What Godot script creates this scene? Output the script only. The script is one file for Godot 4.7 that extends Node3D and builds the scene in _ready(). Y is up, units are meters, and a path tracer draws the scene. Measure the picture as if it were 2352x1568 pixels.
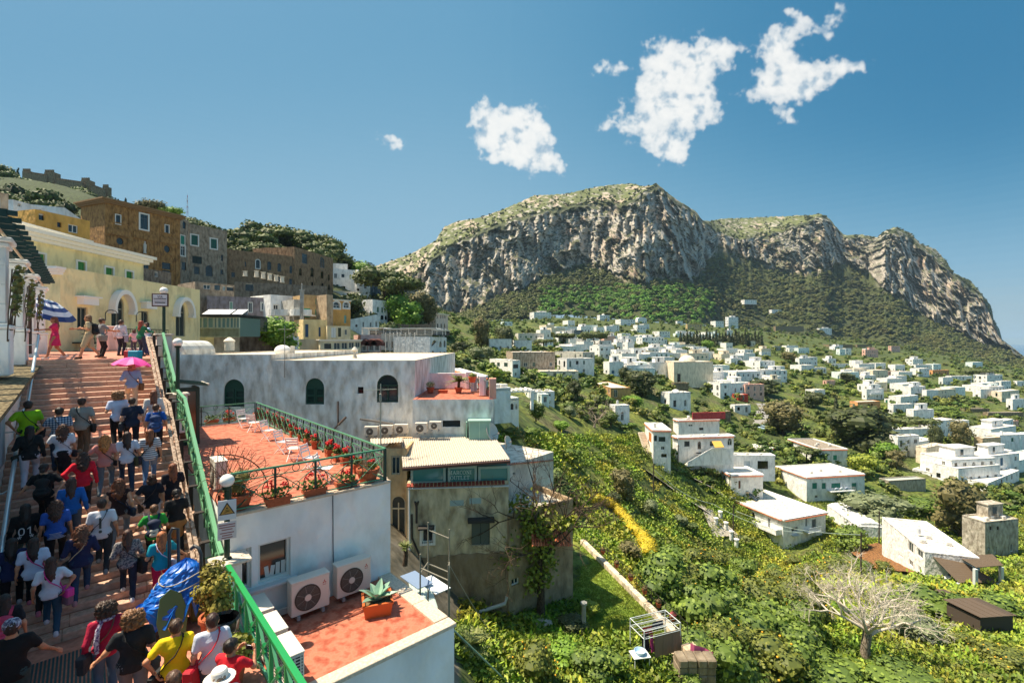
extends Node3D
const F:=1085.
const TH:=42.
var rng:=RandomNumberGenerator.new()
var mats:={}
var texs:={}
var used:={}
var hw:=PackedFloat64Array()
var hp:=PackedVector2Array()
var noise:=FastNoiseLite.new()
var ridged:=FastNoiseLite.new()
var fine:=FastNoiseLite.new()
class M:
	var v:=PackedVector3Array()
	var n:=PackedVector3Array()
	var c:=PackedColorArray()
	var col:=Color.WHITE
	func tri(a:Vector3,b:Vector3,d:Vector3):
		var k:=(d-a).cross(b-a).normalized()
		v.append(a);v.append(b);v.append(d)
		n.append(k);n.append(k);n.append(k)
		c.append(col);c.append(col);c.append(col)
	func tris(a:Vector3,b:Vector3,d:Vector3,na:Vector3,nb:Vector3,nd:Vector3):
		v.append(a);v.append(b);v.append(d)
		n.append(na);n.append(nb);n.append(nd)
		c.append(col);c.append(col);c.append(col)
	func quad(a:Vector3,b:Vector3,d:Vector3,e:Vector3):
		tri(a,b,d);tri(a,d,e)
	func box(o:Vector3,s:Vector3,b:=Basis.IDENTITY):
		var h:=s*.5
		var p:=[]
		for i in 8:
			p.append(o+b*Vector3(h.x if i&1 else-h.x,h.y if i&2 else-h.y,h.z if i&4 else-h.z))
		quad(p[4],p[6],p[7],p[5]);quad(p[1],p[3],p[2],p[0]);quad(p[5],p[7],p[3],p[1])
		quad(p[0],p[2],p[6],p[4]);quad(p[6],p[2],p[3],p[7]);quad(p[0],p[4],p[5],p[1])
	func bev(o:Vector3,s:Vector3,r:float,b:=Basis.IDENTITY):
		var h:=s*.5
		var x:=[h.x-r,h.x];var y:=[h.y-r,h.y];var z:=[h.z-r,h.z]
		var f:=func(a:float,d:float,e:float)->Vector3:return o+b*Vector3(a,d,e)
		for sx in[-1,1]:
			var q:=[f.call(sx*x[1],-y[0],-z[0]),f.call(sx*x[1],y[0],-z[0]),f.call(sx*x[1],y[0],z[0]),f.call(sx*x[1],-y[0],z[0])]
			if sx<0:q.reverse()
			quad(q[3],q[2],q[1],q[0])
			q=[f.call(-x[0],sx*y[1],-z[0]),f.call(-x[0],sx*y[1],z[0]),f.call(x[0],sx*y[1],z[0]),f.call(x[0],sx*y[1],-z[0])]
			if sx<0:q.reverse()
			quad(q[3],q[2],q[1],q[0])
			q=[f.call(-x[0],-y[0],sx*z[1]),f.call(x[0],-y[0],sx*z[1]),f.call(x[0],y[0],sx*z[1]),f.call(-x[0],y[0],sx*z[1])]
			if sx<0:q.reverse()
			quad(q[3],q[2],q[1],q[0])
			for sy in[-1,1]:
				q=[f.call(sx*x[1],sy*y[0],-z[0]),f.call(sx*x[0],sy*y[1],-z[0]),f.call(sx*x[0],sy*y[1],z[0]),f.call(sx*x[1],sy*y[0],z[0])]
				if sx*sy<0:q.reverse()
				quad(q[3],q[2],q[1],q[0])
				q=[f.call(-x[0],sx*y[1],sy*z[0]),f.call(-x[0],sx*y[0],sy*z[1]),f.call(x[0],sx*y[0],sy*z[1]),f.call(x[0],sx*y[1],sy*z[0])]
				if sx*sy<0:q.reverse()
				quad(q[3],q[2],q[1],q[0])
				q=[f.call(sx*x[0],-y[0],sy*z[1]),f.call(sx*x[1],-y[0],sy*z[0]),f.call(sx*x[1],y[0],sy*z[0]),f.call(sx*x[0],y[0],sy*z[1])]
				if sx*sy<0:q.reverse()
				quad(q[3],q[2],q[1],q[0])
				for sz in[-1,1]:
					tri(f.call(sx*x[1],sy*y[0],sz*z[0]),f.call(sx*x[0],sy*y[1],sz*z[0]),f.call(sx*x[0],sy*y[0],sz*z[1]))
	func tube(p:Array,r,sides:=6,closed:=false):
		var m:=p.size()
		var rings:=[]
		var side:=Vector3.ZERO
		for i in m:
			var t:Vector3=(p[(i+1)%m]-p[(i-1+m)%m])if closed else(p[mini(i+1,m-1)]-p[maxi(i-1,0)])
			t=t.normalized()
			if side==Vector3.ZERO:side=t.cross(Vector3.UP if absf(t.y)<.9 else Vector3.RIGHT).normalized()
			side=(side-t*side.dot(t)).normalized()
			var up:=side.cross(t)
			var ring:=[]
			var rr:float=r[i]if r is Array else r
			for k in sides:
				var a:=TAU*k/sides
				var d:=side*cos(a)+up*sin(a)
				ring.append([p[i]+d*rr,d])
			rings.append(ring)
		for i in(m if closed else m-1):
			var a:Array=rings[i];var b:Array=rings[(i+1)%m]
			for k in sides:
				var j:=(k+1)%sides
				tris(a[k][0],b[j][0],b[k][0],a[k][1],b[j][1],b[k][1])
				tris(a[k][0],a[j][0],b[j][0],a[k][1],a[j][1],b[j][1])
		if not closed:
			for k in range(1,sides-1):
				tri(rings[0][0][0],rings[0][k+1][0],rings[0][k][0])
				tri(rings[m-1][0][0],rings[m-1][k][0],rings[m-1][k+1][0])
	func bar(a:Vector3,b:Vector3,w:float,h:float,up:=Vector3.UP):
		var z:=(b-a).normalized()
		var x:=up.cross(z).normalized()
		if x.length()<.5:x=Vector3.RIGHT
		box((a+b)*.5,Vector3(w,h,a.distance_to(b)),Basis(x,z.cross(x),z))
	func lathe(pr:Array,sides:=12,o:=Vector3.ZERO,b:=Basis.IDENTITY):
		for i in pr.size()-1:
			var dr:float=pr[i+1][0]-pr[i][0];var dy:float=pr[i+1][1]-pr[i][1]
			var k:=Vector2(dy,-dr).normalized()
			for s in sides:
				var a0:=TAU*s/sides;var a1:=TAU*(s+1)/sides
				var d0:=Vector3(cos(a0),0,sin(a0));var d1:=Vector3(cos(a1),0,sin(a1))
				var p0:Vector3=o+b*(d0*pr[i][0]+Vector3.UP*pr[i][1]);var p1:Vector3=o+b*(d1*pr[i][0]+Vector3.UP*pr[i][1])
				var q0:Vector3=o+b*(d0*pr[i+1][0]+Vector3.UP*pr[i+1][1]);var q1:Vector3=o+b*(d1*pr[i+1][0]+Vector3.UP*pr[i+1][1])
				var n0:=b*(d0*k.x+Vector3.UP*k.y);var n1:=b*(d1*k.x+Vector3.UP*k.y)
				if pr[i][0]>.0001:tris(p0,p1,q0,n0,n1,n0)
				if pr[i+1][0]>.0001:tris(p1,q1,q0,n1,n1,n0)
	func ball(o:Vector3,r:Vector3,seg:=10,b:=Basis.IDENTITY):
		var rows:=maxi(seg/2,3)
		for i in rows:
			for k in seg:
				var q:=[]
				for e in[[0,0],[0,1],[1,1],[1,0]]:
					var th:float=PI*(i+e[0])/rows;var ph:float=TAU*(k+e[1])/seg
					var d:=Vector3(sin(th)*cos(ph),cos(th),sin(th)*sin(ph))
					q.append([o+b*(d*r),b*(d/r).normalized()])
				if i>0:tris(q[0][0],q[2][0],q[1][0],q[0][1],q[2][1],q[1][1])
				if i<rows-1:tris(q[0][0],q[3][0],q[2][0],q[0][1],q[3][1],q[2][1])
	func prism(poly:PackedVector2Array,y0:float,y1:float,xf:=Transform3D.IDENTITY):
		if Geometry2D.is_polygon_clockwise(poly):poly.reverse()
		var ix:=Geometry2D.triangulate_polygon(poly)
		for i in range(0,ix.size(),3):
			var a:=poly[ix[i]];var b:=poly[ix[i+1]];var d:=poly[ix[i+2]]
			if(b-a).cross(d-a)<0:var t:=b;b=d;d=t
			tri(xf*Vector3(a.x,y1,a.y),xf*Vector3(b.x,y1,b.y),xf*Vector3(d.x,y1,d.y))
			tri(xf*Vector3(a.x,y0,a.y),xf*Vector3(d.x,y0,d.y),xf*Vector3(b.x,y0,b.y))
		for i in poly.size():
			var a:=poly[i];var b:=poly[(i+1)%poly.size()]
			quad(xf*Vector3(a.x,y0,a.y),xf*Vector3(b.x,y0,b.y),xf*Vector3(b.x,y1,b.y),xf*Vector3(a.x,y1,a.y))
	func add(o:M,xf:=Transform3D.IDENTITY):
		for i in o.v.size():
			v.append(xf*o.v[i]);n.append((xf.basis*o.n[i]).normalized());c.append(o.c[i])
	func mesh()->ArrayMesh:
		var a:=[]
		a.resize(Mesh.ARRAY_MAX)
		a[Mesh.ARRAY_VERTEX]=v;a[Mesh.ARRAY_NORMAL]=n;a[Mesh.ARRAY_COLOR]=c
		var m:=ArrayMesh.new()
		if v.size():m.add_surface_from_arrays(Mesh.PRIMITIVE_TRIANGLES,a)
		return m
func P(u:float,v:float,d:float)->Vector3:
	return V((u-1176.)/F*d,(784.-v)/F*d,-d)
func G(u:float,v:float,y:float)->Vector3:
	return P(u,v,y*F/(784.-v))
func S(s:float,e:float,y:float)->Vector3:
	var t:=deg_to_rad(TH)
	return V(-6.7-sin(t)*s+cos(t)*e,y,-11.-cos(t)*s-sin(t)*e)
func numbered(called:String)->String:
	used[called]=used.get(called,0)+1
	return called if used[called]==1 else "%s_%03d"%[called,used[called]-1]
func tag(o:Node,label:String,category:String,group:="")->Node:
	o.set_meta("label",label);o.set_meta("category",category)
	if group:o.set_meta("group",group)
	return o
func thing(called:String,label:String,category:String,at:=VO,yaw:=.0,group:="")->Node3D:
	var o:=Node3D.new()
	o.name=numbered(called)
	o.position=at;o.rotation_degrees.y=yaw
	add_child(o,true)
	tag(o,label,category,group)
	return o
func part(called:String,m,mat:Material,parent:Node=null)->MeshInstance3D:
	var o:=MeshInstance3D.new()
	o.mesh=m.mesh()if m is M else m
	o.material_override=mat
	if parent:o.name=called;parent.add_child(o,true)
	else:o.name=numbered(called);add_child(o,true)
	return o
func single(called:String,label:String,category:String,m,mat:Material,at:=VO,yaw:=.0,group:="")->MeshInstance3D:
	var o:=part(called,m,mat)
	o.position=at;o.rotation_degrees.y=yaw
	tag(o,label,category,group)
	return o
func structure(called:String,m,mat:Material)->MeshInstance3D:
	var o:=part(called,m,mat)
	o.set_meta("kind","structure")
	return o
func dup(src:Node3D,label:String,at:Vector3,yaw:=.0,sc:=VI)->Node3D:
	var base:=str(src.name)
	var r:=base.rfind("_")
	if r>0 and base.substr(r+1).is_valid_int():base=base.substr(0,r)
	var o:Node3D=src.duplicate()
	o.name=numbered(base)
	add_child(o,true)
	o.position=at;o.rotation_degrees=V(0,yaw,0);o.scale=sc
	o.set_meta("label",label)
	return o
func stuff(called:String,label:String,mesh:Mesh,mat:Material,xf:Array,cols:Array=[])->MultiMeshInstance3D:
	var mm:=MultiMesh.new()
	mm.transform_format=MultiMesh.TRANSFORM_3D
	mm.use_colors=not cols.is_empty()
	mm.mesh=mesh
	mm.instance_count=xf.size()
	for i in xf.size():
		mm.set_instance_transform(i,xf[i])
		if mm.use_colors:mm.set_instance_color(i,cols[i])
	var o:=MultiMeshInstance3D.new()
	o.multimesh=mm;o.material_override=mat
	o.name=numbered(called)
	add_child(o,true)
	o.set_meta("kind","stuff");o.set_meta("label",label)
	return o
func mt(hex:String,rough:=.85,tex:Texture2D=null,scale:=1.,stretch:=VI,metal:=.0)->StandardMaterial3D:
	var key:="%s/%s/%s/%s/%s/%s"%[hex,rough,tex.get_instance_id()if tex else 0,scale,stretch,metal]
	if mats.has(key):return mats[key]
	var m:=StandardMaterial3D.new()
	m.albedo_color=Color(hex);m.roughness=rough;m.metallic=metal
	if tex:
		m.albedo_texture=tex
		m.uv1_triplanar=true;m.uv1_world_triplanar=true;m.uv1_scale=stretch*scale
		m.uv1_triplanar_sharpness=4.
	mats[key]=m
	return m
func vc(m:StandardMaterial3D)->StandardMaterial3D:
	var k:="vc%d"%m.get_instance_id()
	if mats.has(k):return mats[k]
	var o:StandardMaterial3D=m.duplicate()
	o.vertex_color_use_as_albedo=true
	mats[k]=o
	return o
func nt(called:String,freq:float,stops:Array,size:=512,oct:=5,sd:=1,kind:=FastNoiseLite.TYPE_SIMPLEX_SMOOTH)->Texture2D:
	if texs.has(called):return texs[called]
	var f:=FastNoiseLite.new()
	f.noise_type=kind;f.frequency=freq;f.fractal_octaves=oct;f.seed=sd;f.fractal_gain=.55
	var g:=Gradient.new()
	var o:=PackedFloat32Array();var c:=PackedColorArray()
	for s in stops:o.append(s[0]);c.append(Color(s[1]))
	g.offsets=o;g.colors=c
	var t:=NoiseTexture2D.new()
	t.width=size;t.height=size;t.seamless=true;t.noise=f;t.color_ramp=g
	texs[called]=t
	return t
func bump(called:String,freq:float,oct:=4,size:=512,strength:=6.,sd:=3)->Texture2D:
	if texs.has(called):return texs[called]
	var f:=FastNoiseLite.new()
	f.frequency=freq;f.fractal_octaves=oct;f.seed=sd;f.noise_type=FastNoiseLite.TYPE_SIMPLEX_SMOOTH
	var t:=NoiseTexture2D.new()
	t.width=size;t.height=size;t.seamless=true;t.noise=f;t.as_normal_map=true;t.bump_strength=strength
	texs[called]=t
	return t
func bumpy(m:StandardMaterial3D,t:Texture2D,k:=1.)->StandardMaterial3D:
	m.normal_enabled=true;m.normal_texture=t;m.normal_scale=k
	return m
func wallm(hex:String,dirt:=0)->StandardMaterial3D:
	var t:Texture2D
	match dirt:
		0:t=tx("plaster0")
		1:t=tx("plaster1")
		2:t=tx("plaster2")
		_:t=tx("plaster3")
	var c:=Color(hex).srgb_to_linear()*1.22
	hex=Color(minf(c.r,.9),minf(c.g,.89),minf(c.b,.86)).linear_to_srgb().to_html(false)
	return bumpy(mt(hex,.9,t,[.14,.13,.12,.12][dirt],V(1,.4,1)),tx("plasterbump"),.5)
func tps(r2:float)->float:
	return .0 if r2<1e-9 else r2*log(r2)*.5
func land_key(u:float,d:float)->Vector2:
	return W(u/330.,log(d)*1.9)
func land_solve(pts:Array):
	var k:=pts.size()
	var m:=k+3
	var a:=[]
	for i in k:hp.append(land_key(pts[i][0],pts[i][2]))
	for i in m:
		var row:=PackedFloat64Array();row.resize(m+1);a.append(row)
	for i in k:
		for j in k:a[i][j]=tps(hp[i].distance_squared_to(hp[j]))
		a[i][i]+=.02
		a[i][k]=1.;a[i][k+1]=hp[i].x;a[i][k+2]=hp[i].y
		a[k][i]=1.;a[k+1][i]=hp[i].x;a[k+2][i]=hp[i].y
		a[i][m]=(784.-pts[i][1])/100.
	for c in m:
		var b:int=c
		for r in range(c+1,m):
			if absf(a[r][c])>absf(a[b][c]):b=r
		var t=a[c];a[c]=a[b];a[b]=t
		var pr:PackedFloat64Array=a[c]
		for r in range(c+1,m):
			var q:float=a[r][c]/pr[c]
			if q!=.0:
				var row:PackedFloat64Array=a[r]
				for j in range(c,m+1):row[j]-=q*pr[j]
				a[r]=row
	hw.resize(m)
	for c in range(m-1,-1,-1):
		var x:float=a[c][m]
		for j in range(c+1,m):x-=a[c][j]*hw[j]
		hw[c]=x/a[c][c]
func land_v(u:float,d:float)->float:
	var p:=land_key(clampf(u,-350.,2650.),clampf(d,9.,1500.))
	var k:=hp.size()
	var y:=hw[k]+hw[k+1]*p.x+hw[k+2]*p.y
	for i in k:y+=hw[i]*tps(p.distance_squared_to(hp[i]))
	return y*100.
func land(u:float,d:float)->Vector3:
	return P(u,784.-land_v(u,d),d)
func hit(u:float,v:float,from:=16.)->Vector3:
	var d:=from
	var want:=784.-v
	var last:=d
	while d<1400.:
		if land_v(u,d)>=want:
			for i in 10:
				var mid:=(last+d)*.5
				if land_v(u,mid)>=want:d=mid
				else:last=mid
			return P(u,v,d)
		last=d
		d*=1.03
	return P(u,v,1000.)
func line(pts:Array,u:float)->float:
	if u<=pts[0][0]:return pts[0][1]
	for i in pts.size()-1:
		if u<=pts[i+1][0]:
			return lerpf(pts[i][1],pts[i+1][1],(u-pts[i][0])/(pts[i+1][0]-pts[i][0]))
	return pts[-1][1]
func _ready():
	rng.seed=7
	noise.seed=11;noise.frequency=1.;noise.fractal_octaves=4;noise.noise_type=FastNoiseLite.TYPE_SIMPLEX_SMOOTH
	ridged.seed=5;ridged.frequency=1.;ridged.fractal_type=FastNoiseLite.FRACTAL_RIDGED;ridged.fractal_octaves=4;ridged.noise_type=FastNoiseLite.TYPE_SIMPLEX_SMOOTH
	fine.seed=23;fine.frequency=1.;fine.fractal_octaves=3
	view()
	ground()
	mountain()
	far_woods()
	left_town()
	steps()
	terrace()
	middle()
	valley()
	garden()
	plants()
	people()
func view():
	var cam:=Camera3D.new()
	cam.name="camera"
	cam.fov=rad_to_deg(2.*atan(784./F));cam.near=.1;cam.far=40000.
	add_child(cam)
	var sun:=DirectionalLight3D.new()
	sun.name="sun"
	var az:=deg_to_rad(86.);var el:=deg_to_rad(63.)
	add_child(sun)
	sun.look_at_from_position(V(-sin(az)*cos(el),sin(el),-cos(az)*cos(el))*100.,VO)
	sun.light_energy=1.4;sun.light_color=Color(1.,.935,.83);sun.light_angular_distance=.5;sun.shadow_enabled=true
	var env:=Environment.new()
	env.background_mode=Environment.BG_SKY
	env.tonemap_mode=Environment.TONE_MAPPER_LINEAR
	env.tonemap_exposure=1.9
	env.sdfgi_enabled=true;env.ssao_enabled=true;env.ssil_enabled=true
	env.fog_enabled=true;env.fog_density=.00006;env.fog_light_color=Color(.66,.78,.88)
	var sky:=Sky.new()
	var pm:=PanoramaSkyMaterial.new()
	pm.panorama=sky_picture()
	pm.energy_multiplier=.55
	sky.sky_material=pm
	env.sky=sky
	env.background_energy_multiplier=1.
	var w:=WorldEnvironment.new()
	w.name="air";w.environment=env
	add_child(w)
func sky_picture()->ImageTexture:
	var W:=4096;var H:=2048
	var im:=Image.create(512,256,false,Image.FORMAT_RGBH)
	for y in 256:
		for x in 512:
			var el:=90.-(y+.5)/256.*180.
			var az:=fposmod((x+.5)/512.+.5,1.)*360.-180.
			var c:Color
			var right:=smoothstep(-10.,48.,az)*smoothstep(190.,110.,absf(az))
			var h:=el/cos(clampf(deg_to_rad(az),-.8,.8))
			c=Color("9fb9c4").lerp(Color("8cb6cf"),smoothstep(.0,9.,h)).lerp(Color("5f9abe"),smoothstep(8.,36.,h)).lerp(Color("3f82ad"),smoothstep(32.,70.,h))
			c=c.lerp(Color("3c84ae").lerp(Color("2f78a4"),smoothstep(14.,34.,h)),.9*right*smoothstep(2.,26.,h))
			if el<.0:c=Color("9fb9c4").lerp(Color("8b9a98"),clampf(-el/4.,.0,1.))
			var sd:=V(sin(deg_to_rad(az))*cos(deg_to_rad(el)),sin(deg_to_rad(el)),-cos(deg_to_rad(az))*cos(deg_to_rad(el)))
			var sv:=V(-sin(deg_to_rad(86.))*cos(deg_to_rad(63.)),sin(deg_to_rad(63.)),-cos(deg_to_rad(86.))*cos(deg_to_rad(63.)))
			var off:=rad_to_deg(acos(clampf(sd.dot(sv),-1.,1.)))
			c=c.srgb_to_linear()
			var glow:=6.*exp(-off/9.)+.12*exp(-off/24.)
			c=c+Color(glow,glow*.97,glow*.9)
			im.set_pixel(x,y,c)
	im.resize(W,H,Image.INTERPOLATE_CUBIC)
	var puffs:=[[1100,270,46,38],[1150,290,70,55],[1205,290,60,50],[1180,340,75,42],[1225,330,60,55],[1250,370,50,34],[1130,330,60,40],
		[1520,110,42,45],[1560,150,85,70],[1610,130,60,45],[1540,200,85,60],[1600,210,70,60],[1500,240,75,45],[1580,260,75,55],[1430,285,70,26],[1510,310,80,45],[1540,345,40,36],[1660,110,45,34],[1400,150,42,26],
		[1760,110,45,48],[1800,90,50,34],[1790,160,70,50],[1830,190,60,40],[1770,210,60,40],[1870,170,60,38],[1800,255,36,26],[1920,160,52,30],[1970,150,45,24],[1890,60,40,30],[1930,20,34,26],[1840,40,36,30],
		[890,325,48,26]]
	var wisp:=FastNoiseLite.new()
	wisp.seed=3;wisp.frequency=1./100.;wisp.fractal_octaves=7;wisp.fractal_gain=.58
	var r2:=rg(2)
	for y in range(540,1010):
		var el:=(.5-(y+.5)/H)*PI
		for x in range(1700,2640):
			var az:=((x+.5)/W-.5)*TAU
			if absf(az)>1.2 or el<.02:continue
			var d:=1./cos(az)
			var u:=1176.+tan(az)*F
			var v:=784.-tan(el)*F*d
			if v<-140.:continue
			var uw:=u+wisp.get_noise_2d(u*.8+300.,v*.8)*42.;var vw:=v+wisp.get_noise_2d(u*.8,v*.8+700.)*34.
			var dens:=.0
			for p in puffs:
				var a:float=(uw-p[0])/p[2];var b:float=(vw-p[1])/p[3]
				var q:=a*a+b*b
				if q<5.:dens+=exp(-q*1.5)
			if dens<.06:continue
			var nz:=wisp.get_noise_2d(u*1.6,v*1.8)
			var n2:=wisp.get_noise_2d(u*4.+500.,v*4.4)
			var t:=minf(dens,1.5)*.8+nz*.62+n2*.24-.34
			if t<=.0:continue
			var a:=1.-exp(-2.6*t*smoothstep(.0,.35,t))
			var lit:=clampf(.5+.45*t+(nz-wisp.get_noise_2d(u*1.6+26.,v*1.8+26.))*.9,.0,1.)
			var under:=Color("b4c6d4").lerp(Color("fbfaf6"),smoothstep(.1,.85,lit)).srgb_to_linear()*1.
			var px:=(x+W/2)%W
			im.set_pixel(px,y,im.get_pixel(px,y).lerp(under,a*.98))
	return ImageTexture.create_from_image(im)
func ground():
	land_solve([
		[-300,1900,9],[300,1850,10],[700,1850,10],[1000,1850,11],[0,1420,16],[300,1250,19],[550,1200,20],[750,1290,18],[950,1560,14],[1150,1620,16],
		[400,950,29],[620,1080,27],[900,1100,29],[1100,1470,22.5],[1250,1568,20],[1400,1412,25.5],[1335,1252,34],[1520,1500,22.7],[1180,1400,25.5],
		[1250,1310,30],[1700,1360,36],[1991,1518,28],[2300,1568,27],[1650,1640,21],[2300,1440,38],[2050,1320,68],[1800,1272,92],[1940,1255,90],[1550,1190,85],[1640,1240,86],[1490,1278,45],[1330,1160,60],[1420,1200,55],
		[1200,1140,42],[1250,1010,62],[1150,960,50],[1080,890,70],[1160,867,128],[1400,970,110],[1480,1075,95],[1700,1080,115],[1900,1130,115],[1530,882,190],[1700,1000,150],[1900,1000,170],[2100,1060,140],[2330,1110,130],[2200,1330,72],[2350,1300,75],
		[2352,900,350],[2100,880,330],[1800,852,320],[1500,812,330],[1250,795,290],[1060,770,240],
		[2352,850,780],[2000,802,600],[1700,772,550],[1450,762,500],[1250,742,450],[1080,742,430],
		[1080,742,640],[1300,728,720],[1600,745,720],[1800,764,720],[2100,798,800],[2352,856,900],[2600,900,600],[2600,905,1000],
		[412,860,55],[412,790,78],[480,810,90],[560,810,95],[700,810,97],[850,810,112],[480,725,112],[560,712,115],[650,720,124],[750,700,142],[850,760,150],[750,810,80],[900,800,110],[240,720,60],[240,660,95],[0,700,50],[-250,700,60],[0,600,90],[600,850,60],
		[30,470,150],[200,468,160],[400,575,150],[550,635,145],[700,660,155],[800,660,170],[880,700,200],[960,745,230],
		[-200,420,300],[60,424,300],[200,452,290],[420,560,250],[600,605,220],[750,645,225],[840,665,260],[930,690,300],
		[-200,560,600],[200,580,600],[600,650,600],[880,715,600],[-200,720,1300],[500,740,1300]])
	var cols:=250;var rows:=250
	var pos:=PackedVector3Array();var col:=PackedColorArray()
	for r in rows:
		var d:=9.5*pow(1250./9.5,r/(rows-1.))
		for c in cols:
			var u:=-300.+2950.*c/(cols-1.)
			var p:=land(u,d)
			var w:=W(p.x,p.z)
			var terr:=.0
			if d>60.:terr=fine.get_noise_2d(w.x/18.,w.y/18.)*.9
			if u>860. and d>700.:p.y-=(d-700.)*.5
			p.y+=terr+fine.get_noise_2d(w.x/3.,w.y/3.)*(.12 if d<60. else .4)
			pos.append(p)
			var a:=noise.get_noise_2d(w.x/24.,w.y/24.);var b:=fine.get_noise_2d(w.x/6.+40.,w.y/9.)
			var k:=Color(.115,.165,.028)
			k=k.lerp(Color(.25,.28,.045),clampf(a*1.4+.2,0,1))
			k=k.lerp(Color(.09,.15,.028),clampf(b*1.8-.15,0,1))
			k=k.lerp(Color(.2,.165,.09),clampf((fine.get_noise_2d(w.x/15.,w.y/15.+90.)-.2)*3.,0,.75))
			if d>130.:
				var strip:=sin(p.y*1.9+a*3.)
				k=k.lerp(Color(.07,.1,.025),clampf(strip*1.4-.45,0,.75))
			if d>500.:k=k.lerp(Color(.07,.105,.025),.5)
			if u<960. and d>110.:k=Color(.06,.09,.025)
			if u<1060. and d<100.:k=Color(.2,.18,.14)
			col.append(k)
	var g:=sheet(pos,col,cols,rows)
	var gm:StandardMaterial3D=vc(mt("ffffff",.95,tx("turf"),.05))
	structure("ground",g,bumpy(gm,tx("turfbump"),.35))
	var sea:=M.new()
	var y:=-150.
	sea.quad(V(-3000,y,-30000),V(30000,y,-30000),V(30000,y,-700),V(-3000,y,-700))
	structure("sea",sea,bumpy(mt("16486e",.22,null),tx("waves"),.3))
	var isl:=M.new()
	for i in 40:
		var u0:=2230.+i*8.
		var h0:=300.*clampf(smoothstep(.0,14.,i)+.25*noise.get_noise_1d(i*.3),.05,2.);var h1:=300.*clampf(smoothstep(.0,14.,i+1)+.25*noise.get_noise_1d((i+1)*.3),.05,2.)
		var a:=P(u0,784,22000);var b:=P(u0+8,784,22000)
		for k in 5:
			var f0:=sin(k*PI/10.);var f1:=sin((k+1)*PI/10.)
			var z0:=V(0,-150.,-k*700.);var z1:=V(0,-150.,-(k+1)*700.)
			isl.quad(a+z0+V(0,h0*f0,0),a+z1+V(0,h0*f1,0),b+z1+V(0,h1*f1,0),b+z0+V(0,h1*f0,0))
	structure("far_coast_hills",isl,mt("6b7a74",.95))
func sheet(pos:PackedVector3Array,col:PackedColorArray,cols:int,rows:int)->ArrayMesh:
	var ix:=PackedInt32Array()
	for r in rows-1:
		for c in cols-1:
			var i:=r*cols+c
			ix.append_array([i,i+cols,i+1,i+1,i+cols,i+cols+1])
	var nr:=PackedVector3Array();nr.resize(pos.size())
	for r in rows:
		for c in cols:
			var i:=r*cols+c
			var dx:=pos[i+(1 if c<cols-1 else 0)]-pos[i-(1 if c>0 else 0)]
			var dz:=pos[i+(cols if r<rows-1 else 0)]-pos[i-(cols if r>0 else 0)]
			nr[i]=dx.cross(dz).normalized()
	var a:=[]
	a.resize(Mesh.ARRAY_MAX)
	a[Mesh.ARRAY_VERTEX]=pos;a[Mesh.ARRAY_NORMAL]=nr;a[Mesh.ARRAY_COLOR]=col;a[Mesh.ARRAY_INDEX]=ix
	var m:=ArrayMesh.new()
	m.add_surface_from_arrays(Mesh.PRIMITIVE_TRIANGLES,a)
	return m
const RIDGE:=[[760,660],[860,612],[880,605],[940,584],[1000,553],[1020,521],[1050,508],[1100,500],[1150,483],[1190,466],[1225,449],[1300,445],[1350,433],[1400,424],[1450,421],[1480,428],[1510,422],[1540,447],[1570,468],[1600,486],[1613,506],[1630,508],[1660,502],[1720,500],[1780,497],[1860,494],[1885,491],[1905,500],[1922,522],[1940,540],[1980,538],[2015,546],[2032,530],[2058,521],[2092,535],[2115,560],[2150,572],[2175,600],[2192,628],[2232,646],[2258,678],[2278,703],[2284,738],[2297,756],[2303,780],[2330,800],[2360,824],[2420,868],[2520,925]]
const RIM:=[[760,690],[860,650],[938,640],[1007,580],[1096,531],[1179,502],[1261,482],[1337,469],[1393,456],[1426,470],[1488,437],[1511,424],[1540,449],[1600,489],[1632,520],[1655,535],[1700,548],[1741,542],[1788,531],[1840,511],[1877,495],[1905,502],[1922,524],[1940,542],[2015,548],[2058,523],[2115,562],[2192,630],[2258,680],[2284,740],[2303,782],[2360,826],[2420,870],[2520,927]]
const CLIFF_FOOT:=[[760,720],[860,690],[931,672],[985,700],[1047,726],[1113,698],[1195,666],[1258,626],[1310,618],[1360,600],[1395,618],[1419,633],[1478,650],[1557,633],[1601,640],[1640,575],[1655,555],[1700,585],[1754,600],[1809,617],[1891,617],[1935,596],[1993,620],[2034,664],[2082,681],[2095,709],[2146,736],[2197,763],[2259,790],[2303,800],[2360,830],[2420,873],[2520,930]]
const FOOT:=[[760,760],[860,742],[940,745],[1050,742],[1113,738],[1200,728],[1300,722],[1450,735],[1600,745],[1750,760],[1900,785],[2050,812],[2200,838],[2352,868],[2420,900],[2520,960]]
const CLIFF_D:=[[760,700],[931,760],[1047,800],[1195,860],[1300,950],[1360,980],[1419,930],[1478,890],[1540,950],[1601,1010],[1655,1150],[1754,1180],[1809,1150],[1891,1120],[1935,1180],[1993,1160],[2034,1060],[2120,1060],[2200,1010],[2300,980],[2520,950]]
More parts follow.
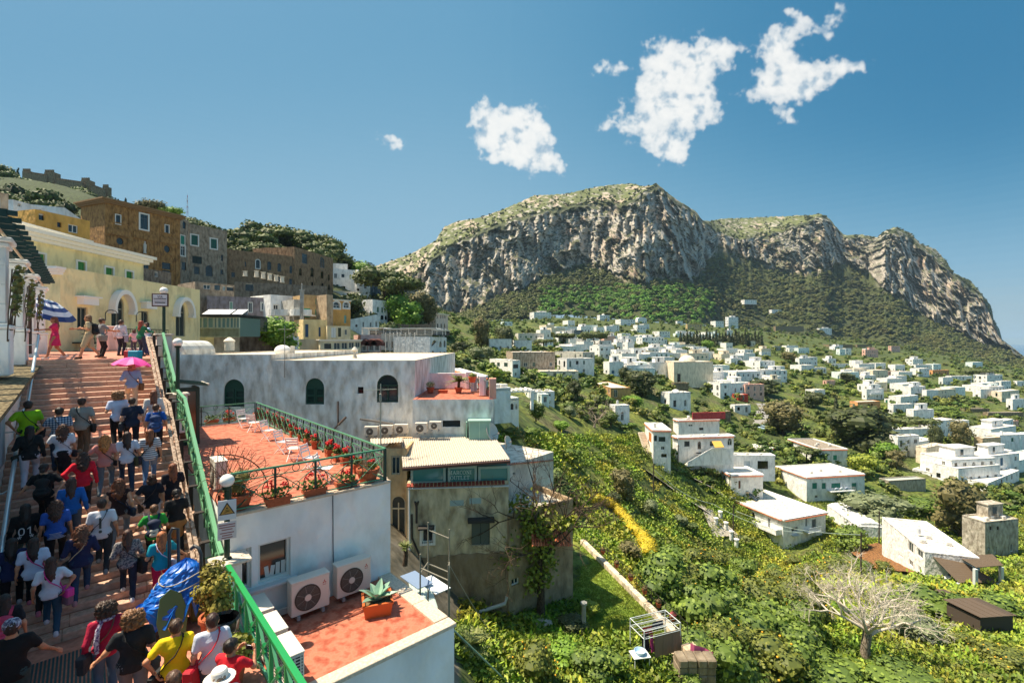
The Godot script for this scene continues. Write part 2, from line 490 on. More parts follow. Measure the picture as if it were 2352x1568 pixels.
func mountain():
	var cols:=520
	var parts:=[46,120,34,10]
	var pos:=PackedVector3Array();var col:=PackedColorArray()
	var rows:=0
	for k in parts:rows+=k
	var grid:=[]
	for r in rows:grid.append(PackedVector3Array())
	var kinds:=[]
	for c in cols:
		var u:=760.+1700.*c/(cols-1.)
		var uj:=u
		var zc:=line(CLIFF_D,u)
		var vf:=line(FOOT,u);var vb:=line(CLIFF_FOOT,u);var vt:=line(RIM,u);var vr:=line(RIDGE,u)
		vr+=fine.get_noise_1d(u*.12)*2.2;vt=maxf(vt+noise.get_noise_1d(u*.03)*6.,vr+.5)
		vb=maxf(vb+noise.get_noise_1d(u*.05+70.)*14.,vt+2.)
		vf=maxf(vf,vb+3.)
		var zt:=zc+(vb-vt)*.5+10.
		var zr:=zt+25.+(vt-vr)*4.5
		var r:=0
		for b in parts.size():
			for i in parts[b]:
				var t:float=(i+.0)/parts[b]
				var v:float;var z:float
				match b:
					0:v=lerpf(vf,vb,t);z=lerpf(zc*.8,zc,pow(t,.9))
					1:v=lerpf(vb,vt,t);z=lerpf(zc,zt,t)
					2:v=lerpf(vt,vr,t);z=lerpf(zt,zr,pow(t,1.2))
					_:v=lerpf(vr,vr+90.,t);z=zr+400.*t
				var x:=(uj-1176.)/F*z;var y:=(784.-v)/F*z
				if b==1 or(b==0 and t>.5):
					var w:=1. if b==1 else smoothstep(.6,1.,t)*.4
					w*=smoothstep(.0,.05,1.-t)if b==1 else 1.
					var warp:=noise.get_noise_2d(x/160.,y/160.)*60.
					var fl:=ridged.get_noise_2d((x+warp)/62.,y/210.)
					var f2:=ridged.get_noise_3d(x/20.,y/90.,7.)
					var f3:=fine.get_noise_3d(x/6.,y/9.,3.)
					z-=w*(fl*34.+f2*19.+f3*7.)
				else:
					z+=fine.get_noise_2d(x/30.,y/12.)*(8. if b!=3 else .0)
				grid[r].append(P(uj,v,z))
				r+=1
	for r in rows:pos.append_array(grid[r])
	for r in rows:
		for c in cols:
			var i:=r*cols+c
			var p:=pos[i]
			var dx:=pos[i+(1 if c<cols-1 else 0)]-pos[i-(1 if c>0 else 0)]
			var dy:=pos[i+(cols if r<rows-1 else 0)]-pos[i-(cols if r>0 else 0)]
			var nn:=dx.cross(dy).normalized()
			if nn.y<0 and absf(nn.y)>.2:nn=-nn
			var a:=noise.get_noise_3d(p.x/70.,p.y/90.,.0)
			var b:=fine.get_noise_3d(p.x/13.,p.y/16.,5.)
			var rock:=Color(.66,.61,.54).lerp(Color(.7,.55,.44),clampf(a*2.2+.1,0,1)).lerp(Color(.46,.45,.43),clampf(-b*2.2,0,.8))
			var green:=Color(.08,.1,.028).lerp(Color(.04,.055,.018),clampf(b*2.4+.3,0,1))
			var onto:=.0
			if r<46:onto=1.-.9*smoothstep(.86,1.,r/46.)*clampf(.6+a*2.,0,1)
			elif r<166:
				var t:=(r-46)/120.
				onto=smoothstep(.6,.74,nn.y+b*.22+a*.16)*.95
				onto=maxf(onto,smoothstep(.86,1.,t+b*.18+a*.1))
				onto=maxf(onto,smoothstep(.2,.0,t+b*.25)*smoothstep(-.1,.25,a+b*.5)*.9)
			else:
				onto=.95-smoothstep(.12,.32,b+a*.5)*.75
				green=Color(.15,.18,.045).lerp(Color(.06,.085,.025),smoothstep(.0,.35,b+.3*a))
			col.append(rock.lerp(green,clampf(onto,0,1)))
	var m:StandardMaterial3D=vc(mt("ffffff",.95,tx("rock"),.012,V(1.,.5,1.)))
	structure("mountain",sheet(pos,col,cols,rows),bumpy(m,tx("rockbump"),.8))
func leafy(blobs:Array,leaves:int,size:float,sd:int,light:Color,dark:Color,flat:=.0)->M:
	var m:=M.new()
	var r:=rg(sd)
	var tot:=.0
	for b in blobs:tot+=b[1].x*b[1].z
	for b in blobs:
		var tone:=r.randf()
		var k:=int(leaves*b[1].x*b[1].z/tot)
		var seg:=7;var rw:=5
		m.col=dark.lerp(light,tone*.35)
		var q:=[]
		for i in rw+1:
			for j in seg:
				var th:=PI*i/rw;var ph:=TAU*j/seg
				var d:=V(sin(th)*cos(ph),cos(th),sin(th)*sin(ph))
				q.append(b[0]+d*b[1]*(.72+.2*noise.get_noise_3d(d.x*2+b[0].x,d.y*2+b[0].y,d.z*2+sd)))
		for i in rw:
			for j in seg:
				var j2:=(j+1)%seg
				m.quad(q[(i+1)*seg+j],q[(i+1)*seg+j2],q[i*seg+j2],q[i*seg+j])
		for i in k:
			var d:=V(r.randfn(),r.randfn(),r.randfn()).normalized()
			var rad:=r.randf_range(.7,1.12)
			var o:Vector3=b[0]+d*b[1]*rad
			var s:=size*r.randf_range(.6,1.3)
			var nn:=(d+V(r.randfn(),r.randfn()+.4,r.randfn())*.55).normalized()
			var x:=nn.cross(V(r.randfn(),r.randfn(),r.randfn())).normalized()
			var y:=nn.cross(x)
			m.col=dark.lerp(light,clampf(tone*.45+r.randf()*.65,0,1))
			var nd:Vector3=(nn+d*.8).normalized()
			var a:=o-x*s*.5;var e:=o+x*s*.5
			m.tris(a,o+y*s*.42+nn*s*.1,e,nd,nd,nd)
			m.tris(a,e,o-y*s*.42,nd,nd,nd)
	return m
func clump(n:int,w:float,h:float,sd:int,base:=.3)->Array:
	var r:=rg(sd)
	var o:=[]
	for i in n:
		var a:=TAU*i/n+r.randf_range(-.4,.4)
		var k:=r.randf_range(.15,.62)if i else .0
		var y:=r.randf_range(base,.82)
		var s:=r.randf_range(.24,.4)
		o.append([V(cos(a)*k*w*.5*(1.25-y*.5),y*h,sin(a)*k*w*.5*(1.25-y*.5)),V(w*s*.8,h*s*.62,w*s*.8)])
	return o
var leafm:StandardMaterial3D
func leaf_mat()->StandardMaterial3D:
	if leafm==null:
		leafm=StandardMaterial3D.new()
		leafm.vertex_color_use_as_albedo=true
		leafm.roughness=.65
		leafm.backlight_enabled=true;leafm.backlight=Color(.35,.45,.2)
		leafm.cull_mode=BaseMaterial3D.CULL_DISABLED
	return leafm
func far_woods():
	var protos:=[]
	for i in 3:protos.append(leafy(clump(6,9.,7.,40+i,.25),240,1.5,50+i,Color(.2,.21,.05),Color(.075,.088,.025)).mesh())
	var xf:=[[],[],[]];var cl:=[[],[],[]]
	var r:=rg(31)
	var n:=0
	while n<7600:
		var u:=r.randf_range(860.,2420.)
		var vb:=line(CLIFF_FOOT,u);var vf:=line(FOOT,u)
		var t:=r.randf()
		var v:=lerpf(vf,vb,t)
		var zc:=line(CLIFF_D,u)
		n+=1
		var a:=noise.get_noise_2d(u/60.,v/30.)
		if t<.25 and a>.1:continue
		var z:=lerpf(zc*.8,zc,pow(t,.9))-3.
		var s:=r.randf_range(.6,1.5)
		var p:=P(u,v,z)-V(0,2.*s,0)
		var k:=n%3
		xf[k].append(Transform3D(Basis(VU,r.randf()*TAU).scaled(V(s,s*r.randf_range(.75,1.1),s)),p))
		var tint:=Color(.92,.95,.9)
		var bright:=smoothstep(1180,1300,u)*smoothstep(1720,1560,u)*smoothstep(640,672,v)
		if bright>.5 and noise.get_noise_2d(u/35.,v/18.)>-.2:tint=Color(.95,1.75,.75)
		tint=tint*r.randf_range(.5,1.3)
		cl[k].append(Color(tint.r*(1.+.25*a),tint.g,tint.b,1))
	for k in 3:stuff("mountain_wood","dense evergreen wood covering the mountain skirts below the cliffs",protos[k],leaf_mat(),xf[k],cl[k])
	var bush:=leafy(clump(4,5.,3.6,77,.2),90,1.1,78,Color(.11,.14,.04),Color(.045,.06,.02)).mesh()
	var bx:=[];var bc:=[]
	n=0
	while n<4200:
		n+=1
		var u:=r.randf_range(865.,2290.)
		var vt:=line(RIM,u);var vr:=line(RIDGE,u);var vb:=line(CLIFF_FOOT,u)
		var v:float;var z:float
		var zc:=line(CLIFF_D,u)
		var zt:=zc+(vb-vt)*.5+10.
		if vt-vr>3.:
			var t:=pow(r.randf(),2.)
			v=lerpf(vt,vr,t)
			z=lerpf(zt,zt+25.+(vt-vr)*4.5,pow(t,1.2))-2.
		else:continue
		if noise.get_noise_2d(u/25.,v/14.)<-.05:continue
		var s:=r.randf_range(.4,1.2)
		bx.append(Transform3D(Basis(VU,r.randf()*TAU).scaled(VI*s),P(u,v,z)-V(0,1.,0)))
		bc.append(Color.WHITE*r.randf_range(.7,1.2))
	stuff("mountain_scrub","dark scrub dotted over the grassy mountain tops",bush,leaf_mat(),bx,bc)
	var vx:=[[],[],[]];var vcx:=[[],[],[]]
	var vb2:=[]
	for i in 3:vb2.append(leafy(clump(5,4.,3.,90+i,.15),170,.6,95+i,Color(.24,.31,.05),Color(.07,.105,.022)).mesh())
	n=0
	while n<5200:
		n+=1
		var d:=100.*pow(8.,pow(r.randf(),.8))
		var u:=r.randf_range(960.,2480.)
		var p:=land(u,d)
		var w:=W(p.x,p.z)
		var a:=noise.get_noise_2d(w.x/40.,w.y/40.)
		var strip:=sin(p.y*1.9+noise.get_noise_2d(w.x/24.,w.y/24.)*3.)
		if a<.0 and strip<.55:continue
		var s:=r.randf_range(.45,1.25)*(1. if d<200 else 1.2)
		var k:=n%3
		vx[k].append(Transform3D(Basis(VU,r.randf()*TAU).scaled(V(s*r.randf_range(.9,1.5),s,s)),p-V(0,.5,0)))
		var tone:=r.randf()
		vcx[k].append(Color(lerpf(.75,1.15,tone),lerpf(.8,1.1,r.randf()),.9,1)*lerpf(.65,1.2,tone))
	for k in 3:stuff("valley_scrub","hedges and orchard bushes scattered over the green valley terraces",vb2[k],leaf_mat(),vx[k],vcx[k])
func facade(m:M,w:float,h:float,ops:Array,reveal:=.22):
	var xs:=[.0,w];var ys:=[.0,h]
	for o in ops:
		for x in[o[0],o[2]]:
			if x>.01 and x<w-.01:xs.append(x)
		for y in[o[1],o[3]]:
			if y>.01 and y<h-.01:ys.append(y)
	xs.sort();ys.sort()
	for i in xs.size()-1:
		for j in ys.size()-1:
			if xs[i+1]-xs[i]<.002 or ys[j+1]-ys[j]<.002:continue
			var cx:float=(xs[i]+xs[i+1])*.5;var cy:float=(ys[j]+ys[j+1])*.5
			var open:=false
			for o in ops:
				if cx>o[0]and cx<o[2]and cy>o[1]and cy<o[3]:open=true
			if not open:m.quad(V(xs[i],ys[j],0),V(xs[i],ys[j+1],0),V(xs[i+1],ys[j+1],0),V(xs[i+1],ys[j],0))
	for o in ops:
		var b:=outline(o)
		for i in b.size():
			var p:Vector2=b[i];var q:Vector2=b[(i+1)%b.size()]
			m.quad(V(p.x,p.y,0),V(p.x,p.y,-reveal),V(q.x,q.y,-reveal),V(q.x,q.y,0))
		if "a" in o[4]or "o" in o[4]:
			var corners:=[W(o[2],o[3]),W(o[0],o[3])]
			if "o" in o[4]:corners=[W(o[2],o[3]),W(o[0],o[3]),W(o[0],o[1]),W(o[2],o[1])]
			for i in b.size():
				var p:Vector2=b[i];var q:Vector2=b[(i+1)%b.size()]
				var mid:=(p+q)*.5
				if "a" in o[4]and mid.y<o[3]-(o[2]-o[0])*.5-.001:continue
				var best:Vector2=corners[0]
				for k in corners:
					if mid.distance_squared_to(k)<mid.distance_squared_to(best):best=k
				m.tri(V(p.x,p.y,0),V(q.x,q.y,0),V(best.x,best.y,0))
			if "a" in o[4]:m.tri(V(o[0],o[3],0),V(o[2],o[3],0),V((o[0]+o[2])*.5,o[3]-.001,0))
func outline(o:Array)->Array:
	var x0:float=o[0];var y0:float=o[1];var x1:float=o[2];var y1:float=o[3]
	var c:=(x0+x1)*.5;var r:=(x1-x0)*.5
	var b:=[]
	if "o" in o[4]:
		for i in 16:b.append(W(c+r*cos(TAU*i/16.),(y0+y1)*.5+(y1-y0)*.5*sin(TAU*i/16.)))
	elif "a" in o[4]:
		b.append(W(x0,y0));b.append(W(x1,y0))
		var ry:=minf(r,y1-y0)
		for i in 11:b.append(W(c+r*cos(PI*i/10.),y1-ry+ry*sin(PI*i/10.)))
	else:b=[W(x0,y0),W(x1,y0),W(x1,y1),W(x0,y1)]
	return b
func pane_shape(o:Array,z:float)->M:
	var m:=M.new()
	var b:=outline(o)
	var c:=W((o[0]+o[2])*.5,(o[1]+o[3])*.5)
	for i in b.size():
		var p:Vector2=b[i];var q:Vector2=b[(i+1)%b.size()]
		m.tri(V(c.x,c.y,z),V(q.x,q.y,z),V(p.x,p.y,z))
	return m
func ring_shape(o:Array,z0:float,z1:float,inner:float,outer:float)->M:
	var m:=M.new()
	var b:=outline(o)
	var k:=b.size()
	var a:=[];var d:=[]
	var c:=W((o[0]+o[2])*.5,(o[1]+o[3])*.5)
	for i in k:
		var t0:Vector2=(b[i]-b[(i+k-1)%k]).normalized();var t1:Vector2=(b[(i+1)%k]-b[i]).normalized()
		var nn:=(W(t0.y,-t0.x)+W(t1.y,-t1.x))
		nn=nn/maxf(nn.length_squared()*.5,.3)
		a.append(b[i]+nn*outer);d.append(b[i]-nn*inner)
	for i in k:
		var j:=(i+1)%k
		m.quad(V(a[i].x,a[i].y,z1),V(d[i].x,d[i].y,z1),V(d[j].x,d[j].y,z1),V(a[j].x,a[j].y,z1))
		m.quad(V(a[i].x,a[i].y,z0),V(a[i].x,a[i].y,z1),V(a[j].x,a[j].y,z1),V(a[j].x,a[j].y,z0))
		m.quad(V(d[i].x,d[i].y,z1),V(d[i].x,d[i].y,z0),V(d[j].x,d[j].y,z0),V(d[j].x,d[j].y,z1))
	return m
func glass(hex:="27343a")->StandardMaterial3D:
	var m:=mt(hex,.08)
	m.metallic_specular=.6
	return m
func window(p:Node3D,o:Array,frame:="e9e6df",shut:="1f6650",xf:=Transform3D.IDENTITY):
	var k:String=o[4]
	var w:float=o[2]-o[0];var h:float=o[3]-o[1]
	var called:="door" if h>1.9*w and o[1]<.4 else "window"
	var g:=part(called,pane_shape(o,-.17),glass("141719")if "d" in k else glass("5d7f86")if "b" in k else glass("2a373c"),p)
	g.transform=xf
	if "g" in k or "b" in k:
		var f:=ring_shape(o,-.168,-.1,minf(.08,w*.1),.0)
		var c:float=(o[0]+o[2])*.5
		var top:float=o[3]-(w*.5 if "a" in k else .0)
		f.box(V(c,(o[1]+top)*.5,-.13),V(minf(.07,w*.07),top-o[1],.05))
		if "a" in k or h>2.2:f.box(V(c,minf(top,o[1]+h*.72),-.128),V(w,.07,.05))
		part("frame",f,mt(frame,.6),g)
	if "s" in k:
		var mat:=mt(shut,.6)
		var top:float=o[3]-(w*.5 if "a" in k else .0)
		var lv:="k" in k
		for s in 2:
			var sm:=M.new()
			var x0:float=o[0]+s*w*.5+.015;var x1:float=x0+w*.5-.03
			if not lv:sm.box(V((x0+x1)*.5,(o[1]+top)*.5,-.12),V(x1-x0,top-o[1],.05))
			for q in[[x0+.04,.08],[x1-.04,.08]]:sm.box(V(q[0],(o[1]+top)*.5,-.105),V(q[1],top-o[1],.06))
			for y in[o[1]+.06,(o[1]+top)*.5,top-.06]:sm.box(V((x0+x1)*.5,y,-.104),V(x1-x0,.12,.05))
			var leaf:=part("shutter",sm,mat,g)
			if lv:
				var n:=int((top-o[1])/.085)
				var sl:=M.new()
				for i in n:sl.box(V((x0+x1)*.5,o[1]+.08+i*.085,-.12),V(x1-x0-.08,.012,.07),Basis(VX,.7))
				leaf.set_meta("slats",n)
				var so:=part("louvres",sl,mat,leaf)if leaf.get_parent()==p else part("louvres",sl,mat,g)
				so.set_meta("kind","stuff")
		if "a" in k:
			part("fanlight",ring_shape([o[0],top,o[2],o[3],"a"],-.168,-.08,w*.5,.0)if false else pane_shape([o[0],top,o[2],o[3],"a"],-.1),mat,g)
	if "w" in k:
		part("surround",ring_shape(o,-.02,.07,.0,clampf(w*.2,.1,.35)),mt("e6e2da",.85),g)
	if "h" in k:
		var hm:=M.new()
		hm.box(V((o[0]+o[2])*.5,o[3]+.22,.22),V(w+.6,.1,.44))
		part("hood",hm,mt("cfc9c0",.9),g)
func spot(A:Vector3,B:Vector3,u:float,v:float)->Vector2:
	var r:=(u-1176.)/F
	var dx:=B.x-A.x;var dz:=B.z-A.z
	var t:=(-r*A.z-A.x)/(dx+r*dz)
	var z:=-(A.z+dz*t)
	return W(t*W(dx,dz).length(),(784.-v)/F*z)
const Z0:=[.0,.0,1.]
const Z1:=[.0,344.5,.29296]
const Z4:=[401.9,488.1,.26855]
func bld(zm:Array,called:String,label:String,l:Array,r:Array,yb:float,deep:float,wall:Material,ops:Array,opt:={})->Node3D:
	var A:=P(zm[0]+l[0]*zm[2],784,l[2]);var B:=P(zm[0]+r[0]*zm[2],784,r[1])
	var yt:float=(784.-(zm[1]+l[1]*zm[2]))/F*l[2]
	var w:=A.distance_to(B);var h:=yt-yb
	var yaw:=rad_to_deg(atan2(-(B.z-A.z),B.x-A.x))
	var o:=thing(called,label,opt.get("cat","building"),V(A.x,yb,A.z),yaw,opt.get("group",""))
	var list:=[]
	for q in ops:
		var a:=spot(A,B,zm[0]+q[0]*zm[2],zm[1]+q[3]*zm[2]);var b:=spot(A,B,zm[0]+q[2]*zm[2],zm[1]+q[1]*zm[2])
		var e:=[maxf(a.x,.05),maxf(a.y-yb,.03),minf(b.x,w-.05),minf(b.y-yb,h-.05),q[4]]
		if e[2]-e[0]>.1 and e[3]-e[1]>.1:list.append(e+q.slice(5))
	block(o,w,h,deep,wall,list,opt)
	return o
func block(o:Node3D,w:float,h:float,deep:float,wall:Material,list:Array,opt:={},xf:=Transform3D.IDENTITY):
	var m:=M.new()
	facade(m,w,h,list)
	var pr:float=opt.get("parapet",.3)
	m.quad(V(w,0,0),V(w,h,0),V(w,h,-deep),V(w,0,-deep))
	m.quad(V(0,0,-deep),V(0,h,-deep),V(0,h,0),V(0,0,0))
	m.quad(V(w,0,-deep),V(w,h,-deep),V(0,h,-deep),V(0,0,-deep))
	var wo:=part(opt.get("wall_name","wall"),m,wall,o)
	wo.transform=xf
	var rm:=M.new()
	rm.box(V(w*.5,h-pr-.1,-deep*.5),V(w-.32,.2,deep-.32))
	part("roof",rm,opt.get("roof",mt("cfc8ba",.9,tx("plaster1"),.17)),o).transform=xf
	var t:=.16
	var pm:=M.new()
	pm.box(V(w*.5,h-pr*.5+.002,-deep+t*.5),V(w-.02,pr,t));pm.box(V(t*.5+.002,h-pr*.5+.002,-deep*.5),V(t,pr,deep-2*t-.01))
	pm.box(V(w-t*.5-.002,h-pr*.5+.002,-deep*.5),V(t,pr,deep-2*t-.01));pm.box(V(w*.5,h-pr*.5+.002,-t*.5-.002),V(w-.02,pr,t))
	part("parapet",pm,opt.get("cap",wall),o).transform=xf
	if opt.has("cornice"):
		var c:float=opt.cornice
		var cm:=M.new()
		for k in 3:
			var g:float=c*(.45+.28*k)
			cm.box(V(w*.5,h-c+c*.36*k+.004*k,-deep*.5),V(w+g*2,c*.355,deep+g*2))
		part("cornice",cm,mt(opt.get("cornice_hex","ece7db"),.85),o).transform=xf
	for e in list:window(o,e,opt.get("frame","e9e6df"),e[5]if e.size()>5 else opt.get("shut","1f6650"),xf)
func chimney(o:Node3D,at:Vector3,w:float,h:float,mat:Material):
	var m:=M.new()
	m.box(at+V(0,h*.5,0),V(w,h,w));m.box(at+V(0,h+.05,0),V(w*1.3,.1,w*1.3));m.box(at+V(0,h+.16,0),V(w*.8,.12,w*.8))
	part("chimney",m,mat,o)
func left_town():
	var cream:=wallm("e8cd9a",0);var cream2:=wallm("eacf9c",0);var ochre:=wallm("cf9f52",1);var brown:=wallm("a8804f",3);var greyp:=wallm("a89a8c",3);var ruin:=wallm("9c8268",3)
	var white:=wallm("e4e3e0",0);var white1:=wallm("dcdcda",1);var mauve:=wallm("9c8f92",2);var pink:=wallm("cdaaa4",1);var stone:=wallm("8a8076",3);var peel:=wallm("c0a274",2)
	var y:=bld(Z1,"yellow_hall","long cream yellow hall with arched doors behind the landing, its balcony rails black",[470,915,32.4],[1565,46.9],-6.,9.,cream,
		[[602,1235,683,1412,"g"],[870,1155,970,1490,"ag"],[1105,1265,1160,1420,"g"],[1375,1203,1450,1460,"ag"]],{"frame":"8a8a78","parapet":.2,"roof":mt("b6aa92",.9)})
	hall_trim(y)
	var y2:=bld(Z1,"yellow_upper_house","pale yellow upper storey with white cornice and green shuttered windows above the hall",[165,600,34.6],[1122,46.2],3.,6.,cream2,
		[[270,820,345,905,"sw"],[602,882,662,950,"sw"],[822,928,880,985,"sw"],[983,957,1035,1012,"sw"]],{"cornice":.75,"shut":"3f8a46"})
	bld(Z1,"yellow_stepped_house","plain yellow block with a thin pale ledge, stepped back above the pale yellow storey",[105,548,40.],[690,48.],4.,5.,ochre,[],{"cornice":.3})
	bld(Z1,"orange_house","orange yellow house with a white arched niche and flat roof above the pale yellow storey",[272,462,50.],[702,55.],6.,7.,ochre,
		[[300,487,345,545,"ad"],[532,593,608,640,"g"],[445,570,480,602,"d"]],{})
	bld(Z1,"white_roof_house","white flat roofed house with round chimney pots at the upper left edge of the town",[100,388,58.],[365,62.],9.,6.,white,[[135,400,165,440,"g"],[300,440,330,475,"g"]],{})
	bld(Z1,"grey_corner_house","grey brown house cut by the left edge of the picture",[-260,285,40.],[62,42.],5.,8.,greyp,[[-40,380,0,440,"g"]],{})
	bld(Z1,"white_ledge_house","low white house with a small dome on its roof just left of the brown church",[505,452,66.],[630,72.],10.,6.,white1,[[570,470,590,492,"d"]],{})
	var ch:=bld(Z1,"brown_church","big brown plastered church with a flat front, square windows and two oval ones",[820,372,99.],[1410,113.],8.,9.,brown,
		[[905,513,940,575,"gw"],[1097,512,1157,615,"gw"],[1293,592,1320,648,"gw"],[910,692,965,737,"od"],[1283,752,1330,799,"od"],[1120,847,1163,925,"ag"],[1268,888,1335,962,"d"],[1117,745,1148,808,"ad"]],
		{"cornice":.9,"cornice_hex":"94734e","frame":"55606a"})
	var A:=P(Z1[0]+820*Z1[2],784,99.);var B:=P(Z1[0]+1410*Z1[2],784,113.)
	var bands:=M.new()
	for q in[[835,640,1000,655],[1040,668,1215,685],[1250,705,1395,722]]:
		var a:=spot(A,B,q[0]*Z1[2],Z1[1]+q[3]*Z1[2]);var b:=spot(A,B,q[2]*Z1[2],Z1[1]+q[1]*Z1[2])
		bands.box(V((a.x+b.x)*.5,(a.y+b.y)*.5-8.,.1),V(b.x-a.x,absf(b.y-a.y),.3))
	for x in[1012,1222,1390]:
		var a:=spot(A,B,x*Z1[2],Z1[1]+1000*Z1[2])
		bands.box(V(a.x,6.,.07),V(.9,18.,.18))
	part("pilaster",bands,brown,ch).set_meta("kind","stuff")
	for q in[[885,448,1005,560],[1258,528,1358,640],[1260,825,1355,930]]:
		var a:=spot(A,B,q[0]*Z1[2],Z1[1]+q[3]*Z1[2]);var b:=spot(A,B,q[2]*Z1[2],Z1[1]+q[1]*Z1[2])
		part("blind_arch",ring_shape([a.x,a.y-8.,b.x,b.y-8.,"a"],-.02,.14,.0,.25),brown,ch)
	var st:=M.new()
	var sa:=spot(A,B,1132*Z1[2],Z1[1]+810*Z1[2])
	st.lathe([[.32,.0],[.26,.5],[.32,1.5],[.3,2.],[.1,2.25],[.17,2.4],[.17,2.6],[.0,2.75]],8,V(sa.x,sa.y-8.,.05))
	part("statue",st,mt("cfc8bc",.9),ch)
	bld(Z1,"church_terrace_wall","low brick and stone terrace wall at the foot of the brown church",[1122,925,92.],[1340,98.],4.,3.,stone,[[1210,945,1240,990,"g"]],{})
	bld(Z1,"grey_palazzo","grey weathered palazzo with white framed green windows between church and ruin",[1480,575,119.],[1778,127.],6.,10.,greyp,
		[[1497,672,1548,740,"sw"],[1650,702,1697,768,"sw"],[1505,838,1580,885,"s","22302c"],[1520,915,1562,970,"d"],[1610,908,1665,985,"ad"],[1730,823,1747,868,"d"],[1727,937,1747,973,"d"]],{"shut":"1d5a4c"})
	bld(Z1,"bell_gable_house","narrow taller grey house with a bell arch beside the brown church",[1411,532,116.],[1478,118.5],6.,8.,greyp,
		[[1430,563,1455,613,"ad"],[1411,675,1443,735,"sw"],[1412,758,1447,823,"gw"],[1422,882,1457,938,"d"]],{"shut":"2c8a76"})
	bld(Z4,"brown_ruin","long brown unplastered stone house with a row of blue arched windows",[437,312,128.],[1022,139.],5.,12.,ruin,
		[[690,405,723,475,"adw"],[788,420,820,490,"ad"],[875,435,905,503,"ad"],[977,455,1005,517,"ad"],[595,420,607,460,"d"],[480,512,510,550,"d"],[872,552,910,598,"d"],[975,568,1003,613,"d"],[600,598,670,672,"ad"]],{"roof":mt("7d6d5a",.95)})
	bld(Z4,"tall_ruin","taller brown ruin with crumbling plaster at the right end of the long ruin",[1022,292,138.5],[1350,158.],5.,14.,ruin,
		[[1085,358,1130,430,"g"],[1237,385,1277,465,"ag"],[1060,478,1085,535,"ad"],[1158,475,1187,545,"ad"],[1245,503,1270,560,"ad"],[1307,533,1323,580,"d"],[1165,597,1183,643,"d"],[1250,605,1270,640,"d"],[1310,620,1323,660,"d"]],{"frame":"6c7a80","roof":mt("8a7a66",.95)})
	bld(Z4,"ruin_rooftop_house","low brown roof house sitting on top of the long ruin",[742,297,146.],[1020,148.],12.,8.,ruin,[[955,375,980,400,"d"]],{})
	bld(Z4,"terrace_store","low grey store with blue doors and white patches below the grey palazzo",[170,590,92.],[505,98.],2.,8.,greyp,[[335,580,383,660,"s","3d5560"],[405,620,430,665,"b"],[440,625,500,668,"d"],[240,600,300,650,"g"],[535,630,560,668,"g"]],{})
	for i in 6:
		var q=[[598,500,545],[695,497,552],[753,508,565],[809,520,578],[864,535,588],[915,545,598]][i]
		var a:=P(Z4[0]+q[0]*Z4[2],Z4[1]+q[2]*Z4[2],118.);var hh:float=(q[2]-q[1])*Z4[2]/F*118.
		var pm:=M.new()
		pm.lathe([[.62,0],[.62,hh*.08],[.5,hh*.1],[.46,hh*.92],[.62,hh*.94],[.62,hh],[0,hh]],8)
		single("garden_pillar",["pale free standing garden pillar before the long ruin, the shortest and leftmost","pale garden pillar before the ruin, second from the left","pale garden pillar before the ruin, third from the left","pale garden pillar before the ruin, fourth from the left","pale garden pillar before the ruin, fifth from the left","pale garden pillar before the ruin, the rightmost of the row"][i],"pillar",pm,mt("d8cfbe",.9),a,0,"pale pillars before the long ruin")
	bld(Z4,"garden_retaining_wall","stained retaining wall carrying the pale pillars below the long ruin",[505,588,112.],[1300,122.],1.,3.,stone,[[600,600,668,668,"ad"]],{"cat":"wall"})
	bld(Z4,"white_tall_house","tall white house with stepped roofs and chimneys beside the tall ruin",[1350,478,168.],[1550,172.],3.,10.,white,[[1360,520,1385,560,"g"],[1422,527,1448,553,"d"],[1372,612,1400,650,"ag"],[1420,630,1455,660,"d"]],{})
	var wt:=bld(Z4,"white_roof_tower","white rooftop block with two round chimneys on the tall white house",[1352,432,174.],[1475,176.],14.,6.,white,[],{})
	for x in[.6,4.5]:chimney(wt,V(x,8.,-.8),1.2,1.6,white)
	bld(Z4,"white_terrace_house","white house with a railed roof terrace right of the tall white house",[1550,522,170.],[1668,176.],3.,9.,white,[[1590,545,1612,580,"d"],[1618,605,1640,650,"g"],[1555,650,1578,668,"d"]],{})
	bld(Z4,"white_penthouse","small white penthouse with a balustrade on the white terrace house",[1560,487,173.],[1640,176.],20.,5.,white,[[1595,545,1615,580,"d"]],{})
	bld(Z4,"white_arcade_house","white house front with stucco ornaments and a long balcony under the tall white house",[1352,668,160.],[1585,164.],-2.,9.,white1,[[1400,705,1420,740,"ag"],[1500,700,1518,745,"ag"],[1535,705,1550,745,"ag"]],{"cornice":.4})
	bld(Z4,"white_cube_house","plain white cube house with one shuttered window beside the stucco ornamented house",[1585,692,158.],[1672,162.],-2.,9.,white,[[1612,733,1638,758,"s","b9bec0"]],{})
	bld(Z4,"netted_house","house wrapped in blue scaffold netting below the umbrella pines",[1670,522,182.],[1760,186.],2.,8.,wallm("4d6070",3),[[1690,560,1710,590,"d"],[1720,600,1745,640,"d"],[1690,640,1710,680,"d"]],{})
	bld(Z4,"white_balcony_house","white house with three tall windows and scalloped balcony above the gabled white house",[1690,742,150.],[1815,156.],-2.,8.,white,[[1727,808,1743,850,"s"],[1765,812,1778,855,"s"],[1790,818,1800,855,"s"],[1757,878,1785,915,"ad"],[1793,882,1818,915,"ad"]],{})
	var gw:=bld(Z4,"white_gable_house","white house with a sloping gable top and round window by the ruin's foot",[1500,912,132.],[1745,136.],-4.,8.,white1,[[1603,935,1617,978,"g"],[1665,938,1680,978,"g"],[1540,955,1562,980,"od"],[1713,905,1730,975,"ag"]],{})
	var gm:=M.new()
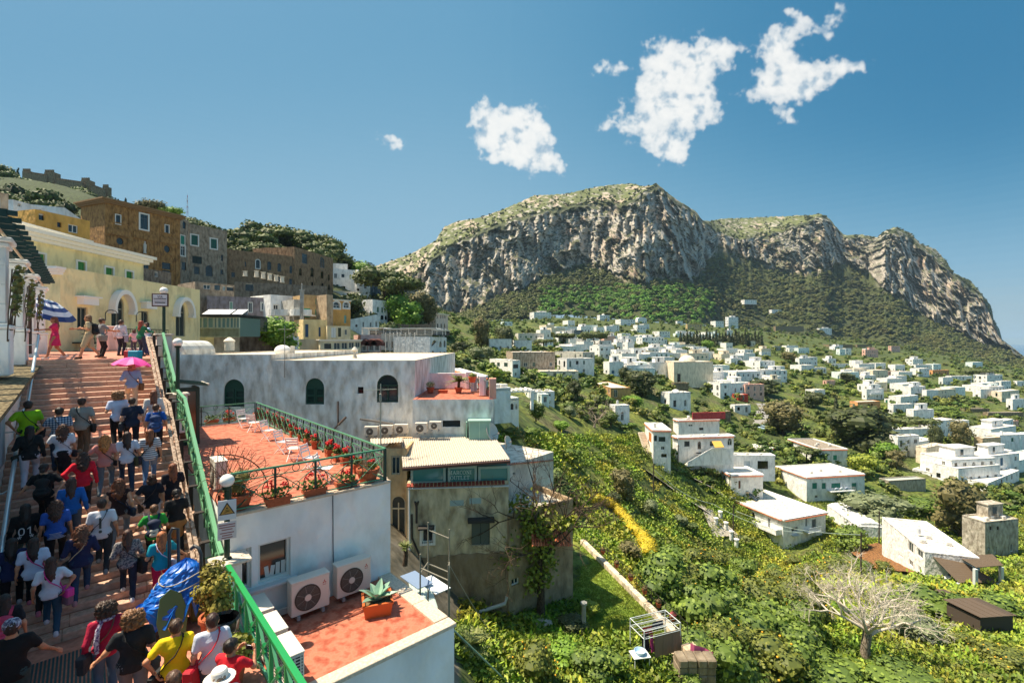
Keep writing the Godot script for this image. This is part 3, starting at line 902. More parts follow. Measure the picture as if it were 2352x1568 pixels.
	gm.prism(PackedVector2Array([W(0,0),W(8.,0),W(8.,1.5),W(7.,1.5)]),-.3,.0,Transform3D(Basis(VX,V(0,0,1),VU),V(0,(784.-(Z4[1]+912*Z4[2]))/F*132.+4.,0)))
	part("gable",gm,white1,gw)
	bld(Z4,"mauve_house","mauve grey flat house with white framed french windows above the glazed verandas",[270,712,92.],[812,96.],-3.,10.,mauve,[[467,765,490,838,"sw","9fc4ad"],[627,770,657,852,"gw"],[737,773,783,833,"gw"],[210,755,235,800,"g"]],{"cap":mt("d9d6d0",.9)})
	bld(Z4,"white_blue_house","white house with rounded balcony fronts right of the mauve house",[815,700,94.],[1015,98.],-3.,8.,white,[[840,790,882,850,"gw"],[927,795,945,826,"g"],[920,960,945,985,"d"]],{})
	var bal:=thing("curved_balcony","two rounded white balcony fronts on the white house right of the mauve house","balcony",P(Z4[0]+822*Z4[2],Z4[1]+900*Z4[2],92.5),0)
	for k in 2:
		var bm:=M.new()
		var poly:=PackedVector2Array()
		for i in 9:poly.append(W(2.1+2.*cos(PI*i/8.)+k*4.3,1.2+1.5*sin(PI*i/8.)))
		poly.append(W(.1+k*4.3,-.8));poly.append(W(4.1+k*4.3,-.8))
		bm.prism(poly,-.1,.15,Transform3D(Basis.IDENTITY,V(0,.4,0)))
		for i in 8:
			var p0:=poly[i];var p1:=poly[i+1]
			bm.bar(V(p0.x,.9,p0.y),V(p1.x,.9,p1.y),.12,1.2)
		part("balcony_front",bm,white1,bal)
	bld(Z4,"grey_narrow_house","narrow grey house with two small windows left of the tall chimney",[1015,742,92.],[1073,93.],-4.,6.,wallm("a9a8a4",2),[[1025,822,1055,857,"gw"],[1025,980,1050,1015,"d"]],{})
	var cs:=M.new()
	cs.box(V(0,4.4,0),V(.55,9.4,.55));cs.box(V(0,9.2,0),V(.75,.2,.75));cs.lathe([[.12,9.3],[.12,10.4],[0,10.5]],8)
	single("tall_chimney","tall thin grey chimney stack rising between narrow grey house and ochre house","chimney",cs,wallm("a9a8a4",2),P(Z4[0]+1084*Z4[2],Z4[1]+1075*Z4[2],90.))
	bld(Z4,"ochre_house","ochre house with bright green shutters and peeling top above the yellow shopfront",[1096,700,93.],[1290,96.],-2.,8.,peel,[[1200,735,1228,785,"s"],[1100,820,1155,895,"s"],[1198,828,1228,885,"s"]],{"shut":"0f8f6e"})
	bld(Z4,"pale_yellow_house","pale yellow lower house with blue doors below the ochre house",[1096,912,88.],[1300,91.],-5.,5.,wallm("ddc793",1),[[1112,955,1140,1065,"s","2f4f72"],[1227,980,1245,1060,"s","2f4f72"]],{})
	bld(Z4,"peeling_tower","narrow peeling plaster tower between ochre house and orange arched house",[1296,700,92.],[1350,93.],-4.,6.,wallm("b6a58e",3),[[1275,770,1300,830,"d"]],{})
	bld(Z4,"orange_arch_house","orange house with two white framed arched windows in the middle row",[1350,738,95.],[1500,98.],-4.,8.,wallm("cf9a55",1),[[1352,765,1408,815,"agw"],[1440,768,1487,815,"agw"],[1445,880,1465,945,"s","7fb0a4"]],{"cornice":.25})
	bld(Z4,"cream_low_house","low cream house with a white door below the orange arched house",[1300,968,89.],[1500,91.],-6.,5.,wallm("dccba6",1),[[1335,975,1375,1068,"s","e6e6e2"],[1393,985,1420,1062,"s","4c5040"],[1450,1000,1470,1045,"g"]],{})
	verandas()
	bld(Z4,"plain_yellow_wall","plain yellow wall with a stained right half below the glazed veranda",[175,1064,50.],[330,52.],-6.,6.,cream,[],{})
	bld(Z4,"stained_white_wall","stained white wall below the pale slatted part of the veranda",[331,1064,52.],[550,54.],-6.,5.,wallm("d0ccc4",3),[],{})
	bld(Z4,"glazed_workshop","low workshop with rows of wooden glazed windows behind the long grey roof",[553,1078,62.],[772,65.],-5.,6.,wallm("c9c0a8",2),[[560,1090,650,1130,"g"],[660,1088,765,1126,"g"],[560,1136,650,1172,"g"],[660,1132,765,1170,"g"]],{"frame":"cfc3a2"})
	bld(Z4,"olive_wall_house","plain olive grey house right of the palm behind the long roof",[772,1080,66.],[1000,68.],-5.,6.,wallm("b9b39c",1),[[915,1115,940,1150,"ad"],[860,1120,890,1150,"d"]],{})
	bld(Z4,"white_small_house","small white house with one slit window behind the long grey roof",[1000,1060,66.],[1058,67.],-5.,5.,white1,[[1033,1090,1045,1120,"g"]],{})
	bld(Z4,"restaurant_pavilion","flat roofed cream pavilion with a ribbon of dark windows behind the long roof",[1240,1085,70.],[1587,74.],-6.,7.,wallm("d5c8a6",0),[[1357,1112,1413,1172,"g"],[1423,1110,1475,1168,"g"],[1485,1105,1532,1162,"g"],[1540,1102,1582,1155,"g"],[1275,1120,1335,1165,"d"]],{"cornice":.25,"frame":"d9d2bf"})
	bld(Z4,"beige_blank_house","beige windowless house wall left of the cream pavilion",[1060,1082,69.],[1240,71.],-6.,6.,wallm("c7b394",1),[],{})
	bld(Z4,"pink_house","pink house with three brown arched awnings right of the cream pavilion",[1588,1045,98.],[1762,100.],-8.,8.,pink,[[1600,1140,1632,1180,"gw"],[1660,1135,1695,1180,"gw"],[1710,1135,1745,1180,"gw"]],{})
	for i in 3:
		var am:=M.new()
		var ax:=P(Z4[0]+[1618,1682,1730][i]*Z4[2],Z4[1]+1140*Z4[2],97.)
		for k in 8:
			var a0:=PI*k/8.;var a1:=PI*(k+1)/8.
			am.quad(V(1.3*cos(a0),1.3*sin(a0),.6),V(1.3*cos(a1),1.3*sin(a1),.6),V(1.5*cos(a1),1.5*sin(a1),-.6),V(1.5*cos(a0),1.5*sin(a0),-.6))
			am.tri(V(0,.2,.6),V(1.3*cos(a0),1.3*sin(a0),.6),V(1.3*cos(a1),1.3*sin(a1),.6))
		single("brown_awning",["left brown arched awning on the pink house","middle brown arched awning on the pink house","right brown arched awning on the pink house"][i],"awning",am,mt("5a2f26",.8),ax,0,"brown awnings on the pink house")
	bld(Z4,"white_hotel","big white hotel with covered roof terraces and tall arches right of the pink house",[1762,1035,104.],[2200,108.],-14.,10.,white1,[[1790,1100,1820,1160,"g"],[1920,1090,1945,1150,"g"],[2060,1095,2085,1135,"ag"],[2125,1092,2165,1145,"ag"],[1850,1100,1880,1160,"g"],[1985,1085,2010,1150,"g"]],{})
	bld(Z4,"white_arched_wing","white wing with tall arched loggias stepping down right of the white hotel",[2180,1062,100.],[2322,112.],-22.,8.,white,[[2193,1090,2245,1150,"ad"],[2258,1098,2283,1150,"ad"],[2298,1090,2315,1150,"ad"],[2185,1180,2225,1250,"ad"],[2255,1185,2285,1250,"ad"],[2297,1185,2315,1245,"ad"],[2265,1260,2285,1310,"aw"],[2290,1255,2312,1310,"aw"],[2200,1265,2240,1290,"g"]],{})
	hotel_terrace()
	bld(Z4,"pink_palazzo","pink palazzo with pointed windows and a raised centre under the mountain cliff",[2080,850,190.],[2230,192.],-6.,12.,wallm("d3b3a6",0),[[2093,873,2106,900,"adw"],[2135,873,2148,900,"adw"],[2180,873,2193,900,"adw"],[2190,945,2207,985,"ad"],[2125,925,2170,950,"d"]],{"cornice":.5})
	bld(Z4,"pink_palazzo_wing","pale wing of the pink palazzo with slim twin windows and a curved gable",[2230,855,191.],[2335,205.],-6.,10.,wallm("dcc3b4",0),[[2243,875,2252,905,"ad"],[2270,872,2278,905,"ad"],[2288,872,2296,905,"ad"],[2305,872,2313,905,"ad"],[2240,948,2252,985,"ad"],[2272,948,2282,985,"ad"],[2300,948,2310,985,"ad"]],{"cornice":.5})
	bld(Z4,"pink_palazzo_belvedere","raised cream belvedere block on top of the pink palazzo",[2122,792,196.],[2228,198.],8.,8.,wallm("e0cdbc",0),[[2195,815,2205,840,"ad"]],{"cornice":.4})
	bld(Z4,"long_stone_wall","grey stone retaining wall below the bright green trees",[1822,862,165.],[2008,172.],-4.,4.,stone,[],{"cat":"wall"})
	bld(Z4,"brown_low_wall","long low brown wall before the pink palazzo",[1840,950,150.],[2190,156.],-6.,4.,wallm("8d7565",2),[],{"cat":"wall"})
	castle()
	hill_trees()
	mast()
func hall_trim(y:Node3D):
	var A:=P(Z1[0]+470*Z1[2],784,32.4);var B:=P(Z1[0]+1565*Z1[2],784,46.9)
	var white:=mt("ece9e2",.85)
	for q in[[845,1108,1025,1255],[1352,1163,1490,1285]]:
		var a:=spot(A,B,q[0]*Z1[2],Z1[1]+q[3]*Z1[2]);var b:=spot(A,B,q[2]*Z1[2],Z1[1]+q[1]*Z1[2])
		var h:=M.new()
		var c:=W((a.x+b.x)*.5,a.y+6.);var r:=(b.x-a.x)*.5;var ry:=b.y-a.y
		for i in 16:
			var a0:=PI*i/16.;var a1:=PI*(i+1)/16.
			var f:=func(t:float,k:float,z:float)->Vector3:return V(c.x+r*k*cos(t),c.y+ry*k*sin(t),z)
			h.quad(f.call(a0,.8,.55),f.call(a0,1.,.55),f.call(a1,1.,.55),f.call(a1,.8,.55))
			h.quad(f.call(a0,1.,.55),f.call(a0,1.,.0),f.call(a1,1.,.0),f.call(a1,1.,.55))
			h.quad(f.call(a0,.8,.0),f.call(a0,.8,.55),f.call(a1,.8,.55),f.call(a1,.8,.0))
		for s in[-.9,.9]:h.box(V(c.x+r*s,c.y-.12,.26),V(r*.34,.24,.5))
		part("arch_hood",h,white,y)
	for q in[[585,1165,735,1207],[1090,1205,1195,1240]]:
		var a:=spot(A,B,q[0]*Z1[2],Z1[1]+q[3]*Z1[2]);var b:=spot(A,B,q[2]*Z1[2],Z1[1]+q[1]*Z1[2])
		var h:=M.new()
		h.box(V((a.x+b.x)*.5,(a.y+b.y)*.5+6.,.25),V(b.x-a.x-.3,b.y-a.y,.5));h.box(V((a.x+b.x)*.5,b.y+6.05,.32),V(b.x-a.x,.1,.64))
		part("window_hood",h,white,y)
	for q in[[560,1405,720,1500],[860,1405,1000,1490],[1080,1410,1235,1490]]:
		var a:=spot(A,B,q[0]*Z1[2],Z1[1]+q[3]*Z1[2]);var b:=spot(A,B,q[2]*Z1[2],Z1[1]+q[1]*Z1[2])
		var h:=M.new()
		for t in[a.y,b.y]:h.bar(V(a.x,t+6.,.9),V(b.x,t+6.,.9),.05,.05)
		var n:=int((b.x-a.x)/.16)
		for i in n+1:h.bar(V(lerpf(a.x,b.x,i/float(n)),a.y+6.,.9),V(lerpf(a.x,b.x,i/float(n)),b.y+6.,.9),.025,.025,VX)
		h.box(V((a.x+b.x)*.5,a.y+5.9,.47),V(b.x-a.x,.1,.9))
		part("balcony_rail",h,mt("1c1d1c",.5),y)
	var o:=V(0,0,0)
	var pl:=M.new()
	var H:=10.6
	pl.box(V(-.06,5.2,-2.),V(.14,10.4,1.5))
	for i in 7:pl.tube([V(-.15,.5,-2.6+.2*i),V(-.15,9.5,-2.6+.2*i)],.07,6)
	pl.box(V(-.12,10.2,-2.),V(.34,.5,2.))
	part("pilaster",pl,mt("dfe0de",.85),y)
	var cm:=M.new()
	for k in 3:cm.box(V(-.15-.1*k,H+.05+.17*k,-4.3),V(.3+.2*k,.165,9.+.2*k))
	part("cornice",cm,white,y)
	for q in[[820,1290],[1060,1300]]:
		var a:=spot(A,B,q[0]*Z1[2],Z1[1]+q[1]*Z1[2])
		var h:=M.new()
		var pts:=[]
		for i in 11:pts.append(V(a.x+.55*cos(PI*i/10.),a.y+6.+.35*sin(PI*i/10.),.5))
		pts.append(pts[-1]+V(0,-.5,0))
		pts.push_front(pts[0]+V(0,-1.8,0))
		h.tube(pts,.035,5)
		part("lamp_bracket",h,mt("46443e",.6),y)
func verandas():
	var frame:=mt("c7cbb0",.7)
	var o:=thing("glazed_veranda","green glazed veranda with a dark flat roof beside the yellow hall","veranda",P(Z4[0]+182*Z4[2],Z4[1]+1062*Z4[2],49.),0)
	var k:=Z4[2]/F*49.
	var w:=364.*k;var h:=172.*k
	var body:=M.new()
	body.box(V(w*.5,h*.5,-2.2),V(w-.1,h-.1,4.))
	part("wall",body,mt("5f7d74",.6),o)
	for i in 10:
		var x0:float=[0,50,95,150,178,213,250,285,315,340][i]*k;var x1:float=[46,92,142,172,210,247,282,312,337,363][i]*k
		var op:=[x0,78*k,x1,165*k,"b"]
		var g:=part("pane",pane_shape(op,-.12),glass("6f938f"),o)
		part("frame",ring_shape(op,-.16,.0,.03,.03),frame,g)
	var low:=M.new()
	for i in 52:low.box(V(i*7.*k+.03,35*k,-.1),V(.045,66*k,.05))
	low.box(V(w*.5,35*k,-.16),V(w,66*k,.04));low.box(V(w*.5,70*k,-.05),V(w,.08,.12));low.box(V(w*.5,.02,-.05),V(w+.1,.12,.14))
	var lo:=part("slatted_panel",low,wallm("a9b092",2),o);lo.set_meta("kind","stuff")
	var rf:=M.new()
	rf.box(V(w*.5-.1,h+.12,-2.2),V(w+.5,.16,5.));rf.box(V(w*.5-.1,h+.22,-2.3),V(w+.7,.05,5.2))
	part("roof",rf,mt("2b3236",.6),o)
	for i in 3:
		var sk:=M.new()
		sk.box(V(1.+i*1.35,h+.55,-1.4),V([2.,1.1,1.1][i],.06,1.4),Basis(VX,.45))
		sk.box(V(1.+i*1.35,h+.4,-1.9),V([1.9,1.,1.][i],.4,.05))
		part("skylight",sk,mt("e8e8e6",.5),o)
	var c:=thing("dark_conservatory","dark green framed conservatory right of the glazed veranda","conservatory",P(Z4[0]+546*Z4[2],Z4[1]+1015*Z4[2],52.),0)
	var k2:=Z4[2]/F*52.
	var dg:=mt("16302a",.5)
	var cm:=M.new()
	for x in[0,24,48,72,96,119]:cm.box(V(x*k2,62*k2,0),V(.08,124*k2,.08))
	for y in[2,45,85,124]:cm.box(V(60*k2,y*k2,.001),V(120*k2,.08,.07))
	cm.box(V(60*k2,128*k2,-1.5),V(126*k2,.1,3.4))
	part("frame",cm,dg,c)
	var gm:=M.new();gm.box(V(60*k2,62*k2,-1.6),V(116*k2,120*k2,3.))
	part("pane",gm,glass("1e3330"),c)
	bld(Z4,"arched_kiosk_house","small house with an arched glazed roof kiosk and open white framed window",[720,915,60.],[848,61.],-3.,4.,wallm("d7d6d2",1),[[726,935,765,1012,"d"],[770,935,835,1012,"d"]],{})
	bld(Z4,"arched_kiosk","brown glazed kiosk with a rounded roof on the ledge",[848,918,60.],[918,61.],-3.,4.,wallm("6f6656",1),[[855,945,880,1010,"g"],[885,945,912,1010,"g"]],{"frame":"7d5a44"})
	bld(Z4,"brown_ledge_wall","stained brown ledge wall under the conservatory and kiosk",[546,1017,57.],[918,58.5],-6.,2.,wallm("7b7068",3),[],{"cat":"wall"})
func hotel_terrace():
	var white:=mt("e6e3dc",.8)
	var k:=Z4[2]/F*103.
	var o:=thing("hotel_roof_terrace","covered roof terrace with white canopies and dining tables on the white hotel","terrace",P(Z4[0]+1600*Z4[2],Z4[1]+1046*Z4[2],103.),0)
	var rf:=M.new()
	for q in[[0,195,60],[190,330,52],[330,640,56],[610,720,40]]:
		rf.box(V((q[0]+q[1])*.5*k,q[2]*k,-3.),V((q[1]-q[0])*k,.18,7.))
	part("canopy",rf,white,o)
	var ps:=M.new()
	for x in[4,60,120,185,240,300,335,400,470,540,600,640,690,716]:ps.box(V(x*k,26*k,.2),V(.14,52*k,.14))
	part("post",ps,white,o).set_meta("kind","stuff")
	var rl:=M.new()
	for y in[1.,.55]:rl.box(V(360*k,y,.35),V(720*k,.05,.05))
	for i in 90:rl.box(V(i*8.*k,.5,.352),V(.03,1.,.03))
	part("railing",rl,mt("d8d8d4",.5),o).set_meta("kind","stuff")
	var bk:=M.new();bk.box(V(360*k,22*k,-5.6),V(720*k,50*k,.2))
	part("window_wall",bk,glass("28302f"),o)
	for i in 8:
		var x:float=[1802,1838,1868,1903,1925,1970,2010,2050][i]
		var m:=M.new()
		m.tube([V(0,0,0),V(0,148*k,0)],.07,6);m.ball(V(0,148*k+.08,0),VI*.12,6)
		single("flagpole","white flagpole before the white hotel, number %s from the left"%["one","two","three","four","five","six","seven","eight"][i]if i<7 else "rightmost white flagpole before the white hotel","flagpole",m,white,P(Z4[0]+x*Z4[2],Z4[1]+1190*Z4[2],99.),0,"white flagpoles before the hotel")
func castle():
	var st:=wallm("97866f",3)
	var o:=thing("castle","crenellated stone castle wall with square towers along the hilltop","castle",P(57,402,285.),0)
	var at:=func(x:float,y:float,d:float)->Vector3:return P(x*Z1[2],Z1[1]+y*Z1[2],d)-P(57,402,285.)
	for q in[[195,375,178,205,285.],[445,655,232,262,284.],[720,815,280,315,283.]]:
		var a:Vector3=at.call(q[0],q[2],q[4]);var b:Vector3=at.call(q[1],q[3],q[4])
		var m:=M.new()
		var n:=14
		for i in n:
			var p:=a.lerp(b,i/float(n));var p2:=a.lerp(b,(i+1.)/n)
			m.box((p+p2)*.5-V(0,6.,0),V(p2.x-p.x+.01,12.,2.))
			m.box((p+p2)*.5+V(0,.3,.5),V((p2.x-p.x)*.5,1.2,.7))
		part("curtain_wall",m,st,o)
	for q in[[195,255,172],[372,445,182],[655,720,243],[815,858,293]]:
		var a:Vector3=at.call(q[0],q[2],287.);var b:Vector3=at.call(q[1],q[2],287.)
		var w:=b.x-a.x
		var m:=M.new()
		m.box((a+b)*.5-V(0,8.,0),V(w,16.,w*.8))
		for i in 4:m.box(V(a.x+w*(i+.5)/4.,a.y+.7,a.z+w*.4-.4),V(w*.15,1.5,.7))
		part("tower",m,st,o)
func mast():
	var red:=mt("a33a30",.6);var wh:=mt("d9d9d6",.6)
	var o:=thing("antenna_mast","red and white lattice antenna mast rising behind the grey palazzo","antenna",P(1467*Z1[2],Z1[1]+520*Z1[2],160.),0)
	o.scale=VI*.31
	for i in 8:
		var m:=M.new()
		var y0:=i*2.9;var y1:=y0+2.9
		var r0:=.75-i*.08;var r1:=.75-(i+1)*.08
		for s in[[-1,-1],[1,-1],[1,1],[-1,1]]:
			m.tube([V(s[0]*r0,y0,s[1]*r0),V(s[0]*r1,y1,s[1]*r1)],.07,4)
			m.tube([V(s[0]*r0,y0,s[1]*r0),V(-s[1]*r1,y1,s[0]*r1)],.045,4)
		part("lattice",m,red if i%2 else wh,o)
	var d:=M.new()
	for q in[[7.,.8],[10.,-.7],[15.,.6],[18.,-.5]]:d.lathe([[.0,-.15],[.5,.0],[.6,.2]],10,V(q[1],q[0],.6),Basis(VX,1.3))
	d.tube([V(0,23.2,0),V(0,28.,0)],.06,4)
	part("dish",d,wh,o).set_meta("kind","stuff")
const FLOOR:=-6.1
func stair_y(s:float)->float:
	if s>=12.:return-.7
	if s>7.58:return-.7-.155*(floorf((12.-s)/.34)+1.)
	if s>6.1:return-2.87
	if s>.57:return-2.87-.1538*(floorf((6.1-s)/.2765)+1.)
	return FLOOR
func slope_y(s:float)->float:
	return line([[-9.,FLOOR],[.5,FLOOR],[6.1,-2.87],[7.58,-2.87],[12.,-.7],[40.,-.7]],s)
func sf()->Transform3D:
	return Transform3D(Basis(VU,deg_to_rad(TH)),S(0,0,0))
func L(s:float,e:float,y:float)->Vector3:
	return V(e,y,-s)
func steps():
	var terra:=bumpy(mt("cc8a72",.85,tx("terra"),.5),tx("plasterbump"),.2)
	var edge:=bumpy(mt("d8b09a",.85,tx("stone"),.6),tx("plasterbump"),.25)
	var o:=thing("stone_steps","broad terracotta flight of steps with stone nosings climbing to the landing","steps",S(0,0,0),TH)
	var edges:=[]
	for i in 14:edges.append([12.-.34*i,-.7-.155*i,-.7-.155*(i+1),(12.-.34*(i-1))if i else 12.4])
	for i in 21:edges.append([6.1-.2765*i,-2.87-.1538*i,-2.87-.1538*(i+1),(6.1-.2765*(i-1))if i else 7.58])
	var g:=rg(4)
	for q in edges:
		var m:=M.new()
		var x:=-4.
		while x<-.2:
			var w:=minf(g.randf_range(.9,1.5),-.15-x)
			m.bev(L(q[0]+.13,x+w*.5,(q[1]+q[2])*.5+.002),V(w-.006,q[1]-q[2]+.004,.26),.012)
			x+=w
		var st:=part("step",m,edge,o)
		var t:=M.new()
		t.box(L((q[0]+.26+q[3]+.02)*.5,-2.1,q[1]-.055),V(3.8,.1,maxf(q[3]-q[0]-.24,.06)))
		part("tread",t,terra,st)
	var pm:=M.new()
	var far_r:=P(358,784,35.);var far_l:=P(20,784,35.)
	pm.prism(PackedVector2Array([W(S(12.38,-5.2,0).x,S(12.38,-5.2,0).z),W(S(12.38,.35,0).x,S(12.38,.35,0).z),W(far_r.x,far_r.z),W(far_l.x,far_l.z)]),-1.,-.702)
	structure("landing_paving",pm,terra)
	var fl:=M.new()
	fl.prism(PackedVector2Array([W(-4.3,9.),W(.05,9.),W(.05,-.6),W(-4.3,-.6)]),FLOOR-.4,FLOOR)
	var fo:=structure("lower_paving",fl,terra)
	fo.transform=sf()
	var gr:=thing("drain_grate","dark teal ribbed drain grate in the paving at the lower left","grate",S(-.9,-2.95,FLOOR),TH)
	for i in 34:
		var m:=M.new()
		m.box(V(-.9+i*.055,.012,.2),V(.032,.024,2.2))
		part("bar",m,mt("23494c",.5,null,1.,VI,.3),gr)
	var white:=wallm("e2e4e8",1)
	var lw:=thing("stair_side_wall","white side wall with a mossy stone ledge along the left of the steps","wall",S(0,0,0),TH)
	var side:=M.new()
	var bs:=Basis(V(0,0,-1),V(0,1,0),V(1,0,0))
	var prof:=PackedVector2Array([W(-9,-7.),W(14,-7.),W(14,-.95),W(12.2,-.95),W(3.,-1.5),W(-9,-2.1)])
	side.prism(prof,-4.9,-4.,Transform3D(Basis(V(0,0,-1),V(1,0,0),V(0,1,0)),VO))
	part("wall",side,white,lw)
	for s in[1.6,4.6]:
		var m:=M.new()
		m.box(L(s,-3.99,slope_y(s)+1.35),V(.05,1.5,.95));m.box(L(s,-3.97,slope_y(s)+1.35),V(.06,1.3,.7))
		part("blind_panel",m,mt("9aa2a8",.7),lw)
	var lg:=M.new()
	for i in 12:
		var s0:=-9.+i*1.8;var s1:=s0+1.78
		lg.bar(L(s0,-4.2,line([[-9,-2.05],[3,-1.44],[12.2,-.89],[14,-.89]],s0)),L(s1,-4.2,line([[-9,-2.05],[3,-1.44],[12.2,-.89],[14,-.89]],s1)),1.1,.1)
	part("ledge",lg,mt("8d8168",.95,tx("moss"),.5),lw)
	var tf:=M.new()
	tf.box(L(9.,-7.6,-1.3),V(5.4,.5,36.));tf.box(L(-2.,-9.5,-1.6),V(5.,11.,14.))
	part("terrace_floor",tf,white,lw)
	colonnade()
	var steel:=mt("c9d4d8",.3,null,1.,VI,.7)
	var hr:=thing("steel_handrail","grey steel handrail tube along the left side wall of the steps","handrail",S(0,0,0),TH)
	var pts:=[]
	pts.append(L(12.5,-3.72,.1));
	for s in[12.1,9.,7.6,6.1,3.,.9]:pts.append(L(s,-3.72,slope_y(s)+.92))
	pts.append(L(.7,-3.72,slope_y(.7)+.7));pts.append(L(.45,-3.9,FLOOR+.5))
	var hm:=M.new();hm.tube(pts,.045,8)
	part("tube",hm,steel,hr)
	for s in[11.5,9.5,7.5,5.5,3.5,1.5]:
		var m:=M.new();m.tube([L(s,-3.72,slope_y(s)+.9),L(s,-3.85,slope_y(s)+.82),L(s,-4.02,slope_y(s)+.82)],.018,6)
		part("bracket",m,steel,hr)
	var wr:=thing("wooden_handrail","weathered double plank handrail on iron brackets at the right of the steps","handrail",S(0,0,0),TH)
	var wood:=mt("b7a08c",.8,tx("wood"),1.,V(1,1,1))
	for k in 2:
		var e:=-.52+k*.11
		var s:=12.3
		while s>.6:
			var s1:=maxf(s-1.55,.5)
			var m:=M.new();m.bar(L(s,e,slope_y(s)+.88),L(s1+.02,e,slope_y(s1+.02)+.88),.085,.035)
			part("plank",m,wood,wr)
			s=s1
	for i in 14:
		var s:=12.-i*.85
		var m:=M.new()
		m.box(L(s,-.3,slope_y(s)+.62),V(.1,.62,.13));m.box(L(s,-.24,slope_y(s)+.94),V(.2,.03,.16));m.box(L(s,-.38,slope_y(s)+.84),V(.26,.03,.03))
		part("bracket",m,mt("2a211c",.7),wr)
	var cap:=M.new()
	green_fence("upper_stair_fence","green iron fence with diamond lattice beside the upper flight, between first and second lamp",12.,8.3)
	green_fence("lower_stair_fence","green iron fence with diamond lattice beside the lower flight, between second and third lamp",7.75,.3)
	bottom_fence()
	var pil:=[[12.2,.33,"grey","stone pillar under the first lamp at the top of the steps","street lamp with name board under its globe at the landing"],[8.07,-1.86,"white","white pillar with marble cap under the lamp halfway up the steps","street lamp standing halfway up the steps beside the dark green booth"],[.0,-5.08,"marble","low pillar with broad marble cap at the bottom of the steps","street lamp with warning signs at the bottom of the steps"]]
	for i in 3:
		var q:Array=pil[i]
		var base:=S(q[0],.05,0)
		var pb:float=slope_y(q[0]-.6)-.4
		var po:=thing("lamp_pillar",q[3],"pillar",V(base.x,pb,base.z),TH)
		var m:=M.new();m.bev(V(0,(q[1]-pb)*.5-.04,0),V(.52,q[1]-pb-.08,.52),.02)
		part("shaft",m,wallm("d9d8d6",2 if i==0 else 1),po)
		var c:=M.new();c.bev(V(.06 if i==2 else .0,q[1]-pb-.035,0),V(.66 if i<2 else .8,.07,.66),.015)
		part("cap",c,mt("e0d6c8",.5,tx("stone"),.8),po)
		var la:=thing("street_lamp",q[4],"street lamp",V(base.x,q[1],base.z),TH,"globe lamps beside the steps")
		var g0:=mt("12331f",.4)
		var pm2:=M.new();pm2.lathe([[.1,.0],[.1,.03],[.062,.05],[.058,1.62],[.1,1.64],[.1,1.7],[.0,1.7]],14)
		part("pole",pm2,g0,la)
		var gm:=M.new();gm.ball(V(0,1.83,0),V(.155,.15,.155),24)
		var gl:=mt("f4f2ec",.25);part("globe",gm,gl,la)
		if i==0:
			var b:=M.new();b.bev(V(-.1,1.42,.1),V(.6,.56,.05),.01)
			var bo:=part("name_board",b,mt("54392c",.6),la)
			var f:=M.new();f.box(V(-.1,1.42,.127),V(.5,.46,.01))
			part("board_face",f,mt("d3cfd2",.6),bo)
			sign_text(bo,"VIA",V(-.1,1.55,.135),.09,"3b3236")
			for k in 3:
				var ln:=M.new();ln.box(V(-.1,1.47-k*.08,.134),V([.44,.42,.38][k],[.035,.015,.05][k],.004))
				part("letter_line",ln,mt("5b5155",.7),bo)
			bo.rotation_degrees.y=-22.
		if i==2:
			var b:=M.new();b.bev(V(0,1.17,.08),V(.37,.46,.02),.006)
			var bo:=part("warning_sign",b,mt("cfd6dc",.4),la)
			var tr:=M.new();tr.prism(PackedVector2Array([W(-.16,0),W(.16,0),W(0,.28)]),.0,.006,Transform3D(Basis(VX,V(0,0,1),VU),V(0,1.07,.091)))
			part("triangle_border",tr,mt("2a2420",.6),bo)
			var t2:=M.new();t2.prism(PackedVector2Array([W(-.125,0),W(.125,0),W(0,.22)]),.0,.005,Transform3D(Basis(VX,V(0,0,1),VU),V(0,1.09,.098)))
			part("triangle",t2,mt("b98d42",.6),bo)
			var pc:=M.new();pc.bar(V(-.06,1.12,.105),V(.07,1.16,.105),.02,.003);pc.bar(V(-.03,1.17,.105),V(.05,1.15,.105),.025,.003);pc.ball(V(.0,1.22,.105),V(.018,.018,.003),8)
			part("pictogram",pc,mt("3b2d18",.7),bo)
			var b2:=M.new();b2.bev(V(0,.69,.08),V(.38,.4,.02),.006)
			var bo2:=part("notice_plate",b2,mt("cfcacd",.4),la)
			for k in 6:
				var ln:=M.new();ln.box(V(0,.83-k*.055-(.02 if k>2 else .0),.092),V([.33,.32,.22,.28,.2,.22][k],.022,.003))
				part("letter_line",ln,mt("8f5a5c",.7),bo2)
			bo.rotation_degrees.y=-10.;bo2.rotation_degrees.y=-10.
	var rl:=thing("landing_railing","black wrought iron railing with rings along the back of the landing","railing",P(60,800,34.),0)
	var w:=P(352,800,34.).x-P(60,800,34.).x
	var iron:=mt("1a1a1a",.5)
	var rm:=M.new()
	for y in[.15,.75,1.05]:rm.bar(V(0,y,0),V(w,y,0),.035,.035)
	part("rail",rm,iron,rl)
	for i in 5:
		var x:=w*(.02+.24*i)
		var m:=M.new();m.box(V(x,.62,0),V(.09,1.24,.05));m.ball(V(x,1.28,0),VI*.06,8)
		part("post",m,iron,rl)
		for c in[[.0,.48,.36],[.62,.48,.27],[-.62,.2,.16],[1.1,.2,.2]]:
			var r:=M.new();var pp:=[]
			for k in 20:pp.append(V(x+c[0]+c[2]*cos(TAU*k/20.),c[1]+c[2]*sin(TAU*k/20.),.01))
			r.tube(pp,.018,5,true)
			part("ring",r,iron,rl)
	var kb:=M.new();kb.bev(V(w*.5,-.06,0),V(w+2.,.2,.4),.03)
	part("kerb",kb,mt("e2d6cc",.8),rl)
	var pk:=M.new();pk.bev(V(0,.75,0),V(.8,1.5,.8),.05);pk.bev(V(0,1.54,0),V(.95,.1,.95),.03)
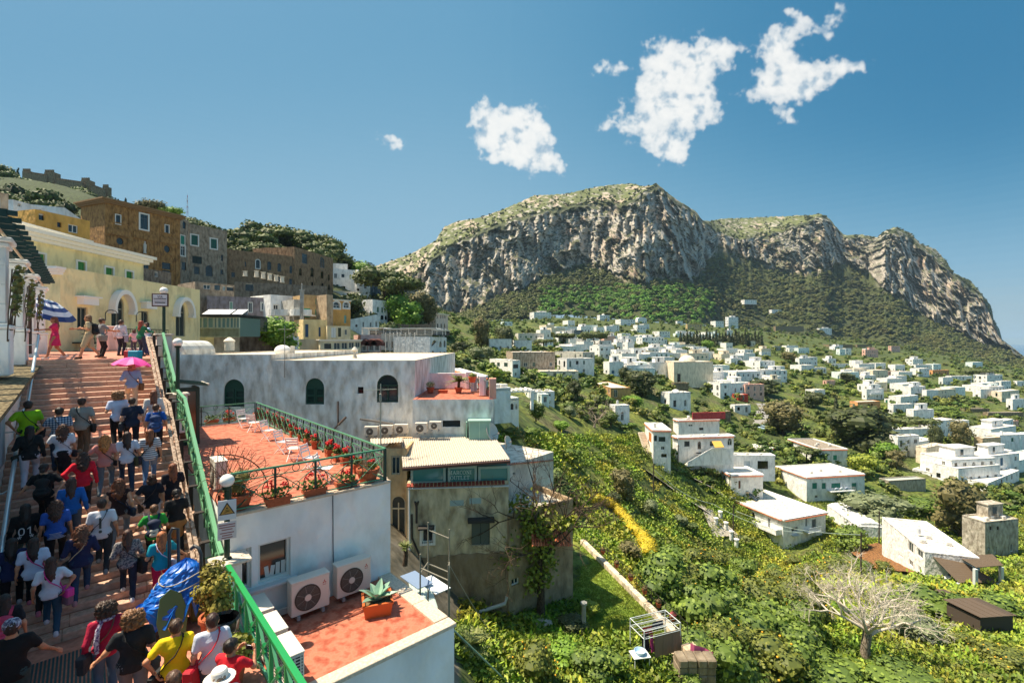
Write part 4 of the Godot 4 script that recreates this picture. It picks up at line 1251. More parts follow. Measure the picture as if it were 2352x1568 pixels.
	single("pink_pillar","short pale pink gate pillar behind the people on the landing","pillar",pk,wallm("d8b9b0",1),P(246,804,31.))
	wrapped_lift()
	planters()
func sign_text(p:Node,t:String,at:Vector3,h:float,hex:String,font:="Droid Sans"):
	var tm:=TextMesh.new()
	var f:=SystemFont.new();f.font_names=PackedStringArray([font])
	tm.font=f;tm.text=t;tm.font_size=32;tm.pixel_size=h/32.*1.35;tm.depth=.01
	var o:=part("lettering",tm,mt(hex,.6),p)
	o.position=at
func green_fence(called:String,label:String,s0:float,s1:float):
	var green:=mt("5f9d74",.45);var dark:=mt("2c6b46",.5)
	var o:=thing(called,label,"fence",S(0,0,0),TH)
	var n:=int((s0-s1)/.42)
	var A:=func(k:float,h:float)->Vector3:
		var s:=lerpf(s0,s1,k/n)
		return L(s,.0,slope_y(s)+h)
	for i in n:
		for q in[[.22,"bottom_rail",.05,.15],[1.06,"top_rail",.09,.05],[.8,"middle_rail",.03,.03]]:
			if i%2==0:
				var m:=M.new();m.bar(A.call(i,q[0]),A.call(minf(i+2.,n),q[0]),q[2],q[3])
				part(q[1],m,green,o)
		for k in 2:
			var m:=M.new()
			m.bar(A.call(i,.26 if k else .78),A.call(i+1.,.78 if k else .26),.02,.045,VX)
			part("lattice_bar",m,green if k else dark,o)
		var d:=M.new()
		var c:Vector3=A.call(i+.5,.52)
		d.box(c,V(.06,.13,.13),Basis(VX,PI/4))
		part("diamond",d,green,o)
		var d2:=M.new()
		d2.ball(A.call(i+.5,.93),V(.03,.085,.085),8)
		part("knob",d2,green,o)
		if i%3==0 or i==n-1:
			var p:=M.new();p.bar(A.call(i+(1. if i==n-1 else .0),-.1),A.call(i+(1. if i==n-1 else .0),1.04),.05,.05,VX)
			part("post",p,dark,o)
			var h:=M.new();h.bar(A.call(i,.32)+V(-.28,0,0),A.call(i,.32),.02,.03)
			part("strut",h,green,o)
func bottom_fence():
	var green:=mt("1f8f4c",.4);var pale:=mt("4f9a70",.5)
	var o:=thing("lower_fence","bright green iron fence between the lower paving and the flat roof with air conditioners","fence",S(0,0,FLOOR),TH)
	var n:=9
	for i in n:
		var s0:=-.35-i*.85;var s1:=s0-.85
		var m:=M.new();m.bar(L(s0,.0,1.),L(s1,.0,1.),.1,.06)
		part("top_rail",m,green,o)
		m=M.new();m.bar(L(s0,.0,.12),L(s1,.0,.12),.05,.06)
		part("bottom_rail",m,pale,o)
		m=M.new();m.box(L(s0,.0,.5),V(.06,1.,.06))
		part("post",m,green,o)
		for k in 2:
			m=M.new();m.bar(L(s0,.0,.15 if k else .95),L(s1,.0,.95 if k else .15),.02,.05,VX)
			part("diagonal",m,pale,o)
		m=M.new();m.box(L((s0+s1)*.5,.0,.55),V(.05,.16,.16),Basis(VX,PI/4))
		part("rosette",m,green,o)
func colonnade():
	var white:=wallm("d9dde6",0);var green:=mt("1d3a33",.6)
	var o:=thing("pergola","white columned pergola with dark green wooden joists above the left wall","pergola",S(0,0,0),TH)
	var cols:=[7.8,12.8,17.9,24.5]
	for i in 4:
		var s:float=cols[i]
		var yb:=-1. if i<2 else-.75
		var b:=M.new();b.bev(L(s,-4.55,(yb+.35)*.5),V(1.,.35-yb,1.),.03);b.bev(L(s,-4.55,.42),V(1.08,.12,1.08),.03)
		var p:=part("column",b,white,o)
		var sh:=M.new()
		for k in 4:sh.bev(L(s,-4.55,.82+k*.56),V(.82,.555,.82),.012)
		part("shaft",sh,white,p)
		var cp:=M.new();cp.bev(L(s,-4.55,2.8),V(.96,.12,.96),.02);cp.bev(L(s,-4.55,2.95),V(1.12,.14,1.12),.03)
		part("capital",cp,white,p)
	for k in 3:
		var m:=M.new();m.bar(L(cols[k]-(4. if k==0 else .0),-4.5,3.1),L(cols[k+1],-4.5,3.1),.2,.14)
		part("beam",m,green,o)
	for i in 20:
		var s:=5.+i*1.
		var m:=M.new()
		m.box(L(s,-6.,3.28),V(4.2,.2,.14));m.box(L(s,-3.82,3.3),V(.2,.12,.14))
		part("joist",m,green,o)
	var pole:=M.new();pole.tube([L(3.,-4.2,3.12),L(26.,-4.2,3.12)],.045,6)
	part("pole",pole,mt("b7a68c",.7),o)
	var iron:=M.new()
	for k in 3:iron.box(L(14.2+k*.4,-4.1,.6),V(.06,2.2,.06))
	part("iron_post",iron,mt("16181a",.6),o)
	var v:=thing("climbing_vine","half bare climbing vine on the white pergola columns","vine",S(0,0,0),TH)
	var g:=rg(8)
	var st:=M.new();var lf:=M.new()
	for i in 16:
		var s:float=[7.3,8.3,12.3,13.3,17.5][i%5]+g.randf_range(-.25,.25)
		var p:=L(s,-4.08,.0);var pts:=[p]
		for k in 8:
			p+=V(g.randfn()*.02+.01,.26,g.randfn()*.14);pts.append(p)
			for q in 5:
				var c:=p+V(.03+g.randf()*.08,g.randfn()*.12,g.randfn()*.14)
				lf.col=Color(.07,.09,.03).lerp(Color(.16,.17,.04),g.randf())
				var d:=V(g.randfn(),g.randfn(),g.randfn()).normalized()*.07;var e:=d.cross(V(g.randfn(),g.randfn(),g.randfn())).normalized()*.06
				if k>2:lf.quad(c-d,c-e,c+d,c+e)
		st.tube(pts,.016,4)
	part("stem",st,mt("54473c",.9),v)
	part("leaves",lf,leaf_mat(),v).set_meta("kind","stuff")
func wrapped_lift():
	var o:=thing("wrapped_stairlift","stair lift wrapped in crumpled blue tarpaulin tied with rope, beside the lowest steps","tarpaulin",S(-.1,-.75,FLOOR),TH)
	var m:=M.new()
	var f:=FastNoiseLite.new();f.seed=12;f.frequency=1.;f.fractal_octaves=3
	var rows:=26;var seg:=40
	var q:=[]
	for i in rows+1:
		var t:=i/float(rows)
		for j in seg:
			var a:=TAU*j/seg
			var r:=lerpf(.14,.62,pow(t,.75))if t>.12 else lerpf(.0,.2,t/.12)
			var d:=V(cos(a),0,sin(a)*.72)
			var crease:=f.get_noise_3d(cos(a)*3.,t*6.,sin(a)*3.)*.1+absf(f.get_noise_3d(cos(a)*7.,t*13.+5.,sin(a)*7.))*.07
			var y:=1.32-t*.98-.1*maxf(0,t-.7)*f.get_noise_2d(cos(a)*4.+9.,sin(a)*4.)*22.
			q.append(V(-.35*t,0,.25*t)+d*(r+crease*(.3+t))+V(0,y+crease*.3,0))
	for i in rows:
		for j in seg:
			var j2:=(j+1)%seg
			m.quad(q[i*seg+j],q[i*seg+j2],q[(i+1)*seg+j2],q[(i+1)*seg+j])
	part("tarpaulin",m,mt("1667c4",.38),o)
	var rp:=M.new()
	for k in 2:
		var pts:=[]
		for j in 24:
			var a:=TAU*j/24.
			var r:float=[.36,.44][k]
			pts.append(V(-.1+r*cos(a)*1.12,[1.,.84][k]+.06*sin(a*2.),.1+r*sin(a)*.85))
		rp.tube(pts,.012,5,true)
	part("rope",rp,mt("a9a291",.9),o)
	var pl:=M.new()
	pl.tube([V(.2,-.0,.5),V(.2,.9,.5),V(.2,1.5,.48),V(.17,1.62,.38),V(.1,1.66,.3),V(.05,1.58,.24)],.035,8)
	pl.tube([V(-.25,.5,-.5),V(-.25,1.75,-.55),V(-.2,1.88,-.5),V(-.1,1.86,-.45),V(-.08,.6,-.45)],.035,8)
	part("hoop",pl,mt("3a4046",.45),o)
	var gp:=M.new()
	gp.prism(PackedVector2Array([W(-.2,0),W(.2,0),W(.27,.45),W(.16,.85),W(-.02,.98),W(-.2,.85),W(-.27,.4)]),-.02,.02,Transform3D(Basis(VX,V(0,.3,.95),V(0,.95,-.3)),V(-.32,.0,.75)))
	part("green_platform",gp,mt("5a7a4c",.55),o)
	var bx:=M.new();bx.bev(V(.2,.42,.12),V(.32,.84,.4),.03)
	part("housing",bx,mt("6b6a3c",.6),o)
func planters():
	var pot:=mt("b5623c",.85,tx("terra"),1.2)
	for k in 2:
		var at:=S(-1.32-k*1.75,[-.42,-.5][k],FLOOR)
		var o:=thing("potted_shrub",["tall yellow green shrub in terracotta pot between tarpaulin and wire bin","low yellow green shrub at the bottom edge before the green fence"][k],"potted plant",at,0)
		var m:=M.new();m.lathe([[.0,.0],[.2,.0],[.27,.4],[.3,.4],[.3,.47],[.25,.47],[.24,.42],[.0,.4]],16)
		part("pot",m,pot,o)
		var bl:=[[V(0,.8,0),V(.3,.26,.3)],[V(.1,1.1,.05),V(.27,.25,.27)],[V(-.06,1.34,-.03),V(.22,.2,.22)],[V(.16,.72,.14),V(.24,.2,.24)],[V(-.15,.98,.1),V(.22,.2,.2)]]
		if k:bl=[[V(0,.62,0),V(.36,.2,.36)],[V(.2,.7,.1),V(.24,.2,.24)],[V(-.1,.78,.1),V(.2,.18,.2)]]
		part("foliage",leafy(bl,1500,.075,60+k,Color(.42,.36,.06)if k==0 else Color(.3,.36,.05),Color(.15,.13,.025)),leaf_mat(),o)
	var b:=thing("wire_bin","black wire litter bin with a black plastic liner by the green fence","bin",S(-2.15,-.42,FLOOR),TH)
	var w:=M.new()
	for i in 22:
		var a:=TAU*i/22.
		w.bar(V(cos(a)*.2,.03,sin(a)*.2),V(cos(a)*.25,.72,sin(a)*.25),.012,.012,VX)
	for k in 9:
		var pts:=[]
		var r:=.2+.05*k/8.
		for i in 16:pts.append(V(cos(TAU*i/16.)*r,.03+k*.086,sin(TAU*i/16.)*r))
		w.tube(pts,.006,4,true)
	part("basket",w,mt("2a3a30",.5),b).set_meta("kind","stuff")
	var ln:=M.new()
	var f:=FastNoiseLite.new();f.frequency=1.5
	var prev:=[]
	for k in 9:
		var ring:=[]
		for i in 20:
			var a:=TAU*i/20.
			var r:float=[.02,.18,.2,.225,.24,.26,.29,.28,.27][k]+f.get_noise_3d(cos(a)*2,k*.5,sin(a)*2)*.03
			ring.append(V(cos(a)*r,[.04,.05,.3,.55,.72,.78,.74,.6,.5][k]+f.get_noise_2d(i*1.,k)*.03,sin(a)*r))
		if k:
			for i in 20:ln.quad(prev[i],prev[(i+1)%20],ring[(i+1)%20],ring[i])
		prev=ring
	part("liner",ln,mt("101214",.22),b)
const TY:=-4.2
const RY:=-7.
const Z5:=[344.5,775.,.26855]
const Z3:=[918.7,689.,.2563]
func terrace():
	var red:=bumpy(mt("bd745a",.8,tx("redroof"),.22),tx("plasterbump"),.25)
	var wall:=wallm("f0e9e2",0)
	var A:=S(.38,.12,0);var B:=S(.38,4.42,0)
	var o:=thing("terrace_house","white house with a red roof terrace of geraniums and an office window","building",V(A.x,RY-.5,A.z),TH)
	var ops:=[]
	for q in[[545,1268,577,1355],[592,1232,667,1345]]:
		var a:=spot(A,B,q[0],q[3]);var b:=spot(A,B,q[2],q[1])
		ops.append([a.x,a.y-RY+.5,b.x,b.y-RY+.5,"g"])
	var lo:float=minf(ops[0][1],ops[1][1]);var hi:float=maxf(ops[0][3],ops[1][3])
	for p in ops:p[1]=lo;p[3]=hi
	var m:=M.new()
	var H:=TY-RY+.5
	facade(m,4.3,H-.02,ops,.25)
	m.quad(V(4.3,-8,0),V(4.3,H-.02,0),V(4.3,H-.02,-14.6),V(4.3,-8,-14.6))
	m.quad(V(0,0,-14.6),V(0,H-.02,-14.6),V(0,H-.02,0),V(0,0,0))
	m.quad(V(4.3,-8,-14.6),V(4.3,H-.02,-14.6),V(0,H-.02,-14.6),V(0,-8,-14.6))
	part("wall",m,wall,o)
	for p in ops:
		var g:=part("window",pane_shape(p,-.2),glass("3a2a22"),o)
		part("frame",ring_shape(p,-.2,-.1,.07,.0),mt("dcdcd6",.5),g)
	var bk:=M.new();var g2:=rg(3)
	var sill:=M.new();sill.bev(V((ops[0][0]+ops[1][2])*.5,lo-.05,.04),V(ops[1][2]-ops[0][0]+.3,.07,.3),.01)
	part("sill",sill,mt("cfd0d0",.6),o)
	var fl:=M.new();fl.box(V(2.15,H-.05,-7.3),V(4.26,.1,14.5))
	part("roof_floor",fl,red,o)
	var cp:=M.new()
	for k in 5:cp.bev(V(.43+k*.86,H-.005,-.06),V(.85,.07,.26),.01)
	for k in 14:cp.bev(V(4.26,H-.004,-.74-k*1.),V(.2,.068,.99),.01)
	part("coping",cp,mt("d8c4ae",.7,tx("stone"),.7),o)
	var cb:=M.new();cb.tube([V(2.55,H,.02),V(2.56,1.9,.015),V(2.57,1.,.02)],.012,5)
	part("cable",cb,mt("4a4e54",.8),o)
	var fold:=M.new()
	for i in 6:fold.box(V(ops[1][0]+.25+i*.13,lo+.2,-.19),V(.1,g2.randf_range(.2,.38),.01),Basis(VB,g2.randf_range(-.3,.3)))
	part("paper",fold,mt("d9cfc6",.8),o).set_meta("kind","stuff")
	var C:=S(-3.02,.12,0)
	var low:=thing("flat_roof_house","pale house with a flat red roof and cream coping carrying air conditioners","building",V(C.x,RY-9.,C.z),TH)
	var lm:=M.new()
	facade(lm,4.25,8.98,[])
	lm.quad(V(4.25,0,0),V(4.25,8.98,0),V(4.25,8.98,-3.38),V(4.25,0,-3.38))
	lm.quad(V(0,0,-3.38),V(0,8.98,-3.38),V(0,8.98,0),V(0,0,0))
	part("wall",lm,wallm("e6e6e2",1),low)
	var lr:=M.new();lr.box(V(2.,8.94,-1.75),V(3.9,.1,3.2))
	part("roof_floor",lr,red,low)
	var lc:=M.new()
	lc.bev(V(2.12,9.,-.13),V(4.35,.1,.34),.012)
	for k in 3:lc.bev(V(4.1,9.,-.86-k*1.06),V(.4,.099,1.05),.012)
	part("coping",lc,mt("dfcfba",.65,tx("stone"),.7),low)
	var pipe:=M.new();pipe.tube([V(.9,9.1,-3.28),V(2.1,9.1,-3.27)],.05,6);pipe.box(V(1.3,9.12,-3.24),V(1.4,.14,.1))
	part("conduit",pipe,mt("b9b6b0",.7),low)
	air_con("ac_unit","large front fan air conditioner on the flat roof, nearer the office window",S(-.12,1.86,RY+.12),TH,.95,.84,.33,true)
	air_con("ac_unit","large front fan air conditioner on the flat roof, farther to the right",S(-.02,3.05,RY+.12),TH,.95,.84,.33,true)
	for i in 3:
		air_con("side_ac_unit",["air conditioner along the green fence, farthest, with fan shaped shadow on its lid","air conditioner along the green fence, middle of three","air conditioner along the green fence, nearest the bottom edge"][i],S(-.55-i*1.02,.62,RY+.1),TH+90.,.85,.8,.36,false)
	var at:=G(866,1400,RY+.02)
	var ag:=thing("agave_planter","blue green agave in a square orange planter on the flat red roof","potted plant",V(at.x,RY-.04,at.z),20.)
	var om:=M.new()
	var h:=.36;var wq:=.34
	om.box(V(0,.03,0),V(wq*1.9,.06,wq*1.9))
	for s in[[1,0],[-1,0],[0,1],[0,-1]]:
		var c:=V(s[0],0,s[1]);var t:=V(-s[1],0,s[0])
		var a:=c*wq*.92;var b:=c*wq*1.06+V(0,h,0)
		om.quad(a-t*wq*.92,a+t*wq*.92,b+t*wq*1.06,b-t*wq*1.06)
		om.box(c*wq*1.03+V(0,h,0),V(.06 if s[0]else wq*2.2,.05,.06 if s[1]else wq*2.2))
		om.quad(b*.93+V(0,h*.07,0)-t*wq*.98,b*.93+V(0,h*.07,0)+t*wq*.98,a*.9+t*wq*.9+V(0,.2,0),a*.9-t*wq*.9+V(0,.2,0))
	part("planter",om,mt("c9622a",.6),ag)
	var so:=M.new();so.box(V(0,h-.06,0),V(wq*2.,.04,wq*2.))
	part("soil",so,mt("8a7658",.95,tx("turf"),2.),ag)
	var lfm:=mt("8fb29a",.5)
	var gg:=rg(5)
	for i in 11:
		var a:=i*2.4;var up:=.25+.07*i
		part("leaf",agave_leaf(V(cos(a),up*1.7,sin(a)).normalized(),.52+.1*gg.randf(),.085),lfm,ag).position=V(0,h-.05,0)
	scroll_railing("terrace_side_railing","green scrolled iron railing behind the row of geraniums on the terrace's right side",S(.42,4.28,TY),S(14.9,4.28,TY),18,true)
	scroll_railing("terrace_front_railing","thin green railing with large rings along the terrace front above the office window",S(.42,.2,TY),S(.42,4.24,TY),4,false)
	scroll_railing("terrace_back_railing","dark ringed railing along the far end of the terrace before the long grey wall",S(14.9,.6,TY),S(14.9,4.2,TY),3,false)
	fan_guard()
	booth()
	chairs()
	pots()
func agave_leaf(d:Vector3,l:float,w:float)->M:
	var m:=M.new()
	var side:=d.cross(VU).normalized();var up:=side.cross(d)
	var prev:=[]
	for i in 8:
		var t:=i/7.
		var p:=d*l*t+V(0,-.16*t*t*l,0)
		var ww:=w*(.7+1.3*t)*(1.-t)*1.9 if t>.3 else w*(.75+t)
		var ring:=[p-side*ww+up*ww*.35,p+up*-.02,p+side*ww+up*ww*.35,p-up*.045*(1.-t)]
		if i:
			for k in 4:m.quad(prev[k],prev[(k+1)%4],ring[(k+1)%4],ring[k])
		prev=ring
	return m
func air_con(called:String,label:String,at:Vector3,yaw:float,w:float,h:float,d:float,big:bool,group:="")->Node3D:
	var o:=thing(called,label,"air conditioner",at,yaw,group if group else "outdoor air conditioner units on the roof")
	var body:=mt("d8cdc0",.45)
	var m:=M.new()
	m.bev(V(0,h*.5,0),V(w,h,d),.018)
	part("casing",m,body,o)
	var lid:=M.new();lid.bev(V(0,h+.012,0),V(w+.02,.03,d+.02),.008)
	part("lid",lid,mt("ddd5c9",.45),o)
	for s in[-1,1]:
		var f:=M.new();f.box(V(s*w*.32,-.05,0),V(.07,.1,d+.08))
		part("foot",f,mt("8e8f90",.5),o)
	if big or w<.84:
		var r:=h*.36;var c:=V(-w*.08,h*.47,d*.5)
		var well:=M.new();well.lathe([[.0,.0],[r,.0],[r,.012],[r+.02,.012],[r+.02,.0]],28,c+V(0,0,.004),Basis(VX,PI/2))
		var fo:=part("fan",well,mt("4a4038",.6),o)
		var sp:=M.new()
		for i in 7:sp.bar(c+V(0,0,.016),c+V(cos(TAU*i/7.),sin(TAU*i/7.),0)*r*.96+V(0,0,.016),.012,.008,V(0,0,1))
		for k in 9:
			var pts:=[]
			for i in 24:pts.append(c+V(cos(TAU*i/24.),sin(TAU*i/24.),0)*r*(.24+.085*k)+V(0,0,.02))
			sp.tube(pts,.0035,4,true)
		part("guard",sp,mt("8d837a",.5),fo).set_meta("kind","stuff")
		var hb:=M.new();hb.lathe([[.0,.02],[r*.27,.02],[r*.27,.0]],18,c+V(0,0,.012),Basis(VX,PI/2))
		part("hub",hb,body,fo)
		if big:
			var lg:=M.new()
			for a in[PI/2,PI/2+TAU/3,PI/2-TAU/3]:
				var v:=V(cos(a),sin(a),0);var s:=V(-v.y,v.x,0)
				var cc:=V(w*.36,h*.78,d*.5+.004)
				lg.quad(cc,cc+v*.03+s*.018,cc+v*.06,cc+v*.03-s*.018)
			lg.box(V(w*.36,h*.7,d*.5+.003),V(.09,.012,.002))
			part("emblem",lg,mt("b0392e",.5),o)
		var hd:=M.new();hd.bev(V(w*.5+.02,h*.3,.02),V(.05,.2,.16),.01)
		part("valve_cover",hd,body,o)
	else:
		for q in[[V(-w*.5-.004,h*.5,0),V(.004,h*.86,d*.8)],[V(0,h*.5,-d*.5-.004),V(w*.92,h*.86,.004)],[V(w*.5+.004,h*.5,0),V(.004,h*.86,d*.8)]]:
			var b:=M.new();b.box(q[0],q[1])
			var bo:=part("coil",b,mt("2b2925",.7),o)
			var br:=M.new()
			for i in 11:
				var s:Vector3=q[1];s.y=.022
				br.box(q[0]+V(0,(i-5)*h*.078,0)+(q[0]*V(1,0,1)).normalized()*.006,s+V(.004,0,.004))
			for i in 3:
				var s:Vector3=q[1]
				if s.x>.1:s.x=.02
				else:s.z=.02
				br.box(q[0]+(V((i-1)*w*.3,0,0)if q[1].x>.1 else V(0,0,(i-1)*d*.3))+(q[0]*V(1,0,1)).normalized()*.006,s+V(.006,0,.006))
			part("grille",br,body,bo)
	return o
func scroll_railing(called:String,label:String,a:Vector3,b:Vector3,n:int,scrolls:bool):
	var l:=a.distance_to(b)
	var yaw:=rad_to_deg(atan2(-(b.z-a.z),b.x-a.x))
	var o:=thing(called,label,"railing",a,yaw)
	var green:=mt("4d8a68",.5);var dark:=mt("24382c",.5)
	for q in[[.98,"top_rail",.045],[.1,"bottom_rail",.03],[.78,"middle_rail",.02]]:
		for k in n:
			var m:=M.new();m.bar(V(l*k/n,q[0],0),V(l*(k+1)/n,q[0],0),q[2]*1.3,q[2])
			part(q[1],m,green,o)
	for k in n+1:
		var x:=l*k/n
		var m:=M.new();m.box(V(x,.5,0),V(.05 if not scrolls else .035,1.,.05))
		part("post",m,dark,o)
		if k==n:break
		var w:=l/n
		var arc:=func(c:Vector3,rx:float,ry:float,a0:float,a1:float,th:float,close:=false)->M:
			var mm:=M.new();var p:=[]
			var c2:=16
			for i in c2+(0 if close else 1):p.append(c+V(rx*cos(a0+(a1-a0)*i/c2),ry*sin(a0+(a1-a0)*i/c2),.012))
			mm.tube(p,th,4,close)
			return mm
		if scrolls:
			part("oval",arc.call(V(x+w*.5,.42,0),w*.16,.28,.0,TAU,.012,true),dark,o)
			part("scroll",arc.call(V(x+w*.5,.86,0),w*.16,.09,-.6,4.2,.013),dark,o)
			for s in[0,1]:
				var d:=M.new();d.bar(V(x+w*s,.12,-.01),V(x+w*(1-s),.76,-.01),.018,.02,V(0,0,1))
				part("diagonal",d,green,o)
		else:
			part("ring",arc.call(V(x+.01,.43,0),.32,.32,.0,TAU,.012,true),dark,o)
			part("ring",arc.call(V(x+w*.5,.88,0),.09,.09,.0,TAU,.01,true),dark,o)
			part("ring",arc.call(V(x+.01,.88,0),.09,.09,.0,TAU,.01,true),dark,o)
			part("ring",arc.call(V(x+w*.5,.44,0),.09,.09,.0,TAU,.01,true),dark,o)
			for s in[0,1]:
				var p:=[]
				for i in 9:
					var t:=i/8.
					p.append(V(x+w*t,lerpf(.14 if s else .74,.74 if s else .14,smoothstep(.0,1.,t)),0))
				var d:=M.new();d.tube(p,.012,4)
				part("wave_bar",d,green,o)
func fan_guard():
	var o:=thing("fan_guard","rusty fan shaped spiked guard over the terrace corner beside the bare potted shrub","guard",S(1.35,.14,TY),TH)
	var iron:=mt("5a3d2a",.7)
	for i in 15:
		var a:=i*PI/2/14.
		var m:=M.new();m.tube([V(0,.05,-.2),V(1.45*sin(a),.05+1.45*cos(a),-.2)],.008,4)
		part("spike",m,iron,o)
	for r in[1.2]:
		var p:=[]
		for i in 17:p.append(V(r*sin(PI/2*i/16.),.05+r*cos(PI/2*i/16.),-.2))
		var m:=M.new();m.tube(p,.016,5)
		part("arc",m,iron,o)
	air_con("terrace_ac_unit","white air conditioner at the terrace edge behind the fan guard",S(3.,.42,TY+.08),TH-90.,.8,.75,.3,false)
func booth():
	var o:=thing("green_booth","dark green glazed booth with a pitched glass roof at the terrace's left edge","booth",S(10.4,.14,TY),TH)
	var g:=mt("17392b",.45)
	var w:=.86;var d:=1.1;var h:=2.3
	for q in[[.0,.0],[w,.0],[.0,-d],[w,-d]]:
		var m:=M.new();m.box(V(q[0],h*.5,q[1]),V(.12,h,.12))
		part("post",m,g,o)
	for q in[[V(w*.5,h*.52,.0),V(w-.12,h*.86,.02)],[V(w,h*.52,-d*.5),V(.02,h*.86,d-.12)]]:
		var m:=M.new();m.box(q[0],q[1])
		part("pane",m,glass("6b4a36"),o)
	for q in[[V(w*.5,.12,.0),V(w,.24,.06)],[V(w,.12,-d*.5),V(.06,.24,d)],[V(w*.5,h-.05,0),V(w,.16,.1)],[V(w,h-.05,-d*.5),V(.1,.16,d)]]:
		var m:=M.new();m.box(q[0],q[1])
		part("rail",m,g,o)
	var r:=M.new()
	r.box(V(w*.5+.1,h+.2,-d*.5),V(w+.5,.05,d+.5),Basis(Vector3.FORWARD,.16))
	part("roof",r,mt("55665a",.25),o)
	for i in 4:
		var b:=M.new();b.box(V(w*.5+.1,h+.24,-d-.2+i*.5),V(w+.52,.05,.06),Basis(Vector3.FORWARD,.16))
		part("glazing_bar",b,g,o)
	var e:=M.new();e.box(V(w+.34,h+.13,-d*.5),V(.06,.08,d+.55))
	part("edge",e,mt("c9beb0",.7),o)
	var hm:=M.new()
	for k in 3:
		var p:=[]
		for i in 18:p.append(V(w+.2,1.1+.26*sin(TAU*i/18.),-d-.1+.18*cos(TAU*i/18.)+.02*k))
		hm.tube(p,.02,5,true)
	single("garden_hose","coil of yellow hose hanging behind the dark green booth","hose",hm,mt("d2b430",.5),S(10.4,.14,TY),TH)
func chairs():
	var wh:=mt("efece8",.45)
	var src:Node3D=null
	var spots:=[[800,768,60],[888,806,175],[1012,880,75],[1140,988,75],[1232,1050,185],[1375,1138,80],[1490,1240,95]]
	var lab:=["farthest folding chair on the terrace, beside the big terracotta pot","folding chair facing away, second from the far end","folding chair standing alone in the middle of the terrace","folding chair tucked behind another, fourth from the far end","folding chair with its back to the camera, fifth from the far end","folding chair third nearest the front railing, turned to the side","nearest folding chair, just behind the front railing"]
	for i in 7:
		var at:=G(Z5[0]+spots[i][0]*Z5[2],Z5[1]+spots[i][1]*Z5[2],TY)
		if src==null:
			src=thing("folding_chair","white slatted "+lab[0],"chair",at,spots[0][2],"white folding chairs on the terrace")
			for k in 5:
				var m:=M.new();m.bev(V(0,.44,-.16+k*.085),V(.4,.022,.07),.006)
				part("seat_slat",m,wh,src)
			for k in 3:
				var m:=M.new();m.bev(V(0,.62+k*.095,-.23-k*.018),V(.38,.07,.02),.006)
				part("back_slat",m,wh,src)
			for s in[-1,1]:
				var m:=M.new();m.tube([V(s*.2,.0,.22),V(s*.2,.44,-.17),V(s*.2,.86,-.28)],.018,6)
				part("leg",m,wh,src)
				m=M.new();m.tube([V(s*.17,.0,-.24),V(s*.17,.43,.18)],.018,6)
				part("leg",m,wh,src)
			var c:=M.new()
			for q in[[.2,.12,.115],[.17,.1,-.14]]:c.bar(V(-q[0],q[1],q[2]),V(q[0],q[1],q[2]),.02,.03)
			part("crossbar",c,wh,src)
		else:
			dup(src,"white slatted "+lab[i],at,spots[i][2])
func geranium(m_f:M,m_l:M,at:Vector3,w:float,sd:int,blooms:int,h:=.3):
	var g:=rg(sd)
	for i in 90:
		var p:=at+V(g.randfn()*w*.3,g.randf_range(.02,h*.75),g.randfn()*w*.22)
		var d:=V(g.randfn(),g.randfn(),g.randfn()).normalized()*.045;var e:=d.cross(V(g.randfn(),g.randfn(),g.randfn())).normalized()*.045
		m_l.col=Color(.06,.11,.02).lerp(Color(.16,.22,.04),g.randf())
		m_l.quad(p-d,p-e,p+d,p+e)
	for i in blooms:
		var p:=at+V(g.randfn()*w*.24,h*g.randf_range(.75,1.25),g.randfn()*w*.18)
		for k in 9:
			var c:=p+V(g.randfn(),g.randfn(),g.randfn())*.028
			m_f.ball(c,V(.026,.02,.026),5)
